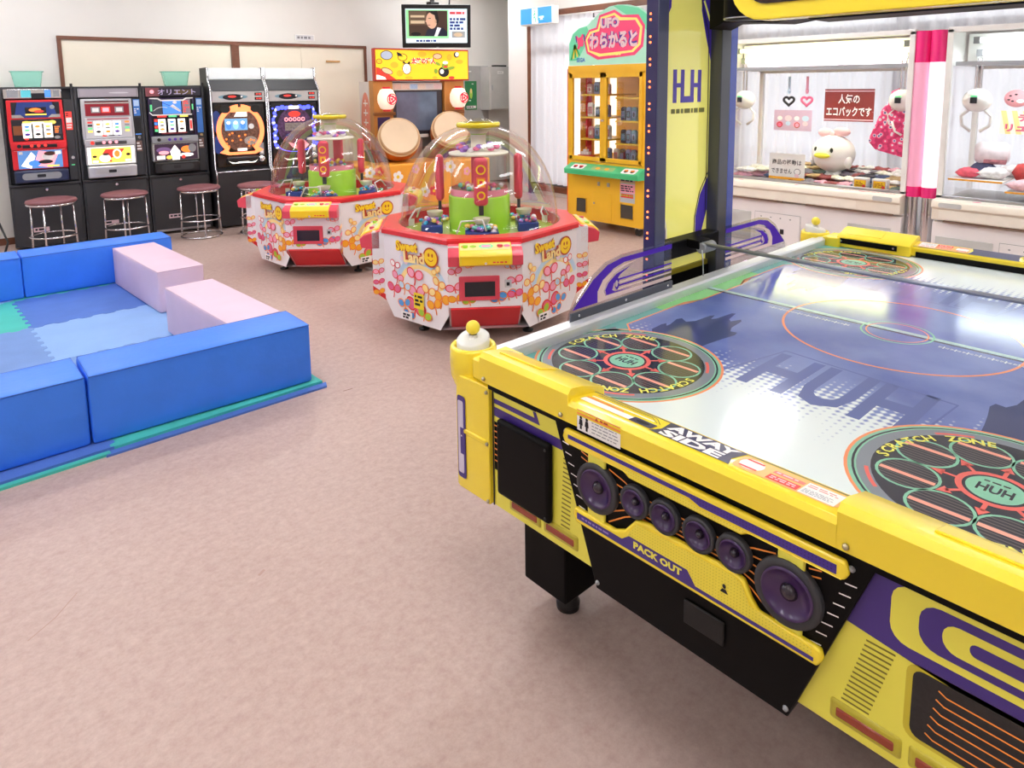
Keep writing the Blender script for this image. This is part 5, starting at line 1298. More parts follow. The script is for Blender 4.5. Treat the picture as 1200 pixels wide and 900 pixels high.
def claw_machine(label, yl, w, style):
    t = thing('claw_machine', label, 'claw machine', (5.9, yl, 0), -PI / 2, 'claw machines before the window')
    d = 0.80; zf = 0.665; zt = 1.925
    g = G(); g.box((0, -0.05, 0.03), (w, d, 0.50), CLW); g.box((0, 0.0, 0.5), (w, d, zf - 0.01), CLW); g.build('lower_cabinet', t, 0.006)
    c = G(); c.prism([(0.02, 0.674), (-0.012, 0.674), (-0.095, 0.668), (-0.105, 0.655), (-0.108, 0.615), (-0.085, 0.605), (-0.085, 0.52), (0.02, 0.52)], 'x', 0, w, IVO); c = c.build('console', t, 0.006)
    a = Art((0, -0.0155, 0.776), (1, 0, 0), (0, -0.085, -0.09)); a.n = -a.n; a.o += a.n * 0.001
    a.w = -a.w
    a = Art((0, -0.095, 0.6683), (1, 0, 0), (0, 0.083, 0.006))
    r = random.Random(style)
    for k in range(9): a.ell(0.1 + k * w / 9.3, 0.045 + r.uniform(-.01, .01), 0.03, 0.012, (FOL['rose'], FOL['mag'], FOL['wht'])[k % 3], 0, 12)
    a.bars(w * 0.70, 0.05, w * 0.97, 0.07, 1, FOL['mag'], 1, 4); a.bars(w * 0.25, 0.02, w * 0.6, 0.05, 1, FOL['rose'], 1, 7)
    a.build('printed_artwork', c)
    G().box((0.08, -0.087, 0.508), (w * 0.42, -0.05, 0.516), M('brown_shade_paint', (140, 112, 96), 0.6)).build('drawer_shade_strip', t)  # brown strips paint the shadow line below the drawer
    G().box((w * 0.55, -0.087, 0.508), (w * 0.965, -0.05, 0.516), M('brown_shade_paint', (140, 112, 96), 0.6)).build('drawer_shade_strip', t)
    p = F((0, -0.0865, 0)); p.rect(0.05, 0.53, w * 0.80, 0.60, M('cream_drawer', (250, 244, 230), 0.4), 0); p.build('drawer_front', c)
    a = F((0, -0.1085, 0)); a.rrect(w - 0.20, 0.618, w - 0.055, 0.654, 0.012, GP, 0); a.rrect(0.05, 0.618, 0.20, 0.654, 0.012, GP, 0); a.build('button_plate', c)
    G().box((0.44, -0.057, 0.10), (0.86, -0.05, 0.40), CLW).build('service_door', t, 0.003)
    a = F((0.44, -0.0575, 0.10)); 
    for k in range(4): a.ell(0.06 + 0.09 * k, 0.26, 0.008, 0.006, GREY, 0, 10); 
    for k in range(3): a.rect(0.09 + 0.075 * k, 0.12, 0.125 + 0.075 * k, 0.165, INK, 0)
    a.stroke([(0, 0), (0.42, 0), (0.42, 0.30), (0, 0.30)], 0.004, GREY, 1, True); a.build('slots', t)
    for x0, x1, z0, z1 in ((w - 0.40, w - 0.07, 0.23, 0.40), (0.03, 0.40, 0.12, 0.39)):
        q = G(); q.box((x0, -0.058, z0), (x1, -0.05, z1), GP); q = q.build('prize_flap', t, 0.014, 3)
        a = F((x0, -0.0585, z0)); a.ell((x1 - x0) * 0.3, (z1 - z0) * 0.7, 0.014, 0.012, INK, 0, 10); a.build('lock_print', q)
    # glass case
    g = G()
    for x0 in (0.0, w - 0.04): g.box((x0, 0, 0.66), (x0 + 0.04, 0.04, zt), WHITE); g.box((x0, d - 0.04, zf), (x0 + 0.04, d, zt), WHITE)
    g.box((0, 0, zt - 0.025), (w, 0.04, zt + 0.015), WHITE); g.box((0, 0.0, 0.674), (w, 0.04, 0.696), STEEL); g.box((0, d - 0.04, 1.64), (w, d, 1.68), WHITE); g.box((0, 0.04, zt), (w, d, zt + 0.012), WHITE)
    for x0 in (0, w - 0.02): g.box((x0, 0.04, 1.66), (x0 + 0.02, d - 0.04, zt), WHITE)
    g.box((0.04, d - 0.012, 1.68), (w - 0.04, d, zt), M('reflector_white', (240, 240, 236), 0.4))
    g.build('case_frame', t, 0.003)
    G().box((0.04, 0.012, 0.696), (w - 0.04, 0.018, zt - 0.025), glass('case_glass', (255, 255, 255), 0.4)).build('front_glass', t)
    G().box((0.04, d - 0.026, zf), (w - 0.04, d - 0.02, 1.64), glass('case_glass')).build('back_glass', t)
    for x0 in (0.018, w - 0.022): G().box((x0, 0.04, 0.67), (x0 + 0.004, d - 0.04, 1.66), glass('case_glass')).build('side_glass', t)
    G().box((0.04, 0.04, zf - 0.005), (w - 0.04, d - 0.04, zf), M('prize_floor', (226, 226, 228), 0.5)).build('prize_floor', t)
    cols = ((236, 252, 150), (255, 226, 250)) if style == 1 else ((240, 252, 255), (240, 252, 255))
    for k, (z, y) in enumerate(((1.845, 0.20), (1.755, 0.30))):
        TL = M('lit_tube_%d_%d' % (style, k), cols[k], 0.4, emit=9 if style == 1 else 6, vary=0)
        x0 = 0.10 if style == 1 else 0.16
        G().tube([(x0, y, z), (w - 0.14, y, z)], 0.017, TL, 10).build('fluorescent_tube', t)
        for xx in (x0 - 0.04, w - 0.14): G().box((xx, y - 0.02, z - 0.025), (xx + 0.04, y + 0.02, z + 0.025), GREY).build('tube_holder', t)
        ld = bpy.data.lights.new('tube_glow', 'AREA'); ld.shape = 'RECTANGLE'; ld.size = w - 0.3; ld.size_y = 0.06; ld.energy = 5.0; ld.color = [lin(c / 255) for c in cols[k]]
        lo = bpy.data.objects.new('tube_glow', ld); COL.objects.link(lo); lo.parent = t; lo.location = (w / 2, y, z - 0.03)
    G().box((0.045, 0.36, 1.695), (w - 0.045, 0.372, 1.90), M('reflector_white', (240, 240, 236), 0.4)).build('lamp_reflector', t)
    G().box((0.04, 0.09, 1.66), (w - 0.04, 0.14, 1.69), STEEL).build('gantry_rail', t)
    G().box((0.04, 0.52, 1.66), (w - 0.04, 0.57, 1.69), STEEL).build('gantry_rail', t)
    if style == 1:
        claw_unit(t, 0.10, 0.30, 1.39); claw_unit(t, w - 0.165, 0.30, 1.395)
    else:
        claw_unit(t, 0.145, 0.30, 1.40); claw_unit(t, 1.2, 0.30, 1.40)
    return t
claw_machine('white claw machine holding the duck plush and a heap of cloth packets', 3.555, 1.655, 1)
claw_machine('white claw machine at the picture edge, beside the pink lit column', 1.685, 1.66, 2)
# pink lit columns between the two machines
for k, (y, lab) in enumerate(((1.863, 'pink lit column standing against the claw machine with the duck'), (1.752, 'bright white lit column with pink ends, beside the pink lit column'))):
    t = thing('light_column', lab, 'light column', (5.955, y, 0))
    R = 0.052
    G().cyl((0, 0, 0.0), 0.045, 0.66, CHROME, 24).build('chrome_post', t)
    mm = M('pink_glow_tube' if k == 0 else 'white_glow_tube', (242, 170, 198) if k == 0 else (255, 240, 248), 0.2, emit=0.18 if k == 0 else 0.6, vary=0, coat=0.5)
    G().cyl((0, 0, 0.74), R, 0.95, mm, 24).build('glow_tube', t)
    G().cyl((0, 0, 0.66), R + 0.003, 0.08, PKT, 24).build('pink_end', t)
    G().cyl((0, 0, 1.69), R + 0.003, 0.235, PKT, 24).build('pink_end', t)
# prizes: world position of a local point of the first / second machine
def cw(n, x, y, z): return (5.9 + y, (3.555 if n == 1 else 1.685) - x, z)
CPK = [M('cloth_%d' % i, c, 0.55, vary=0.35, scale=25) for i, c in enumerate([(60, 58, 66), (200, 170, 120), (226, 224, 222), (150, 70, 70), (90, 110, 100), (214, 160, 180), (120, 116, 128), (236, 230, 210), (60, 80, 120)])]
FILM = glass('packet_film', (255, 255, 255), 1.2, 0.12, 0.12)
def pillow(r, sx, sy, h, mat):
    nx, ny = 6, 4; vs = []; fs = []
    for s in (1, -1):
        for j in range(ny + 1):
            for i in range(nx + 1):
                u, v = i / nx * 2 - 1, j / ny * 2 - 1
                e = (1 - u ** 4) * (1 - v ** 4)
                vs.append((u * sx / 2, v * sy / 2, h * (0.5 + 0.5 * s * e) * (1 if s > 0 else 1) + (r.uniform(-0.012, 0.012) * e if s > 0 else 0)))
    m = (nx + 1) * (ny + 1)
    for j in range(ny):
        for i in range(nx):
            q = (j * (nx + 1) + i, j * (nx + 1) + i + 1, (j + 1) * (nx + 1) + i + 1, (j + 1) * (nx + 1) + i)
            fs.append(q); fs.append(tuple(m + z for z in reversed(q)))
    return G().add(vs, fs, mat, True)
r = random.Random(12)
protos = []
for k in range(9):
    b = pillow(r, 0.16, 0.11, 0.035, CPK[k]).build('cloth_packet', fix=True)
    protos.append(b)
first = set()
n = 0
for row, (y, z) in enumerate(((0.16, 0.668), (0.30, 0.668), (0.44, 0.675), (0.58, 0.69), (0.24, 0.708), (0.38, 0.725), (0.52, 0.745), (0.62, 0.765))):
    m = 12
    for i in range(m):
        x = 0.36 + (1.24 / m) * (i + 0.5) + r.uniform(-0.02, 0.02)
        if row > 3 and i in (0, m - 1): continue
        if x < 0.72 and y < 0.2: continue
        k = r.randrange(9)
        if k in first: o = protos[k].copy(); COL.objects.link(o)
        else: o = protos[k]; first.add(k)
        o.location = cw(1, x, y + r.uniform(-0.015, 0.015), z); o.rotation_euler = (r.uniform(-0.15, 0.15), r.uniform(-0.1, 0.1), -PI / 2 + r.uniform(-0.6, 0.6))
        tag(o, '%s folded cloth packet in the heap %s the duck in the claw machine' % (('charcoal', 'tan', 'white', 'dark red', 'grey green', 'pink', 'mauve grey', 'cream', 'navy')[k], 'left of' if x < 0.75 else ('around' if x < 1.1 else 'right of')), 'packet', 'cloth packets in the claw machine'); n += 1
for k in range(9):
    if k not in first: bpy.data.objects.remove(protos[k])
for i in range(7):                                        # left heap, pink and pale
    o = pillow(r, 0.20, 0.12, 0.045, CPK[(5, 2, 5, 7, 5, 2, 0)[i]]).build('cloth_packet', fix=True)
    o.location = cw(1, 0.17 + 0.035 * (i % 4), 0.18 + 0.14 * (i // 2), 0.668 + 0.05 * (i % 2)); o.rotation_euler = (0, 0, -PI / 2 + r.uniform(-0.4, 0.4))
    tag(o, '%s cloth packet, %s of the pale heap at the left of the duck machine' % (('pink', 'white', 'pink', 'cream', 'pink', 'white', 'charcoal')[i], ('front bottom', 'front top', 'second bottom', 'second top', 'third bottom', 'third top', 'back')[i]), 'packet', 'pale packets at the left of the claw machine')
for i, x in enumerate((1.29, 1.44)):
    t = thing('price_box', ('clear box with a yellow label at the front of the packet heap', 'clear box with a yellow label nearer the pink lit column')[i], 'box', cw(1, x, 0.09, 0.668), -PI / 2, 'yellow labelled boxes')
    G().box((-0.06, -0.03, 0), (0.06, 0.03, 0.10), M('pale_box', (226, 224, 220), 0.3)).build('box', t, 0.008)
    a = F((-0.06, -0.0305, 0)); a.rect(0.014, 0.015, 0.106, 0.082, FOL['amb'], 0); a.rect(0.02, 0.02, 0.10, 0.076, FOL['yel'], 1); a.bars(0.026, 0.03, 0.09, 0.07, 3, FOL['brown'], 2, i + 2, 0.5); a.ell(0.09, 0.035, 0.012, 0.012, FOL['red'], 3, 10); a.build('printed_label', t)
# duck plush
dk = thing('duck_plush', 'white duck plush with a pink bow and yellow beak on the packet heap', 'plush', cw(1, 0.92, 0.40, 0.755), -PI / 2 - 0.25)
PL = M('white_plush', (246, 244, 242), 0.9, vary=0.02, bump=0.4, bscale=120)
G().sphere((0, 0, 0.165), 0.19, PL, 28, (1.0, 0.85, 0.87)).build('body', dk)
PB = M('pink_bow_cloth', (240, 196, 200), 0.8, vary=0.05, bump=0.2, bscale=80)
g = G(); g.sphere((-0.085, 0.0, 0.345), 0.07, PB, 14, (1.15, 0.45, 0.6)); g.sphere((0.075, 0.0, 0.36), 0.075, PB, 14, (1.15, 0.45, 0.55)); g.sphere((0, -0.01, 0.335), 0.032, PB, 10); g.build('bow', dk)
g = G(); g.sphere((0.01, -0.165, 0.155), 0.075, M('yellow_beak', (240, 232, 70), 0.7), 18, (1.05, 0.45, 0.32)); g.build('beak', dk)
for xx in (-0.075, 0.085): G().sphere((xx, -0.140, 0.205), 0.016, INK, 10, (1, 0.5, 1.4)).build('eye', dk)
for s in (-1, 1): G().sphere((s * 0.175, -0.03, 0.10), 0.05, PL, 12, (0.6, 0.8, 1.1)).build('wing', dk)
# printed eco bag hanging at the right
bg_ = thing('cloth_bag', 'pink patterned cloth bag hanging at the right of the duck', 'bag', cw(1, 1.46, 0.32, 0.925), -PI / 2)
BAGM = None
def bag_mat():
    m, nt, p = _new('pink_pattern_cloth')
    tc = nt.nodes.new('ShaderNodeTexCoord'); v = nt.nodes.new('ShaderNodeTexVoronoi'); v.inputs['Scale'].default_value = 26
    nt.links.new(tc.outputs['Object'], v.inputs['Vector'])
    rp = nt.nodes.new('ShaderNodeValToRGB'); rp.color_ramp.interpolation = 'CONSTANT'
    rp.color_ramp.elements[0].color = rgb(90, 70, 150); rp.color_ramp.elements[1].position = 0.22; rp.color_ramp.elements[1].color = rgb(240, 220, 232)
    e = rp.color_ramp.elements.new(0.36); e.color = rgb(236, 70, 130)
    e = rp.color_ramp.elements.new(0.62); e.color = rgb(200, 40, 100)
    nt.links.new(v.outputs['Distance'], rp.inputs['Fac']); nt.links.new(rp.outputs['Color'], p.inputs['Base Color']); p.inputs['Roughness'].default_value = 0.7
    return m
BAGM = bag_mat()
pts = [(-0.22, 0.13), (-0.16, 0.06), (0.085, 0.0), (0.09, 0.36), (0.02, 0.43), (-0.06, 0.47), (-0.12, 0.40)]
g = G(); g.prism(pts, 'y', -0.03, 0.03, BAGM); g.build('bag_body', bg_, 0.02, 3)
G().tube([(-0.07, 0, 0.44), (-0.05, 0, 0.54), (0.0, 0, 0.57), (0.02, 0, 0.44)], 0.01, BAGM, 8).build('bag_handle', bg_)
G().tube([(-0.03, -0.04, 0.30), (0.0, -0.055, 0.22), (0.05, -0.045, 0.19)], 0.009, WHITE, 8).build('white_strap', bg_)
# flat signs and cards in the case
def sheet(name, label, cat, x, y, z, w, h, mat, par=None, n=1):
    t = thing(name, label, cat, cw(n, x, y, z), -PI / 2)
    G().box((0, 0, 0), (w, 0.003, h), mat).build('sheet', t)
    return t, F((0, -0.0006, 0))
t, a = sheet('red_sign', 'dark red sign with white Japanese writing on the back glass', 'sign', 0.69, 0.70, 1.19, 0.44, 0.295, M('dark_red_sign', (136, 44, 40), 0.5, vary=0.15, scale=8))
a.rect(0.0, 0.272, 0.44, 0.28, FOL['rose'], 0); a.rect(0.0, 0.012, 0.44, 0.02, FOL['rose'], 0)
a.text('人気の', 0.22, 0.205, 0.088, INK, 1, width=0.19, offset=0.06, ref=0.0); a.text('人気の', 0.22, 0.205, 0.088, FOL['wht'], 2, width=0.19, offset=0.025, ref=0.0)
a.text('エコバックです', 0.22, 0.09, 0.088, INK, 1, width=0.40, offset=0.06, ref=0.0); a.text('エコバックです', 0.22, 0.09, 0.088, FOL['wht'], 2, width=0.40, offset=0.025, ref=0.0)
a.build('lettering', t)
t, a = sheet('notice', 'white notice with black Japanese writing leaning on the packets', 'sign', 0.475, 0.10, 0.690, 0.33, 0.232, PAPER)
a.text('商品の移動は', 0.165, 0.155, 0.048, INK, 1, width=0.27, offset=0.01); a.text('できません', 0.12, 0.075, 0.045, INK, 1, width=0.19, offset=0.01); a.rect(0, 0.0, 0.33, 0.022, FOL['amb'], 1)
a.ell(0.265, 0.075, 0.03, 0.028, INK, 1, 14); a.ell(0.265, 0.075, 0.026, 0.024, FOL['wht'], 2, 14); a.ell(0.262, 0.04, 0.022, 0.018, FOL['rose'], 2, 12)
a.build('lettering', t)
t, a = sheet('picture_card', 'pale pink picture card on the back glass, under the two key rings', 'card', 0.20, 0.70, 1.085, 0.375, 0.20, M('pale_mauve_card', (206, 180, 204), 0.5))
for k in range(4): a.ell(0.06 + 0.085 * k, 0.06 + 0.06 * (k % 2), 0.035, 0.028, (FOL['mag'], FOL['rose'], FOL['pink'], FOL['sky'])[k], 0, 14); a.ell(0.06 + 0.085 * k, 0.12 - 0.05 * (k % 2), 0.026, 0.022, (FOL['wht'], FOL['sky'], FOL['wht'], FOL['rose'])[k], 1, 12)
for k in (0.06, 0.235): a.arc(k, 0.055, 0.02, 0.028, FOL['brown'], 2, n=14)
a.build('printed_artwork', t)
for k, (x, c, lab) in enumerate(((0.348, INK, 'black heart ring on a pale blue strap on the back glass'), (0.524, FOL['mag'], 'pink heart ring on a pink strap on the back glass'))):
    t = thing('key_ring', lab, 'key ring', cw(1, x, 0.69, 1.37), -PI / 2)
    g = G(); pts = []
    for i in range(28):
        q = 2 * PI * i / 28; pts.append((0.052 * math.sin(q) ** 3, 0, 0.004 + 0.046 * (0.8125 * math.cos(q) - 0.3125 * math.cos(2 * q) - 0.125 * math.cos(3 * q) - 0.0625 * math.cos(4 * q))))
    g.tube(pts, 0.012, c, 8, True); g.build('ring', t)
    G().box((-0.011, -0.004, 0.07), (0.011, 0.004, 0.235), (FOL['sky'], FOL['pink'])[k]).build('strap', t)
    G().sphere((0, 0, 0.10), 0.018, (FOL['sky'], FOL['pink'])[k], 10).build('bead', t)
# second machine
t, a = sheet('stripe_sign', 'yellow striped sign with pink Japanese writing in the second claw machine', 'sign', 0.235, 0.60, 1.135, 0.36, 0.18, M('pale_stripe_sign', (250, 246, 226), 0.5), None, 2)
for k in range(6): a.poly([(0.0 + 0.07 * k, 0.18), (0.035 + 0.07 * k, 0.18), (min(0.36, 0.075 + 0.07 * k), 0.0), (0.04 + 0.07 * k if k < 5 else 0.33, 0.0)] if k < 4 else [(0.07 * k, 0.18), (0.07 * k + 0.03, 0.18), (0.355, 0.05), (0.355, 0.02)], FOL['cream'], 0)
a.text('デカ', 0.19, 0.13, 0.062, FOL['brown'], 1, width=0.15, offset=0.05, ref=0.0); a.text('デカ', 0.19, 0.13, 0.062, FOL['mag'], 2, width=0.15, offset=0.02, ref=0.0)
a.text('リュック', 0.18, 0.05, 0.065, FOL['brown'], 1, width=0.29, offset=0.05, ref=0.0); a.text('リュック', 0.18, 0.05, 0.065, FOL['mag'], 2, width=0.29, offset=0.02, ref=0.0)
a.build('lettering', t)
t = thing('round_cushion', 'round pink cushion with dark spots hanging near the second claw', 'cushion', cw(2, 0.33, 0.60, 1.41), -PI / 2)
G().sphere((0, 0, 0), 0.075, M('salmon_cushion', (246, 170, 176), 0.6), 20, (1.1, 0.35, 0.9)).build('body', t)
a = F((0, -0.0285, 0)); 
for q in ((-0.035, 0.02), (0.0, 0.03), (-0.045, -0.01), (-0.02, -0.02)): a.ell(q[0], q[1], 0.010, 0.006, INK, 0, 10)
a.ell(0.03, -0.02, 0.025, 0.015, FOL['wht'], 0, 12); a.build('spots', t)
t = thing('barrel_bag', 'white and pink barrel shaped bag standing in the second claw machine', 'bag', cw(2, 0.245, 0.40, 1.0), -PI / 2 + 0.3)
g = G(); g.lathe([(0.0001, -0.11), (0.06, -0.11), (0.085, -0.08), (0.085, 0.08), (0.06, 0.11), (0.0001, 0.11)], (0, 0, 0), M('white_bag_cloth', (240, 232, 236), 0.5, vary=0.1, scale=30), 24, 'x'); g.build('body', t)
g = G(); g.lathe([(0.087, -0.055), (0.088, 0.0), (0.087, 0.09)], (0, 0, 0), M('pink_bag_print', (226, 150, 160), 0.5, vary=0.4, scale=30), 24, 'x', True, -2.6, -1.0); g.build('printed_panel', t)
BK = [M('bag_%d' % i, c, 0.5, vary=0.25, scale=30) for i, c in enumerate([(236, 90, 110), (240, 236, 236), (200, 60, 60), (80, 90, 130), (240, 190, 200), (230, 70, 60)])]
for i, (x, y, z, sx, sy, h, c, lab) in enumerate([
    (0.15, 0.18, 0.825, 0.16, 0.12, 0.07, 0, 'pink patterned pouch at the left end of the upper tray'), (0.31, 0.20, 0.825, 0.20, 0.13, 0.08, 1, 'white wrapped pouch in the middle of the upper tray'),
    (0.20, 0.38, 0.825, 0.18, 0.12, 0.10, 3, 'dark blue patterned pouch at the back of the upper tray'), (0.38, 0.40, 0.825, 0.18, 0.12, 0.09, 1, 'white wrapped pouch at the back of the upper tray'),
    (0.50, 0.13, 0.765, 0.18, 0.12, 0.07, 4, 'pale pink pouch on the lower tray front'), (0.48, 0.34, 0.80, 0.17, 0.12, 0.14, 2, 'red spotted pouch behind the pale pink pouch'), (0.66, 0.30, 0.80, 0.22, 0.14, 0.12, 4, 'large pale pink pouch at the picture edge'), (0.70, 0.14, 0.765, 0.18, 0.12, 0.09, 5, 'bright red pouch on the lower tray at the picture edge'), (0.60, 0.50, 0.80, 0.2, 0.14, 0.17, 1, 'white patterned pouch at the back of the lower tray')]):
    o = pillow(r, sx, sy, h, BK[c]).build('pouch', fix=True); o.location = cw(2, x, y, z + 0.001); o.rotation_euler = (0, 0, -PI / 2 + r.uniform(-0.2, 0.2)); tag(o, lab + ' in the second claw machine', 'pouch')
for k, (x0, x1, z) in enumerate(((0.055, 0.40, 0.81), (0.42, 1.5, 0.745))):
    t = thing('prize_tray', ('white tray with a yellow edge at the left of the second claw machine', 'white tray with a yellow edge at the right of the second claw machine')[k], 'tray', cw(2, x0, 0.06, 0.666), -PI / 2)
    g = G(); g.box((0, 0, z - 0.666), (x1 - x0, 0.60, z - 0.666 + 0.012), WHITE); g.build('board', t, 0.003)
    G().box((0, -0.006, z - 0.666), (x1 - x0, 0.0, z - 0.666 + 0.013), FOL['amb']).build('yellow_edge', t)
    for xx in (0.02, x1 - x0 - 0.04): G().box((xx, 0.03, 0.0), (xx + 0.02, 0.57, z - 0.666), CLEAR).build('riser', t)

# ================================================================ air hockey table
CX, CY = 2.35, 0.754
TB = thing('air_hockey_table', 'big yellow air hockey table with speakers in its end and lit side posts', 'air hockey table', (CX, CY, 0))
ROT = Matrix.Translation((CX, CY, 0)) @ Matrix.Rotation(PI, 4, 'Z') @ Matrix.Translation((-CX, -CY, 0))
I4 = Matrix.Identity(4)
TY = M('table_yellow', (255, 226, 54), 0.27, vary=0.015, coat=0.35)
LY = M('lemon_print', (240, 232, 84), 0.35, vary=0.01, coat=0.2)
TK = M('table_black', (10, 9, 10), 0.5, vary=0.02, spec=0.12)
VIO = M('violet_print', (62, 40, 128), 0.4, vary=0, coat=0.2)
NAVY = M('navy_print', (34, 30, 84), 0.3, vary=0, coat=0.3)
ORL = M('orange_line_print', (248, 150, 60), 0.4, vary=0)
SCREW = M('screw_metal', (190, 180, 150), 0.3, 0.9)
RAILM = M('rail_aluminium', (226, 228, 232), 0.3, 0.35, vary=0.02)
ZF = 0.755
def tb(name, g, par=None, bev=0.0, seg=2):
    if par is None: return g.build(name, TB, bev, seg, world=True)
    return g.build(name, par, bev, seg)

# body, legs, field
tb('body', G().box((1.21, 0.05, 0.385), (3.49, 1.458, 0.745), TK))
for k, (x, y) in enumerate(((1.40, 1.30), (3.30, 1.30), (1.40, 0.208), (3.30, 0.208))):
    lg = G(); lg.box((x - 0.075, y - 0.06, 0.075), (x + 0.075, y + 0.11 if y > 0.7 else y + 0.06, 0.39), TK); lg = tb('leg', lg, None, 0.006)
    ft = G(); ft.lathe([(0.0001, 0), (0.034, 0.0), (0.036, 0.02), (0.03, 0.03), (0.03, 0.05), (0.022, 0.055), (0.022, 0.08)], (x, y, 0), BLACK, 20); tb('foot', ft, lg)
def field_material():
    m, nt, p = _new('printed_play_field')
    N = nt.nodes.new; Lk = nt.links.new
    tc = N('ShaderNodeTexCoord'); sp = N('ShaderNodeSeparateXYZ'); Lk(tc.outputs['Object'], sp.inputs[0])
    def mth(op, a, b=None, clamp=False):
        n = N('ShaderNodeMath'); n.operation = op; n.use_clamp = clamp
        for i, v in enumerate((a, b)):
            if v is None: continue
            if isinstance(v, (int, float)): n.inputs[i].default_value = v
            else: Lk(v, n.inputs[i])
        return n.outputs[0]
    ax = mth('ABSOLUTE', mth('SUBTRACT', sp.outputs[0], CX)); ay = mth('ABSOLUTE', mth('SUBTRACT', sp.outputs[1], CY))
    nz = N('ShaderNodeTexNoise'); nz.inputs['Scale'].default_value = 3.2; nz.inputs['Detail'].default_value = 6; Lk(tc.outputs['Object'], nz.inputs['Vector'])
    mp = N('ShaderNodeMapping'); mp.inputs['Scale'].default_value = (4, 30, 1); Lk(tc.outputs['Object'], mp.inputs[0])
    n2 = N('ShaderNodeTexNoise'); n2.inputs['Scale'].default_value = 1.0; n2.inputs['Detail'].default_value = 5; Lk(mp.outputs[0], n2.inputs['Vector'])
    # white share grows toward the table ends, printed as a dot screen
    t = mth('DIVIDE', mth('SUBTRACT', ax, 0.50), 0.32)
    t = mth('ADD', t, mth('MULTIPLY', mth('SUBTRACT', nz.outputs['Fac'], 0.5), 0.7))
    t = mth('ADD', t, mth('MULTIPLY', mth('SUBTRACT', n2.outputs['Fac'], 0.5), 0.9))
    w1 = mth('SINE', mth('MULTIPLY', sp.outputs[0], 2 * PI / 0.022)); w2 = mth('SINE', mth('MULTIPLY', sp.outputs[1], 2 * PI / 0.022))
    dots = mth('MULTIPLY', mth('ADD', w1, w2), 0.16)
    f = mth('MULTIPLY', mth('ADD', mth('SUBTRACT', t, 0.35), dots), 3.0, True)
    blue = N('ShaderNodeValToRGB'); e = blue.color_ramp.elements
    e[0].position = 0.3; e[0].color = rgb(84, 100, 166); e[1].position = 0.7; e[1].color = rgb(132, 148, 200)
    Lk(nz.outputs['Fac'], blue.inputs['Fac'])
    mx = N('ShaderNodeMix'); mx.data_type = 'RGBA'; Lk(f, mx.inputs[0]); Lk(blue.outputs['Color'], mx.inputs[6]); mx.inputs[7].default_value = rgb(228, 238, 236)
    Lk(mx.outputs[2], p.inputs['Base Color']); p.inputs['Roughness'].default_value = 0.11; p.inputs['Specular IOR Level'].default_value = 0.6
    return m
fld = tb('play_field', G().box((1.215, 0.06, 0.74), (3.485, 1.448, ZF), field_material()))
def GL(n, c, e=0.0): return M('field_' + n, c, 0.10, vary=0, spec=0.6, emit=e)
FG, FO, FT, FK, FR = GL('mint', (136, 196, 166)), GL('orange', (244, 150, 104)), GL('teal', (110, 176, 168)), GL('dark', (52, 56, 66)), GL('red', (232, 112, 104))
FSM, FYE, FW, FFL, FGR, FSL = GL('smoke', (132, 140, 148)), GL('yellow', (236, 232, 110)), GL('white', (230, 238, 236)), GL('flame', (70, 80, 118)), GL('leaf', (130, 206, 120)), GL('salmon', (246, 168, 148))
FLN = lines_mat('field_dark_lines', (60, 60, 66), (104, 100, 100), 95, 0, 0.25, 0.12)
HZ = GL('ghost', (96, 110, 164))
def zone(a, cx, cy, logo):
    a.ell(cx, cy, 0.262, 0.262, FG, 1, 56); a.ell(cx, cy, 0.254, 0.254, FK, 2, 56); a.ell(cx, cy, 0.249, 0.249, FG, 3, 56); a.ell(cx, cy, 0.245, 0.245, FSM, 4, 56)
    a.ell(cx, cy, 0.218, 0.218, FK, 5, 48)
    for k in range(8):
        q = k * PI / 4 + PI / 8
        x, y = cx + 0.150 * math.cos(q), cy + 0.150 * math.sin(q)
        a.ell(x, y, 0.060, 0.060, FG, 6, 24); a.ell(x, y, 0.054, 0.054, FLN, 7, 24)
        off = 0.018 if math.sin(q) > 0 else -0.006
        half = math.sqrt(0.052 ** 2 - off ** 2)
        a.rect(x - half, y + off - 0.006, x + half, y + off + 0.006, FSL, 8)
    for k in range(8):
        q = k * PI / 4
        c, s = math.cos(q), math.sin(q)
        a.stroke([(cx + 0.06 * c, cy + 0.06 * s), (cx + 0.095 * c, cy + 0.095 * s)], 0.008, FR, 9)
        a.poly([(cx + 0.115 * c, cy + 0.115 * s), (cx + 0.09 * c - 0.013 * s, cy + 0.09 * s + 0.013 * c), (cx + 0.09 * c + 0.013 * s, cy + 0.09 * s - 0.013 * c)], FR, 9)
    a.ell(cx, cy, 0.068, 0.068, FR, 10, 32); a.ell(cx, cy, 0.056, 0.056, FK, 11, 32); a.ell(cx, cy, 0.050, 0.050, FG, 12, 32)
    a.text('HUH', cx, cy - 0.003, 0.032, FK, 13, width=0.062, offset=0.03); a.bars(cx - 0.025, cy + 0.022, cx + 0.025, cy + 0.032, 1, FK, 13, 3)
    for base, s in ((PI * 1.02, -1), (PI * 0.02, -1)):
        for k, ch in enumerate('SCRATCH ZONE'):
            if ch == ' ': continue
            q = base + s * k * 0.125 + (0.0 if s < 0 else 0)
            a.text(ch, cx + 0.203 * math.cos(q), cy + 0.203 * math.sin(q), 0.026, FYE, 13, rot=q - PI / 2, offset=0.03)
    for k in range(4):
        q = 0.4 + k * PI / 2
        a.arc(cx, cy, 0.222, 0.230, FR, 6, q, q + 0.35, 6)
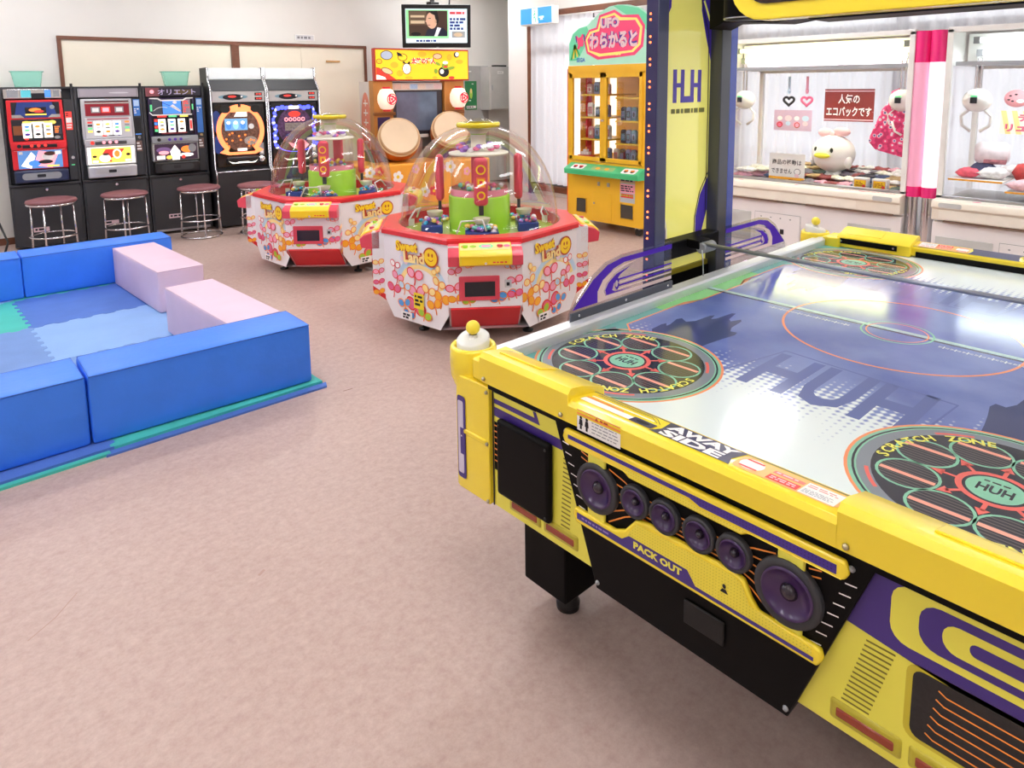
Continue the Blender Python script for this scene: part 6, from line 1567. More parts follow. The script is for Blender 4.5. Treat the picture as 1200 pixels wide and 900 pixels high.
for half, T in enumerate((I4, ROT)):
    a = Art((CX, CY, ZF), (0, -1, 0), (1, 0, 0), 0.00012, T=T)
    for s in (-1, 1):
        # mint border along the rail with an orange line, dark trapeze
        pts = [(s * 0.69, -1.08), (s * 0.69, 0.0), (s * 0.622, 0.0), (s * 0.622, -0.14), (s * 0.645, -0.21), (s * 0.645, -0.55), (s * 0.585, -0.61), (s * 0.50, -0.70), (s * 0.52, -1.08)]
        a.poly(pts, FT, 0)
        a.poly([(s * 0.69, -0.34), (s * 0.69, 0.0), (s * 0.622, 0.0), (s * 0.622, -0.14), (s * 0.648, -0.21), (s * 0.648, -0.34)], FGR, 1)
        a.stroke([(s * 0.622, 0.0), (s * 0.622, -0.14), (s * 0.648, -0.21), (s * 0.648, -0.55), (s * 0.585, -0.61), (s * 0.565, -0.57)], 0.007, FO, 2)
        a.poly([(s * 0.622, -0.13), (s * 0.650, -0.21), (s * 0.648, -0.28), (s * 0.628, -0.2)], FO, 2)
        a.poly([(s * 0.668, -0.67), (s * 0.66, -0.60), (s * 0.595, -0.63), (s * 0.585, -0.68)], FSM, 1)
        # flames
        fl = [(0.56, -0.56), (0.57, -0.44), (0.54, -0.48), (0.57, -0.36), (0.51, -0.40), (0.50, -0.24), (0.475, -0.33), (0.46, -0.16), (0.43, -0.30), (0.40, -0.22), (0.385, -0.37), (0.34, -0.36), (0.36, -0.48), (0.37, -0.60), (0.46, -0.58)]
        P_ = []
        for i in range(len(fl)):                                       # soften the outline
            p, q = fl[i], fl[(i + 1) % len(fl)]
            P_ += [(s * (p[0] * 0.75 + q[0] * 0.25), p[1] * 0.75 + q[1] * 0.25), (s * (p[0] * 0.25 + q[0] * 0.75), p[1] * 0.25 + q[1] * 0.75)]
        a.poly(P_, FFL, 0)
        a.arc(s * 0.452, -0.801, 0.262, 0.269, FO, 1, n=56)
        zone(a, s * 0.452, -0.801, half)
    a.text('HUH', 0.04, -0.56, 0.27, HZ, 0, width=0.42, offset=0.03, shear=0.0)
    a.stroke([(-0.25, -0.76), (-0.17, -0.40), (0.29, -0.44), (0.27, -0.72)], 0.008, HZ, 0)
    o = a.build('printed_artwork', fld)
a = Art((CX, CY, ZF), (0, -1, 0), (1, 0, 0), 0.00012)
a.arc(0, 0, 0.335, 0.343, FO, 3, n=64); a.arc(0, 0, 0.10, 0.106, FG, 3, n=36); a.arc(0, 0, 0.086, 0.090, FO, 3, n=36); a.rect(-0.69, -0.005, 0.69, 0.005, FK, 2); a.rect(-0.69, 0.008, 0.69, 0.03, GL('pale_green', (170, 200, 196)), 2)
for s in (-1, 1): a.text('*' * 9, s * 0.27, -0.04, 0.02, FW, 3, width=0.28)
a.build('printed_artwork', fld)

def railbox(T):
    g = G(T); g.prism([(1.44, 0.757), (1.44, 0.783), (1.446, 0.79), (1.478, 0.79), (1.478, 0.784), (1.505, 0.784), (1.505, 0.74), (1.447, 0.74)], 'x', 1.26, 3.44, RAILM)
    tb('side_rail', g, None, 0.0015)
    g = G(T); g.box((1.26, 1.458, 0.40), (3.44, 1.495, 0.745), TK); tb('side_skirt', g)
def end(T, near):
    # raised yellow end cover: two high ends and a lower middle
    prof_hi = [(1.15, 0.757), (1.147, 0.826), (1.160, 0.838), (1.195, 0.834), (1.270, 0.811), (1.280, 0.803), (1.280, 0.757)]
    prof_lo = [(1.15, 0.757), (1.147, 0.800), (1.156, 0.8115), (1.168, 0.813), (1.252, 0.802), (1.256, 0.797), (1.256, 0.762)]
    g = G(T)
    g.prism(prof_hi, 'y', 1.066, 1.392, TY); g.prism(prof_hi, 'y', 0.116, 0.442, TY); g.prism(prof_lo, 'y', 0.442, 1.066, TY)
    cv = tb('end_cover', g, None, 0.006, 3)
    # shallow grip on each raised end
    for ya, yb in ((1.20, 1.36), (0.148, 0.308)):
        g = G(T); g.prism([(1.190, 0.8345), (1.193, 0.8385), (1.250, 0.8200), (1.253, 0.8150)], 'y', ya, yb, TY); tb('grip_pad', g, cv, 0.003)
    g = G(T); g.box((1.165, 0.13, 0.735), (1.20, 1.378, 0.757), TK); tb('shadow_gap', g)
    g = G(T); g.box((1.255, 0.46, 0.757), (1.260, 1.05, 0.782), TK); tb('goal_slot', g)
    for ya, yb in ((1.12, 1.385), (0.123, 0.388)):
        g = G(T); g.box((1.279, ya, 0.774), (1.284, yb, 0.799), TK); q = tb('slot_insert', g)
        for y in (ya + 0.015, yb - 0.015): g = G(T); g.cyl((1.282, y, 0.7865), 0.005, 0.004, CHROME, 8, 'x'); tb('screw', g, q)
    for y in (1.09, 0.425, 1.375, 0.133):
        g = G(T); g.sphere((1.147, y, 0.769), 0.006, SCREW, 8); tb('screw', g, cv)
    # stickers on the lower middle
    sl = math.atan2(0.813 - 0.802, 0.084)
    a = Art((1.168, CY, 0.8132), (0, -1, 0), (math.cos(sl), 0, -math.sin(sl)), 0.0004, T=T)
    a.poly([(-0.305, 0.004), (-0.11, 0.004), (-0.09, 0.03), (-0.10, 0.074), (-0.305, 0.074)], TY, 0)
    a.rrect(-0.30, 0.008, -0.115, 0.030, 0.004, PAPER, 1); a.rrect(-0.30, 0.034, -0.19, 0.038, 0.001, FOL['red'], 1); a.bars(-0.29, 0.031, -0.20, 0.040, 1, FOL['red'], 2, 3); a.rrect(-0.155, 0.006, -0.095, 0.034, 0.003, NAVY, 2); a.ell(-0.125, 0.02, 0.018, 0.008, INK, 3, 12)
    a.rrect(-0.295, 0.046, -0.115, 0.052, 0.002, M('painted_glint', (250, 246, 214), 0.2), 1); a.stroke([(-0.29, 0.063), (-0.13, 0.063), (-0.105, 0.045)], 0.0015, INK, 2); a.stroke([(-0.29, 0.068), (-0.12, 0.068), (-0.097, 0.045)], 0.0015, INK, 2)  # pale thin strip paints a bright glint onto the sticker
    a.poly([(-0.095, 0.0), (-0.083, 0.03), (-0.09, 0.076), (0.095, 0.076), (0.085, 0.03), (0.095, 0.0)], NAVY, 1)
    if near:
        a.text('AWAY', 0.003, 0.057, 0.034, FOL['wht'], 2, width=0.162, offset=0.05); a.text('SIDE', -0.003, 0.019, 0.034, FOL['wht'], 2, width=0.145, offset=0.05); a.rect(0.0, 0.035, 0.075, 0.039, NAVY, 3)
    a.rrect(0.095, 0.004, 0.300, 0.072, 0.014, M('peach_label', (248, 190, 110), 0.3), 1); a.ell(0.125, 0.038, 0.024, 0.026, FOL['wht'], 2, 20); a.rect(0.107, 0.052, 0.143, 0.058, FOL['red'], 3); a.rect(0.107, 0.016, 0.143, 0.022, FOL['red'], 3)
    a.rect(0.165, 0.01, 0.225, 0.034, FOL['red'], 2); a.rect(0.165, 0.042, 0.225, 0.056, M('coral_label', (240, 120, 110), 0.3), 2); a.bars(0.170, 0.014, 0.22, 0.03, 2, FOL['rose'], 3, 4); a.bars(0.170, 0.045, 0.22, 0.054, 1, FOL['rose'], 3, 8)
    a.rect(0.228, 0.008, 0.294, 0.064, PAPER, 2); a.bars(0.232, 0.014, 0.29, 0.034, 4, GREY, 3, 7, 0.4); a.bars(0.232, 0.042, 0.29, 0.058, 2, M('coral_label', (240, 120, 110), 0.3), 3, 2, 0.4)
    a.rect(-0.312, 0.0755, 0.312, 0.0790, NAVY, 1)
    a.build('stickers', cv)
    # notice on the front face
    if near:
        a = Art((1.1485, 1.037, 0.0), (0, -1, 0), (0, 0, 1), 0.0006, T=T)
        a.rect(0, 0.752, 0.128, 0.803, PAPER, 0); a.rect(0, 0.791, 0.128, 0.803, ORL, 1); a.poly([(0.055, 0.793), (0.065, 0.793), (0.06, 0.802)], FOL['brown'], 2); a.bars(0.07, 0.793, 0.095, 0.801, 1, FOL['brown'], 2, 3)
        for x in (0.012, 0.030): a.ell(x, 0.785, 0.004, 0.004, INK, 1, 10); a.poly([(x - 0.006, 0.767), (x + 0.006, 0.767), (x + 0.004, 0.781), (x - 0.004, 0.781)], INK, 1); a.rect(x - 0.003, 0.757, x + 0.003, 0.767, INK, 1)
        a.bars(0.045, 0.757, 0.122, 0.788, 4, GREY, 1, 12, 0.3); a.build('notice_sticker', cv)
    # corner posts with the puck cups
    for s, y in ((1, 1.515), (-1, -0.007)):
        d = 1 if s > 0 else -1
        Y = lambda v: CY + d * v                                        # v: distance from the table's centre line
        X = 1.232
        g = G(T)
        g.lathe([(0.056, 0.0), (0.067, 0.03), (0.069, 0.07), (0.068, 0.108), (0.064, 0.116), (0.055, 0.116), (0.052, 0.10), (0.051, 0.07), (0.0001, 0.066)], (X, Y(0.766), 0.690), TY, 36)
        cup = tb('cup_holder', g)
        g = G(T); g.box((1.172, Y(0.62), 0.74), (1.30, Y(0.70), 0.80), TY); tb('cup_bracket', g, cup, 0.006)
        pol = [(1.168, 0.626), (1.166, 0.757), (1.172, 0.775), (1.186, 0.785), (1.215, 0.790), (1.30, 0.790), (1.30, 0.626)]
        rows = [(0.385, 0.0, 0.0), (0.40, 0.0, 0.0), (0.70, 0.0, 0.0), (0.735, 0.0, 0.012)]
        pts = [(p[0], Y(p[1])) for p in pol]
        if d < 0: pts = pts[::-1]
        g = G(T); g.prism(pts, 'z', 0.392, 0.735, TY)
        post = tb('corner_post', g, None, 0.006, 3)
        g = G(T); g.prism([(p[0], p[1]) for p in [(1.163, 0.58), (1.163, 0.565), (1.19, 0.56), (1.19, 0.58)]], 'y', Y(0.64), Y(0.735), TY); tb('moulded_ridge', g, post, 0.003)
        for z in (0.40, 0.57, 0.72): g = G(T); g.sphere((1.166, Y(0.633), z), 0.0055, SCREW, 8); tb('screw', g, post)
        a = Art((1.1665, Y(0.7135), 0.0), (0, -1, 0), (0, 0, 1), 0.0008, T=T)
        if d > 0:
            a.o = Vector((1.1655, Y(0.762), 0.0))
            a.rrect(0.0, 0.425, 0.037, 0.675, 0.010, VIO, 0); a.rrect(0.004, 0.44, 0.028, 0.66, 0.006, M('pale_lilac_print', (214, 206, 226), 0.3), 1)
            a.rect(0.014, 0.50, 0.034, 0.58, VIO, 2); a.bars(0.018, 0.505, 0.03, 0.575, 9, FOL['wht'], 3, 5, 0.6)
            a.build('side_print', post)
    # end panel: two printed yellow wings and the black speaker panel
    XP = 1.18
    for d in (1, -1):
        lo, hi = 0.385, 0.622
        g = G(T); ys = sorted((CY + d * 0.23, CY + d * hi)); g.box((XP, ys[0], 0.392), (XP + 0.03, ys[1], 0.737), LY)
        wg = tb('wing_panel', g, None, 0.002)
        u = (0, -1, 0)
        a = Art((XP, CY, 0.0), u, (0, 0, 1), 0.0005, T=T)
        e = lambda v: -d * v                                            # print coordinate of distance v
        def R(v0, z0, v1, z1, m, l): x0, x1 = sorted((e(v0), e(v1))); a.rect(x0, z0, x1, z1, m, l)
        def Pp(pts, m, l): a.poly([(e(p[0]), p[1]) for p in pts], m, l)
        R(0.616, 0.392, 0.622, 0.737, INK, 4); R(0.36, 0.732, 0.622, 0.737, INK, 4)
        if d > 0:
            Pp([(0.616, 0.706), (0.616, 0.692), (0.438, 0.692), (0.452, 0.722), (0.464, 0.722), (0.458, 0.706)], VIO, 1)
            R(0.616, 0.7235, 0.452, 0.7260, INK, 2)
            R(0.616, 0.656, 0.36, 0.682, VIO, 1)
            R(0.616, 0.500, 0.585, 0.640, TK, 1)
            for k in range(7): R(0.616, 0.525 + 0.017 * k, 0.592, 0.529 + 0.017 * k, ORL, 2)
            for k in range(16): R(0.365 - 0.0006 * k, 0.455 + 0.012 * k, 0.335 - 0.0006 * k, 0.459 + 0.012 * k, M('olive_slit', (130, 120, 40), 0.5), 1)
        else:
            Pp([(0.622, 0.737), (0.622, 0.575), (0.30, 0.615), (0.30, 0.737)], VIO, 1)
            L2 = LY
            for (z0, z1, v0, m, l) in ((0.622, 0.728, 0.395, LY, 2), (0.636, 0.716, 0.438, VIO, 3), (0.650, 0.700, 0.472, LY, 4), (0.664, 0.686, 0.510, VIO, 5)):
                a.rrect(e(v0), z0, e(0.66), z1, 0.03 if z1 - z0 > 0.062 else (z1 - z0) * 0.45, m, l)
            for k in range(14): R(0.325 + 0.0027 * k, 0.456 + 0.0105 * k, 0.372 + 0.0027 * k, 0.4595 + 0.0105 * k, M('olive_slit', (130, 120, 40), 0.5), 1)
            a.rrect(e(0.425), 0.462, e(0.70), 0.60, 0.02, M('olive_edge', (206, 190, 50), 0.4), 1)
            a.rrect(e(0.435), 0.469, e(0.70), 0.592, 0.016, M('dark_grille_cloth', (40, 36, 36), 0.7, vary=0.2, scale=120), 2)
            for k in range(6):
                z = 0.482 + 0.0175 * k
                a.stroke([(e(0.458 + 0.003 * k), z + 0.006), (e(0.470 + 0.003 * k), z), (e(0.68), z)], 0.0028, ORL, 3)
        a.build('printed_artwork', wg)
        # oblong red marker lamps in yellow sockets
        for v0, v1 in ((0.448, 0.545), (0.318, 0.415)):
            ys = sorted((CY + d * v0, CY + d * v1))
            zz = (0.408, 0.450)
            g = G(T); g.box((XP - 0.004, ys[0] - 0.012, zz[0]), (XP + 0.01, ys[1] + 0.012, zz[1]), M('olive_socket', (190, 176, 50), 0.35)); so = tb('lamp_socket', g, None, 0.012, 3)
            g = G(T); g.box((XP - 0.0065, ys[0], zz[0] + 0.011), (XP, ys[1], zz[1] - 0.013), M('rust_lens', (150, 66, 44), 0.25)); tb('lamp_lens', g, so, 0.005)
        if d > 0:
            g = G(T); g.box((XP - 0.022, CY + 0.388, 0.448), (XP, CY + 0.588, 0.664), TK); cvp = tb('speaker_cover', g, None, 0.012, 3)
            for v, z in ((0.40, 0.648), (0.575, 0.648), (0.40, 0.464)): g = G(T); g.sphere((XP - 0.022, CY + v, z), 0.004, BLACK, 8); tb('screw', g, cvp)
            # wedge of pale vents right of the cover
    XB = 1.165
    pts = [(CY - 0.372, 0.737), (CY + 0.372, 0.737), (CY + 0.236, 0.362), (CY - 0.236, 0.362)]
    g = G(T); g.prism(pts, 'x', XB, XP + 0.035, TK); bp = tb('speaker_panel', g, None, 0.002)
    for v, z in ((-0.335, 0.722), (0.335, 0.722), (-0.232, 0.378), (0.232, 0.378)): g = G(T); g.sphere((XB, CY + v, z), 0.006, GREY, 8); tb('screw', g, bp)
    g = G(T); g.box((XB - 0.006, CY - 0.102, 0.425), (XB - 0.001, CY - 0.008, 0.478), M('pit_black', (6, 6, 7), 0.6)); tb('coin_return', g, bp, 0.004)
    a = Art((XB, CY, 0.0), (0, -1, 0), (0, 0, 1), 0.0005, T=T)
    def seg(x0, z0, x1, z1, w, m, l): a.stroke([(x0, z0), (x1, z1)], w, m, l)
    for s in (-1, 1):
        for k in range(7): seg(s * (0.345 - 0.009 * k), 0.692 - 0.024 * k, s * (0.325 - 0.009 * k), 0.690 - 0.024 * k, 0.0025, FOL['wht'], 0)
        for k in range(6):                                              # orange rays from the big speaker to the row
            z = 0.668 - 0.017 * k
            a.stroke([(s * 0.20, 0.680 - 0.026 * k), (s * 0.155, z), (s * 0.12, 0.652 - 0.010 * k), (0, 0.652 - 0.010 * k)], 0.0034, ORL, 0)
        for k in range(2): seg(s * 0.285, 0.690 - 0.014 * k, s * 0.262, 0.684 - 0.014 * k, 0.003, ORL, 0)
    a.build('printed_artwork', bp)
    # moulded yellow bars: upper and lower, with violet insets
    MESHY = lines_mat('yellow_mesh', (244, 224, 70), (206, 190, 40), 150, 0, 0.3, 0.4, (1, 2)); MESHV = lines_mat('violet_mesh', (66, 42, 140), (44, 28, 100), 150, 0, 0.35, 0.4, (1, 2))
    ub = [(-0.328, 0.737), (0.328, 0.737), (0.335, 0.715), (0.328, 0.702), (0.155, 0.702), (0.135, 0.690), (-0.135, 0.690), (-0.155, 0.702), (-0.328, 0.702), (-0.335, 0.715)]
    g = G(T); g.prism([(CY - p[0], p[1]) for p in ub], 'x', XB - 0.014, XB, TY); u_ = tb('upper_bar', g, bp, 0.005, 3)
    a = Art((XB - 0.014, CY, 0), (0, -1, 0), (0, 0, 1), 0.0004, T=T)
    a.poly([(-0.315, 0.726), (-0.315, 0.716), (0.02, 0.716), (0.045, 0.708), (0.315, 0.708), (0.315, 0.726)], MESHV, 0); a.poly([(-0.15, 0.712), (0.01, 0.712), (0.04, 0.704), (0.15, 0.704), (0.13, 0.694), (-0.13, 0.694)], MESHY, 0)
    a.build('printed_inset', u_)
    lb = [(-0.295, 0.548), (-0.300, 0.530), (-0.290, 0.512), (0.290, 0.512), (0.300, 0.530), (0.295, 0.548), (0.175, 0.552), (0.160, 0.570), (0.145, 0.600), (0.125, 0.606), (-0.085, 0.606), (-0.115, 0.600), (-0.145, 0.562), (-0.175, 0.548)]
    g = G(T); g.prism([(CY - p[0], p[1]) for p in lb], 'x', XB - 0.014, XB, TY); l_ = tb('lower_bar', g, bp, 0.005, 3)
    a = Art((XB - 0.014, CY, 0), (0, -1, 0), (0, 0, 1), 0.0004, T=T)
    a.poly([(-0.135, 0.556), (-0.11, 0.594), (0.12, 0.600), (0.14, 0.594), (0.16, 0.556), (0.28, 0.542), (0.28, 0.530), (-0.135, 0.530)], MESHY, 0)
    a.poly([(-0.285, 0.540), (-0.285, 0.524), (0.284, 0.520), (0.284, 0.528), (0.04, 0.530), (0.02, 0.556), (-0.13, 0.556), (-0.15, 0.540)], VIO, 1)
    a.text('PACK OUT', -0.055, 0.5425, 0.017, LY, 2, width=0.125, offset=0.05); a.bars(-0.27, 0.528, -0.17, 0.536, 1, M('lilac_line', (150, 130, 200), 0.4), 2, 4)
    a.ell(0.105, 0.567, 0.004, 0.005, INK, 2, 10); a.poly([(0.096, 0.553), (0.114, 0.553), (0.109, 0.561), (0.101, 0.561)], INK, 2)
    a.build('printed_inset', l_)
    # webs joining the bars behind the big speakers
    for s in (-1, 1):
        for za, zb_ in ((0.540, 0.572), (0.672, 0.710)): g = G(T); g.box((XB - 0.009, CY + s * 0.232 - 0.026, za), (XB, CY + s * 0.232 + 0.026, zb_), LY); tb('speaker_web', g, bp, 0.004)
    # speakers
    CONE = M('violet_cone', (62, 36, 84), 0.3, coat=0.2, vary=0.05); RUB = M('rubber_surround', (54, 54, 58), 0.6, vary=0.05)
    for v, z, rr in ((0.229, 0.623, 0.060), (0.121, 0.639, 0.0375), (0.042, 0.641, 0.0375), (-0.041, 0.642, 0.0375), (-0.119, 0.642, 0.0375), (-0.229, 0.620, 0.065)):
        g = G(T); g.lathe([(rr, 0.007), (rr, -0.003), (rr * 0.97, -0.007), (rr * 0.80, -0.007), (rr * 0.77, -0.006)], (XB - 0.007, CY + v, z), RUB, 32, 'x'); sp_ = tb('speaker', g)
        g = G(T); g.lathe([(rr * 0.77, -0.006), (rr * 0.72, -0.011), (rr * 0.68, -0.005), (rr * 0.3, 0.004), (rr * 0.24, 0.004)], (XB - 0.007, CY + v, z), CONE, 32, 'x'); tb('speaker_cone', g, sp_)
        g = G(T); g.lathe([(rr * 0.26, 0.003), (rr * 0.22, -0.003), (rr * 0.1, -0.007), (0.0001, -0.008)], (XB - 0.007, CY + v, z), M('dust_cap', (40, 30, 44), 0.25, coat=0.3), 20, 'x'); tb('dust_cap', g, sp_)
railbox(I4); railbox(ROT)
end(I4, True); end(ROT, False)

# acrylic guards standing on the side rail
GUARD = glass('guard_acrylic', (236, 236, 240), 1.0, 0.02); GPR = glass('guard_violet_print', (120, 90, 210), 0.4, 0.1, 0.88, (92, 52, 196)); GPW = glass('guard_pale_print', (255, 240, 236), 0.4, 0.1, 0.8, (255, 228, 220))
def guard(T, x0, x1, flip):
    L = x1 - x0
    X = (lambda v: x1 - v * L) if flip else (lambda v: x0 + v * L)
    out = [(0.0, 0.79), (0.01, 0.815), (0.20, 0.915), (0.33, 0.952), (0.48, 0.965), (1.0, 0.965), (1.0, 0.79)]
    pts = [(X(p[0]), p[1]) for p in out]
    g = G(T); g.prism(pts, 'y', 1.488, 1.494, GUARD); s = tb('acrylic_guard', g)
    g = G(T); y = 1.4865
    a = Art((0, 1.4875, 0), (1, 0, 0), (0, 0, 1), 0.0004, T=T)
    def V(pts, m, l): a.poly([(X(p[0]), p[1]) for p in pts], m, l)
    V([(0.03, 0.822), (0.21, 0.905), (0.34, 0.942), (0.48, 0.955), (1.0, 0.955), (1.0, 0.937), (0.50, 0.937), (0.40, 0.925), (0.30, 0.895), (0.25, 0.86), (0.25, 0.822)], GPR, 0)
    V([(0.25, 0.822), (0.25, 0.86), (0.30, 0.895), (0.40, 0.918), (0.50, 0.930), (0.62, 0.932), (0.50, 0.922), (0.40, 0.905), (0.33, 0.88), (0.305, 0.855), (0.32, 0.836), (1.0, 0.834), (1.0, 0.822)], GPW, 1)
    V([(0.33, 0.838), (0.32, 0.856), (0.345, 0.878), (0.42, 0.902), (0.56, 0.918), (0.46, 0.897), (0.40, 0.870), (0.385, 0.850), (0.41, 0.842), (0.6, 0.838)], GPR, 1)
    for k in range(4): V([(0.44, 0.845 + 0.011 * k), (1.0, 0.845 + 0.011 * k), (1.0, 0.851 + 0.011 * k), (0.44, 0.851 + 0.011 * k)], GPR if k % 2 else GPW, 2)
    a.ell(X(0.43), 0.868, 0.012, 0.022, GPR, 2, 14); a.ell(X(0.425), 0.868, 0.007, 0.012, GPW, 3, 12)
    a.build('printed_artwork', s)
    if not flip:
        g = G(T); g.box((x0 + 0.002, 1.480, 0.782), (x1, 1.4875, 0.816), M('guard_base_grey', (78, 82, 92), 0.4)); b = tb('guard_base', g, None, 0.003)
        for v in (0.07, 0.5, 0.94): g = G(T); g.sphere((x0 + v * L, 1.479, 0.803), 0.005, CHROME, 8); tb('screw', g, b)
    else:
        for v in (0.05, 0.97): g = G(T); g.box((X(v) - 0.012, 1.474, 0.786), (X(v) + 0.012, 1.487, 0.815), CLEAR); tb('guard_clip', g, s, 0.002)
def tower(T, near):
    guard(T, 1.605, 2.172, False); guard(T, 2.555, 3.085, True)
    # lit side tower
    PUR = M('dark_violet_column', (40, 36, 84), 0.25, coat=0.3); SLATE = M('slate_column', (72, 76, 104), 0.3, coat=0.2)
    ztop = 2.20
    g = G(T); g.box((2.152, 1.55, 0.0), (2.218, 1.605, ztop), SLATE); f1 = tb('tower_fin', g, None, 0.004)
    g = G(T); g.box((2.1512, 1.553, 0.0), (2.1522, 1.603, ztop), PUR); tb('fin_face', g, f1)
    for k in range(14):
        for j in range(2):
            z = 0.80 + 0.082 * k + 0.021 * j
            g = G(T); g.sphere((2.151, 1.585, z), 0.0045, M('red_led', (255, 110, 60), 0.3, emit=4.0, vary=0), 8); tb('indicator_light', g, f1)
    g = G(T); g.box((2.588, 1.55, 0.0), (2.66, 1.64, ztop), M('grey_column', (66, 68, 76), 0.3, coat=0.2)); tb('tower_fin', g, None, 0.004)
    g = G(T); g.box((2.66, 1.552, 0.0), (2.716, 1.64, ztop), M('blue_column', (66, 84, 170), 0.25, coat=0.3)); tb('tower_edge', g, None, 0.004)
    g = G(T); g.box((2.235, 1.622, 0.0), (2.71, 1.665, ztop), TK); tb('tower_back', g)
    LP_ = M('lit_yellow_tower', (246, 238, 126), 0.12, emit=0.30, vary=0, coat=0.5)
    g = G(T); g.box((2.218, 1.602, 0.0), (2.588, 1.622, ztop), LP_); pn = tb('lit_panel', g)
    a = Art((2.218, 1.602, 0.0), (1, 0, 0), (0, 0, 1), 0.0006, T=T)
    VL = M('lit_violet_print', (80, 60, 170), 0.2, emit=0.12, vary=0)
    w = 0.37
    a.poly([(0, 1.74), (0.03, 1.76), (0.085, 1.84), (0.09, 1.95), (0.09, 2.19), (0, 2.19)], VL, 0); a.poly([(w, 1.64), (w - 0.04, 1.74), (w - 0.075, 1.84), (w - 0.075, 2.19), (w, 2.19)], VL, 0)
    a.stroke([(w - 0.085, 2.19), (w - 0.075, 1.87), (w - 0.02, 1.75), (w - 0.012, 1.45), (w - 0.012, 1.0)], 0.006, INK, 1); a.stroke([(w - 0.06, 1.88), (w, 1.78)], 0.012, LP_, 2)
    a.poly([(0, 1.10), (0.055, 1.04), (0.075, 0.97), (0.075, 0.86), (0.05, 0.86), (0, 0.97)], VL, 0); a.poly([(w, 1.16), (w - 0.055, 1.09), (w - 0.085, 1.00), (w - 0.085, 0.90), (w - 0.05, 0.90), (w, 1.02)], VL, 0)
    a.stroke([(0.085, 0.86), (0.08, 0.97), (0.06, 1.05), (0.0, 1.12)], 0.006, FOL['wht'], 1); a.stroke([(w - 0.095, 0.88), (w - 0.092, 1.0), (w - 0.06, 1.1), (w - 0.0, 1.18)], 0.006, INK, 1)
    # the letters on the panel
    for x0 in (0.105, 0.225):
        for dx in (0.0, 0.052): a.rect(x0 + dx, 1.475, x0 + dx + 0.026, 1.605, VL, 1)
        a.rect(x0 + 0.026, 1.535, x0 + 0.052, 1.552, VL, 1)
    a.rrect(0.157, 1.475, 0.251, 1.500, 0.010, VL, 2)
    a.bars(0.095, 1.432, 0.335, 1.452, 1, M('olive_letters', (130, 130, 60), 0.4, vary=0), 1, 9, 0.9)
    a.build('printed_artwork', pn)
    g = G(T); g.box((2.214, 1.545, 0.868), (2.60, 1.606, 0.935), TK); tb('tower_band', g, None, 0.004)
    g = G(T); g.box((2.218, 1.585, 0.0), (2.588, 1.604, 0.785), TK); tb('tower_foot', g)
    g = G(T); g.box((2.218, 1.590, 0.785), (2.588, 1.604, 0.805), M('olive_strip', (150, 136, 30), 0.35)); tb('olive_strip', g)
    # bracket that carries the cross bar
    g = G(T); g.cyl((2.365, 1.485, 0.905), 0.022, 0.085, GREY, 18, 'x'); br = tb('bar_bracket', g, None, 0.003)
    g = G(T); g.box((2.36, 1.49, 0.90), (2.44, 1.56, 0.935), TK); tb('bracket_arm', g, br, 0.004)
    g = G(T); g.tube([(2.365, 1.478, 0.90), (2.367, 1.474, 0.85), (2.372, 1.475, 0.795)], 0.003, STEEL, 6); tb('bracket_wire', g, br)
    # black swivel drum beneath the overhead beam
    g = G(T); g.lathe([(0.0001, 0.0), (0.074, 0.0), (0.079, 0.004), (0.079, 0.42)], (2.235, 1.245, 1.765), TK, 36); dr = tb('beam_drum', g)
    g = G(T); g.ring((2.235, 1.245, 1.767), 0.077, 0.003, STEEL, 36, 6); tb('drum_edge', g, dr)
    g = G(T)
    pr = [(1.56, 1.76), (1.50, 1.785), (1.40, 1.78), (1.28, 1.77), (1.15, 1.785), (1.15, 2.2), (1.56, 2.2)]
    g.prism(pr, 'x', 2.50, 2.66, TK); tb('beam_shoulder', g, None, 0.006)
tower(I4, True); tower(ROT, False)
tb('cross_bar', G().tube([(2.385, 1.515, 0.92), (2.385, -0.007, 0.92)], 0.0075, M('cross_bar_grey', (150, 154, 166), 0.3, 0.5), 10))
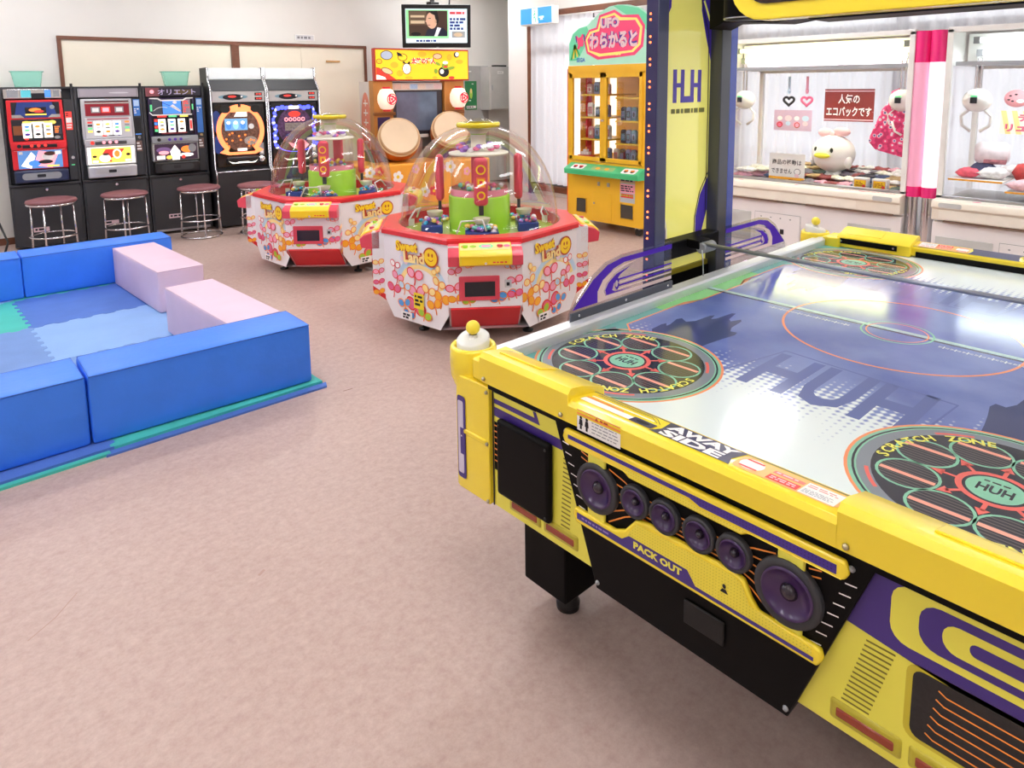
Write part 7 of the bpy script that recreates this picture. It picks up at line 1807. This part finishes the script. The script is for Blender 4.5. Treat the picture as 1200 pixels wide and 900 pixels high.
# overhead beam with the yellow fascia
g = G()
def rr(y0, y1, z0, z1, r, n=6):
    pts = []
    for cy_, cz, q in ((y1 - r, z0 + r, -PI / 2), (y1 - r, z1 - r, 0), (y0 + r, z1 - r, PI / 2), (y0 + r, z0 + r, PI)):
        for i in range(n + 1): t = q + PI / 2 * i / n; pts.append((cy_ + r * math.cos(t), cz + r * math.sin(t)))
    return pts
g = G(); g.prism(rr(0.298, 1.21, 1.742, 2.22, 0.11), 'x', 2.06, 2.13, TY); fa = tb('beam_fascia', g, None, 0.014, 3)
g = G(); g.prism(rr(0.35, 1.155, 1.79, 2.17, 0.07), 'x', 2.054, 2.062, M('fascia_window', (46, 30, 26), 0.15, coat=0.4)); fw = tb('fascia_window', g, fa)
a = Art((2.054, 1.155, 1.79), (0, -1, 0), (0, 0, 1), 0.0006)
for k in range(26): a.rect(0.05 + 0.012 * k, 0.012, 0.058 + 0.012 * k, 0.022, FOL['brown'], 0)
a.rrect(0.20, 0.010, 0.60, 0.034, 0.006, LY, 1); a.bars(0.22, 0.014, 0.58, 0.03, 1, INK, 2, 6, 0.8)
a.build('printed_artwork', fw)
tb('beam_body', G().box((2.13, 0.30, 1.80), (2.60, 1.20, 2.2), TK))
g = G(); g.prism([(1.01, 1.790), (1.01, 1.752), (0.985, 1.738), (0.25, 1.738), (0.22, 1.752), (0.22, 1.790)], 'x', 2.13, 2.28, TK); tb('beam_underside', g, None, 0.01, 3)

# mallets parked in the corner cups
MW = M('mallet_white', (226, 226, 220), 0.3); MY = M('mallet_yellow', (248, 226, 70), 0.35)
def mallet(label, x, y, rz):
    t = thing('air_hockey_mallet', label, 'mallet', (x, y, 0.757), rz, 'mallets in the corner cups')
    n = 32; R = 0.048; vs = []; fs = []
    top = lambda q: 0.070 + 0.012 * math.sin(q)
    rings = [(0.044, lambda q: 0.0), (R, lambda q: 0.006), (R, lambda q: top(q) - 0.004), (R - 0.004, top), (0.024, lambda q: 0.068 + 0.004 * math.sin(q)), (0.0005, lambda q: 0.07)]
    for r_, f in rings:
        for i in range(n): q = 2 * PI * i / n; vs.append((r_ * math.cos(q), r_ * math.sin(q), f(q)))
    for j in range(len(rings) - 1):
        for i in range(n): fs.append((j * n + i, j * n + (i + 1) % n, (j + 1) * n + (i + 1) % n, (j + 1) * n + i))
    G().add(vs, fs, MW, True).build('disc', t)
    G().lathe([(0.02, 0.058), (0.014, 0.068), (0.012, 0.078)], (0, 0, 0), MW, 16).build('neck', t)
    G().sphere((0, 0, 0.098), 0.021, MY, 20).build('knob', t)
mallet('white mallet with a yellow ball knob in the near corner cup of the hockey table', 1.232, CY + 0.766, -1.2)
mallet('white mallet with a yellow ball knob in the far corner cup of the hockey table', 2 * CX - 1.232, CY + 0.766, 0.6)
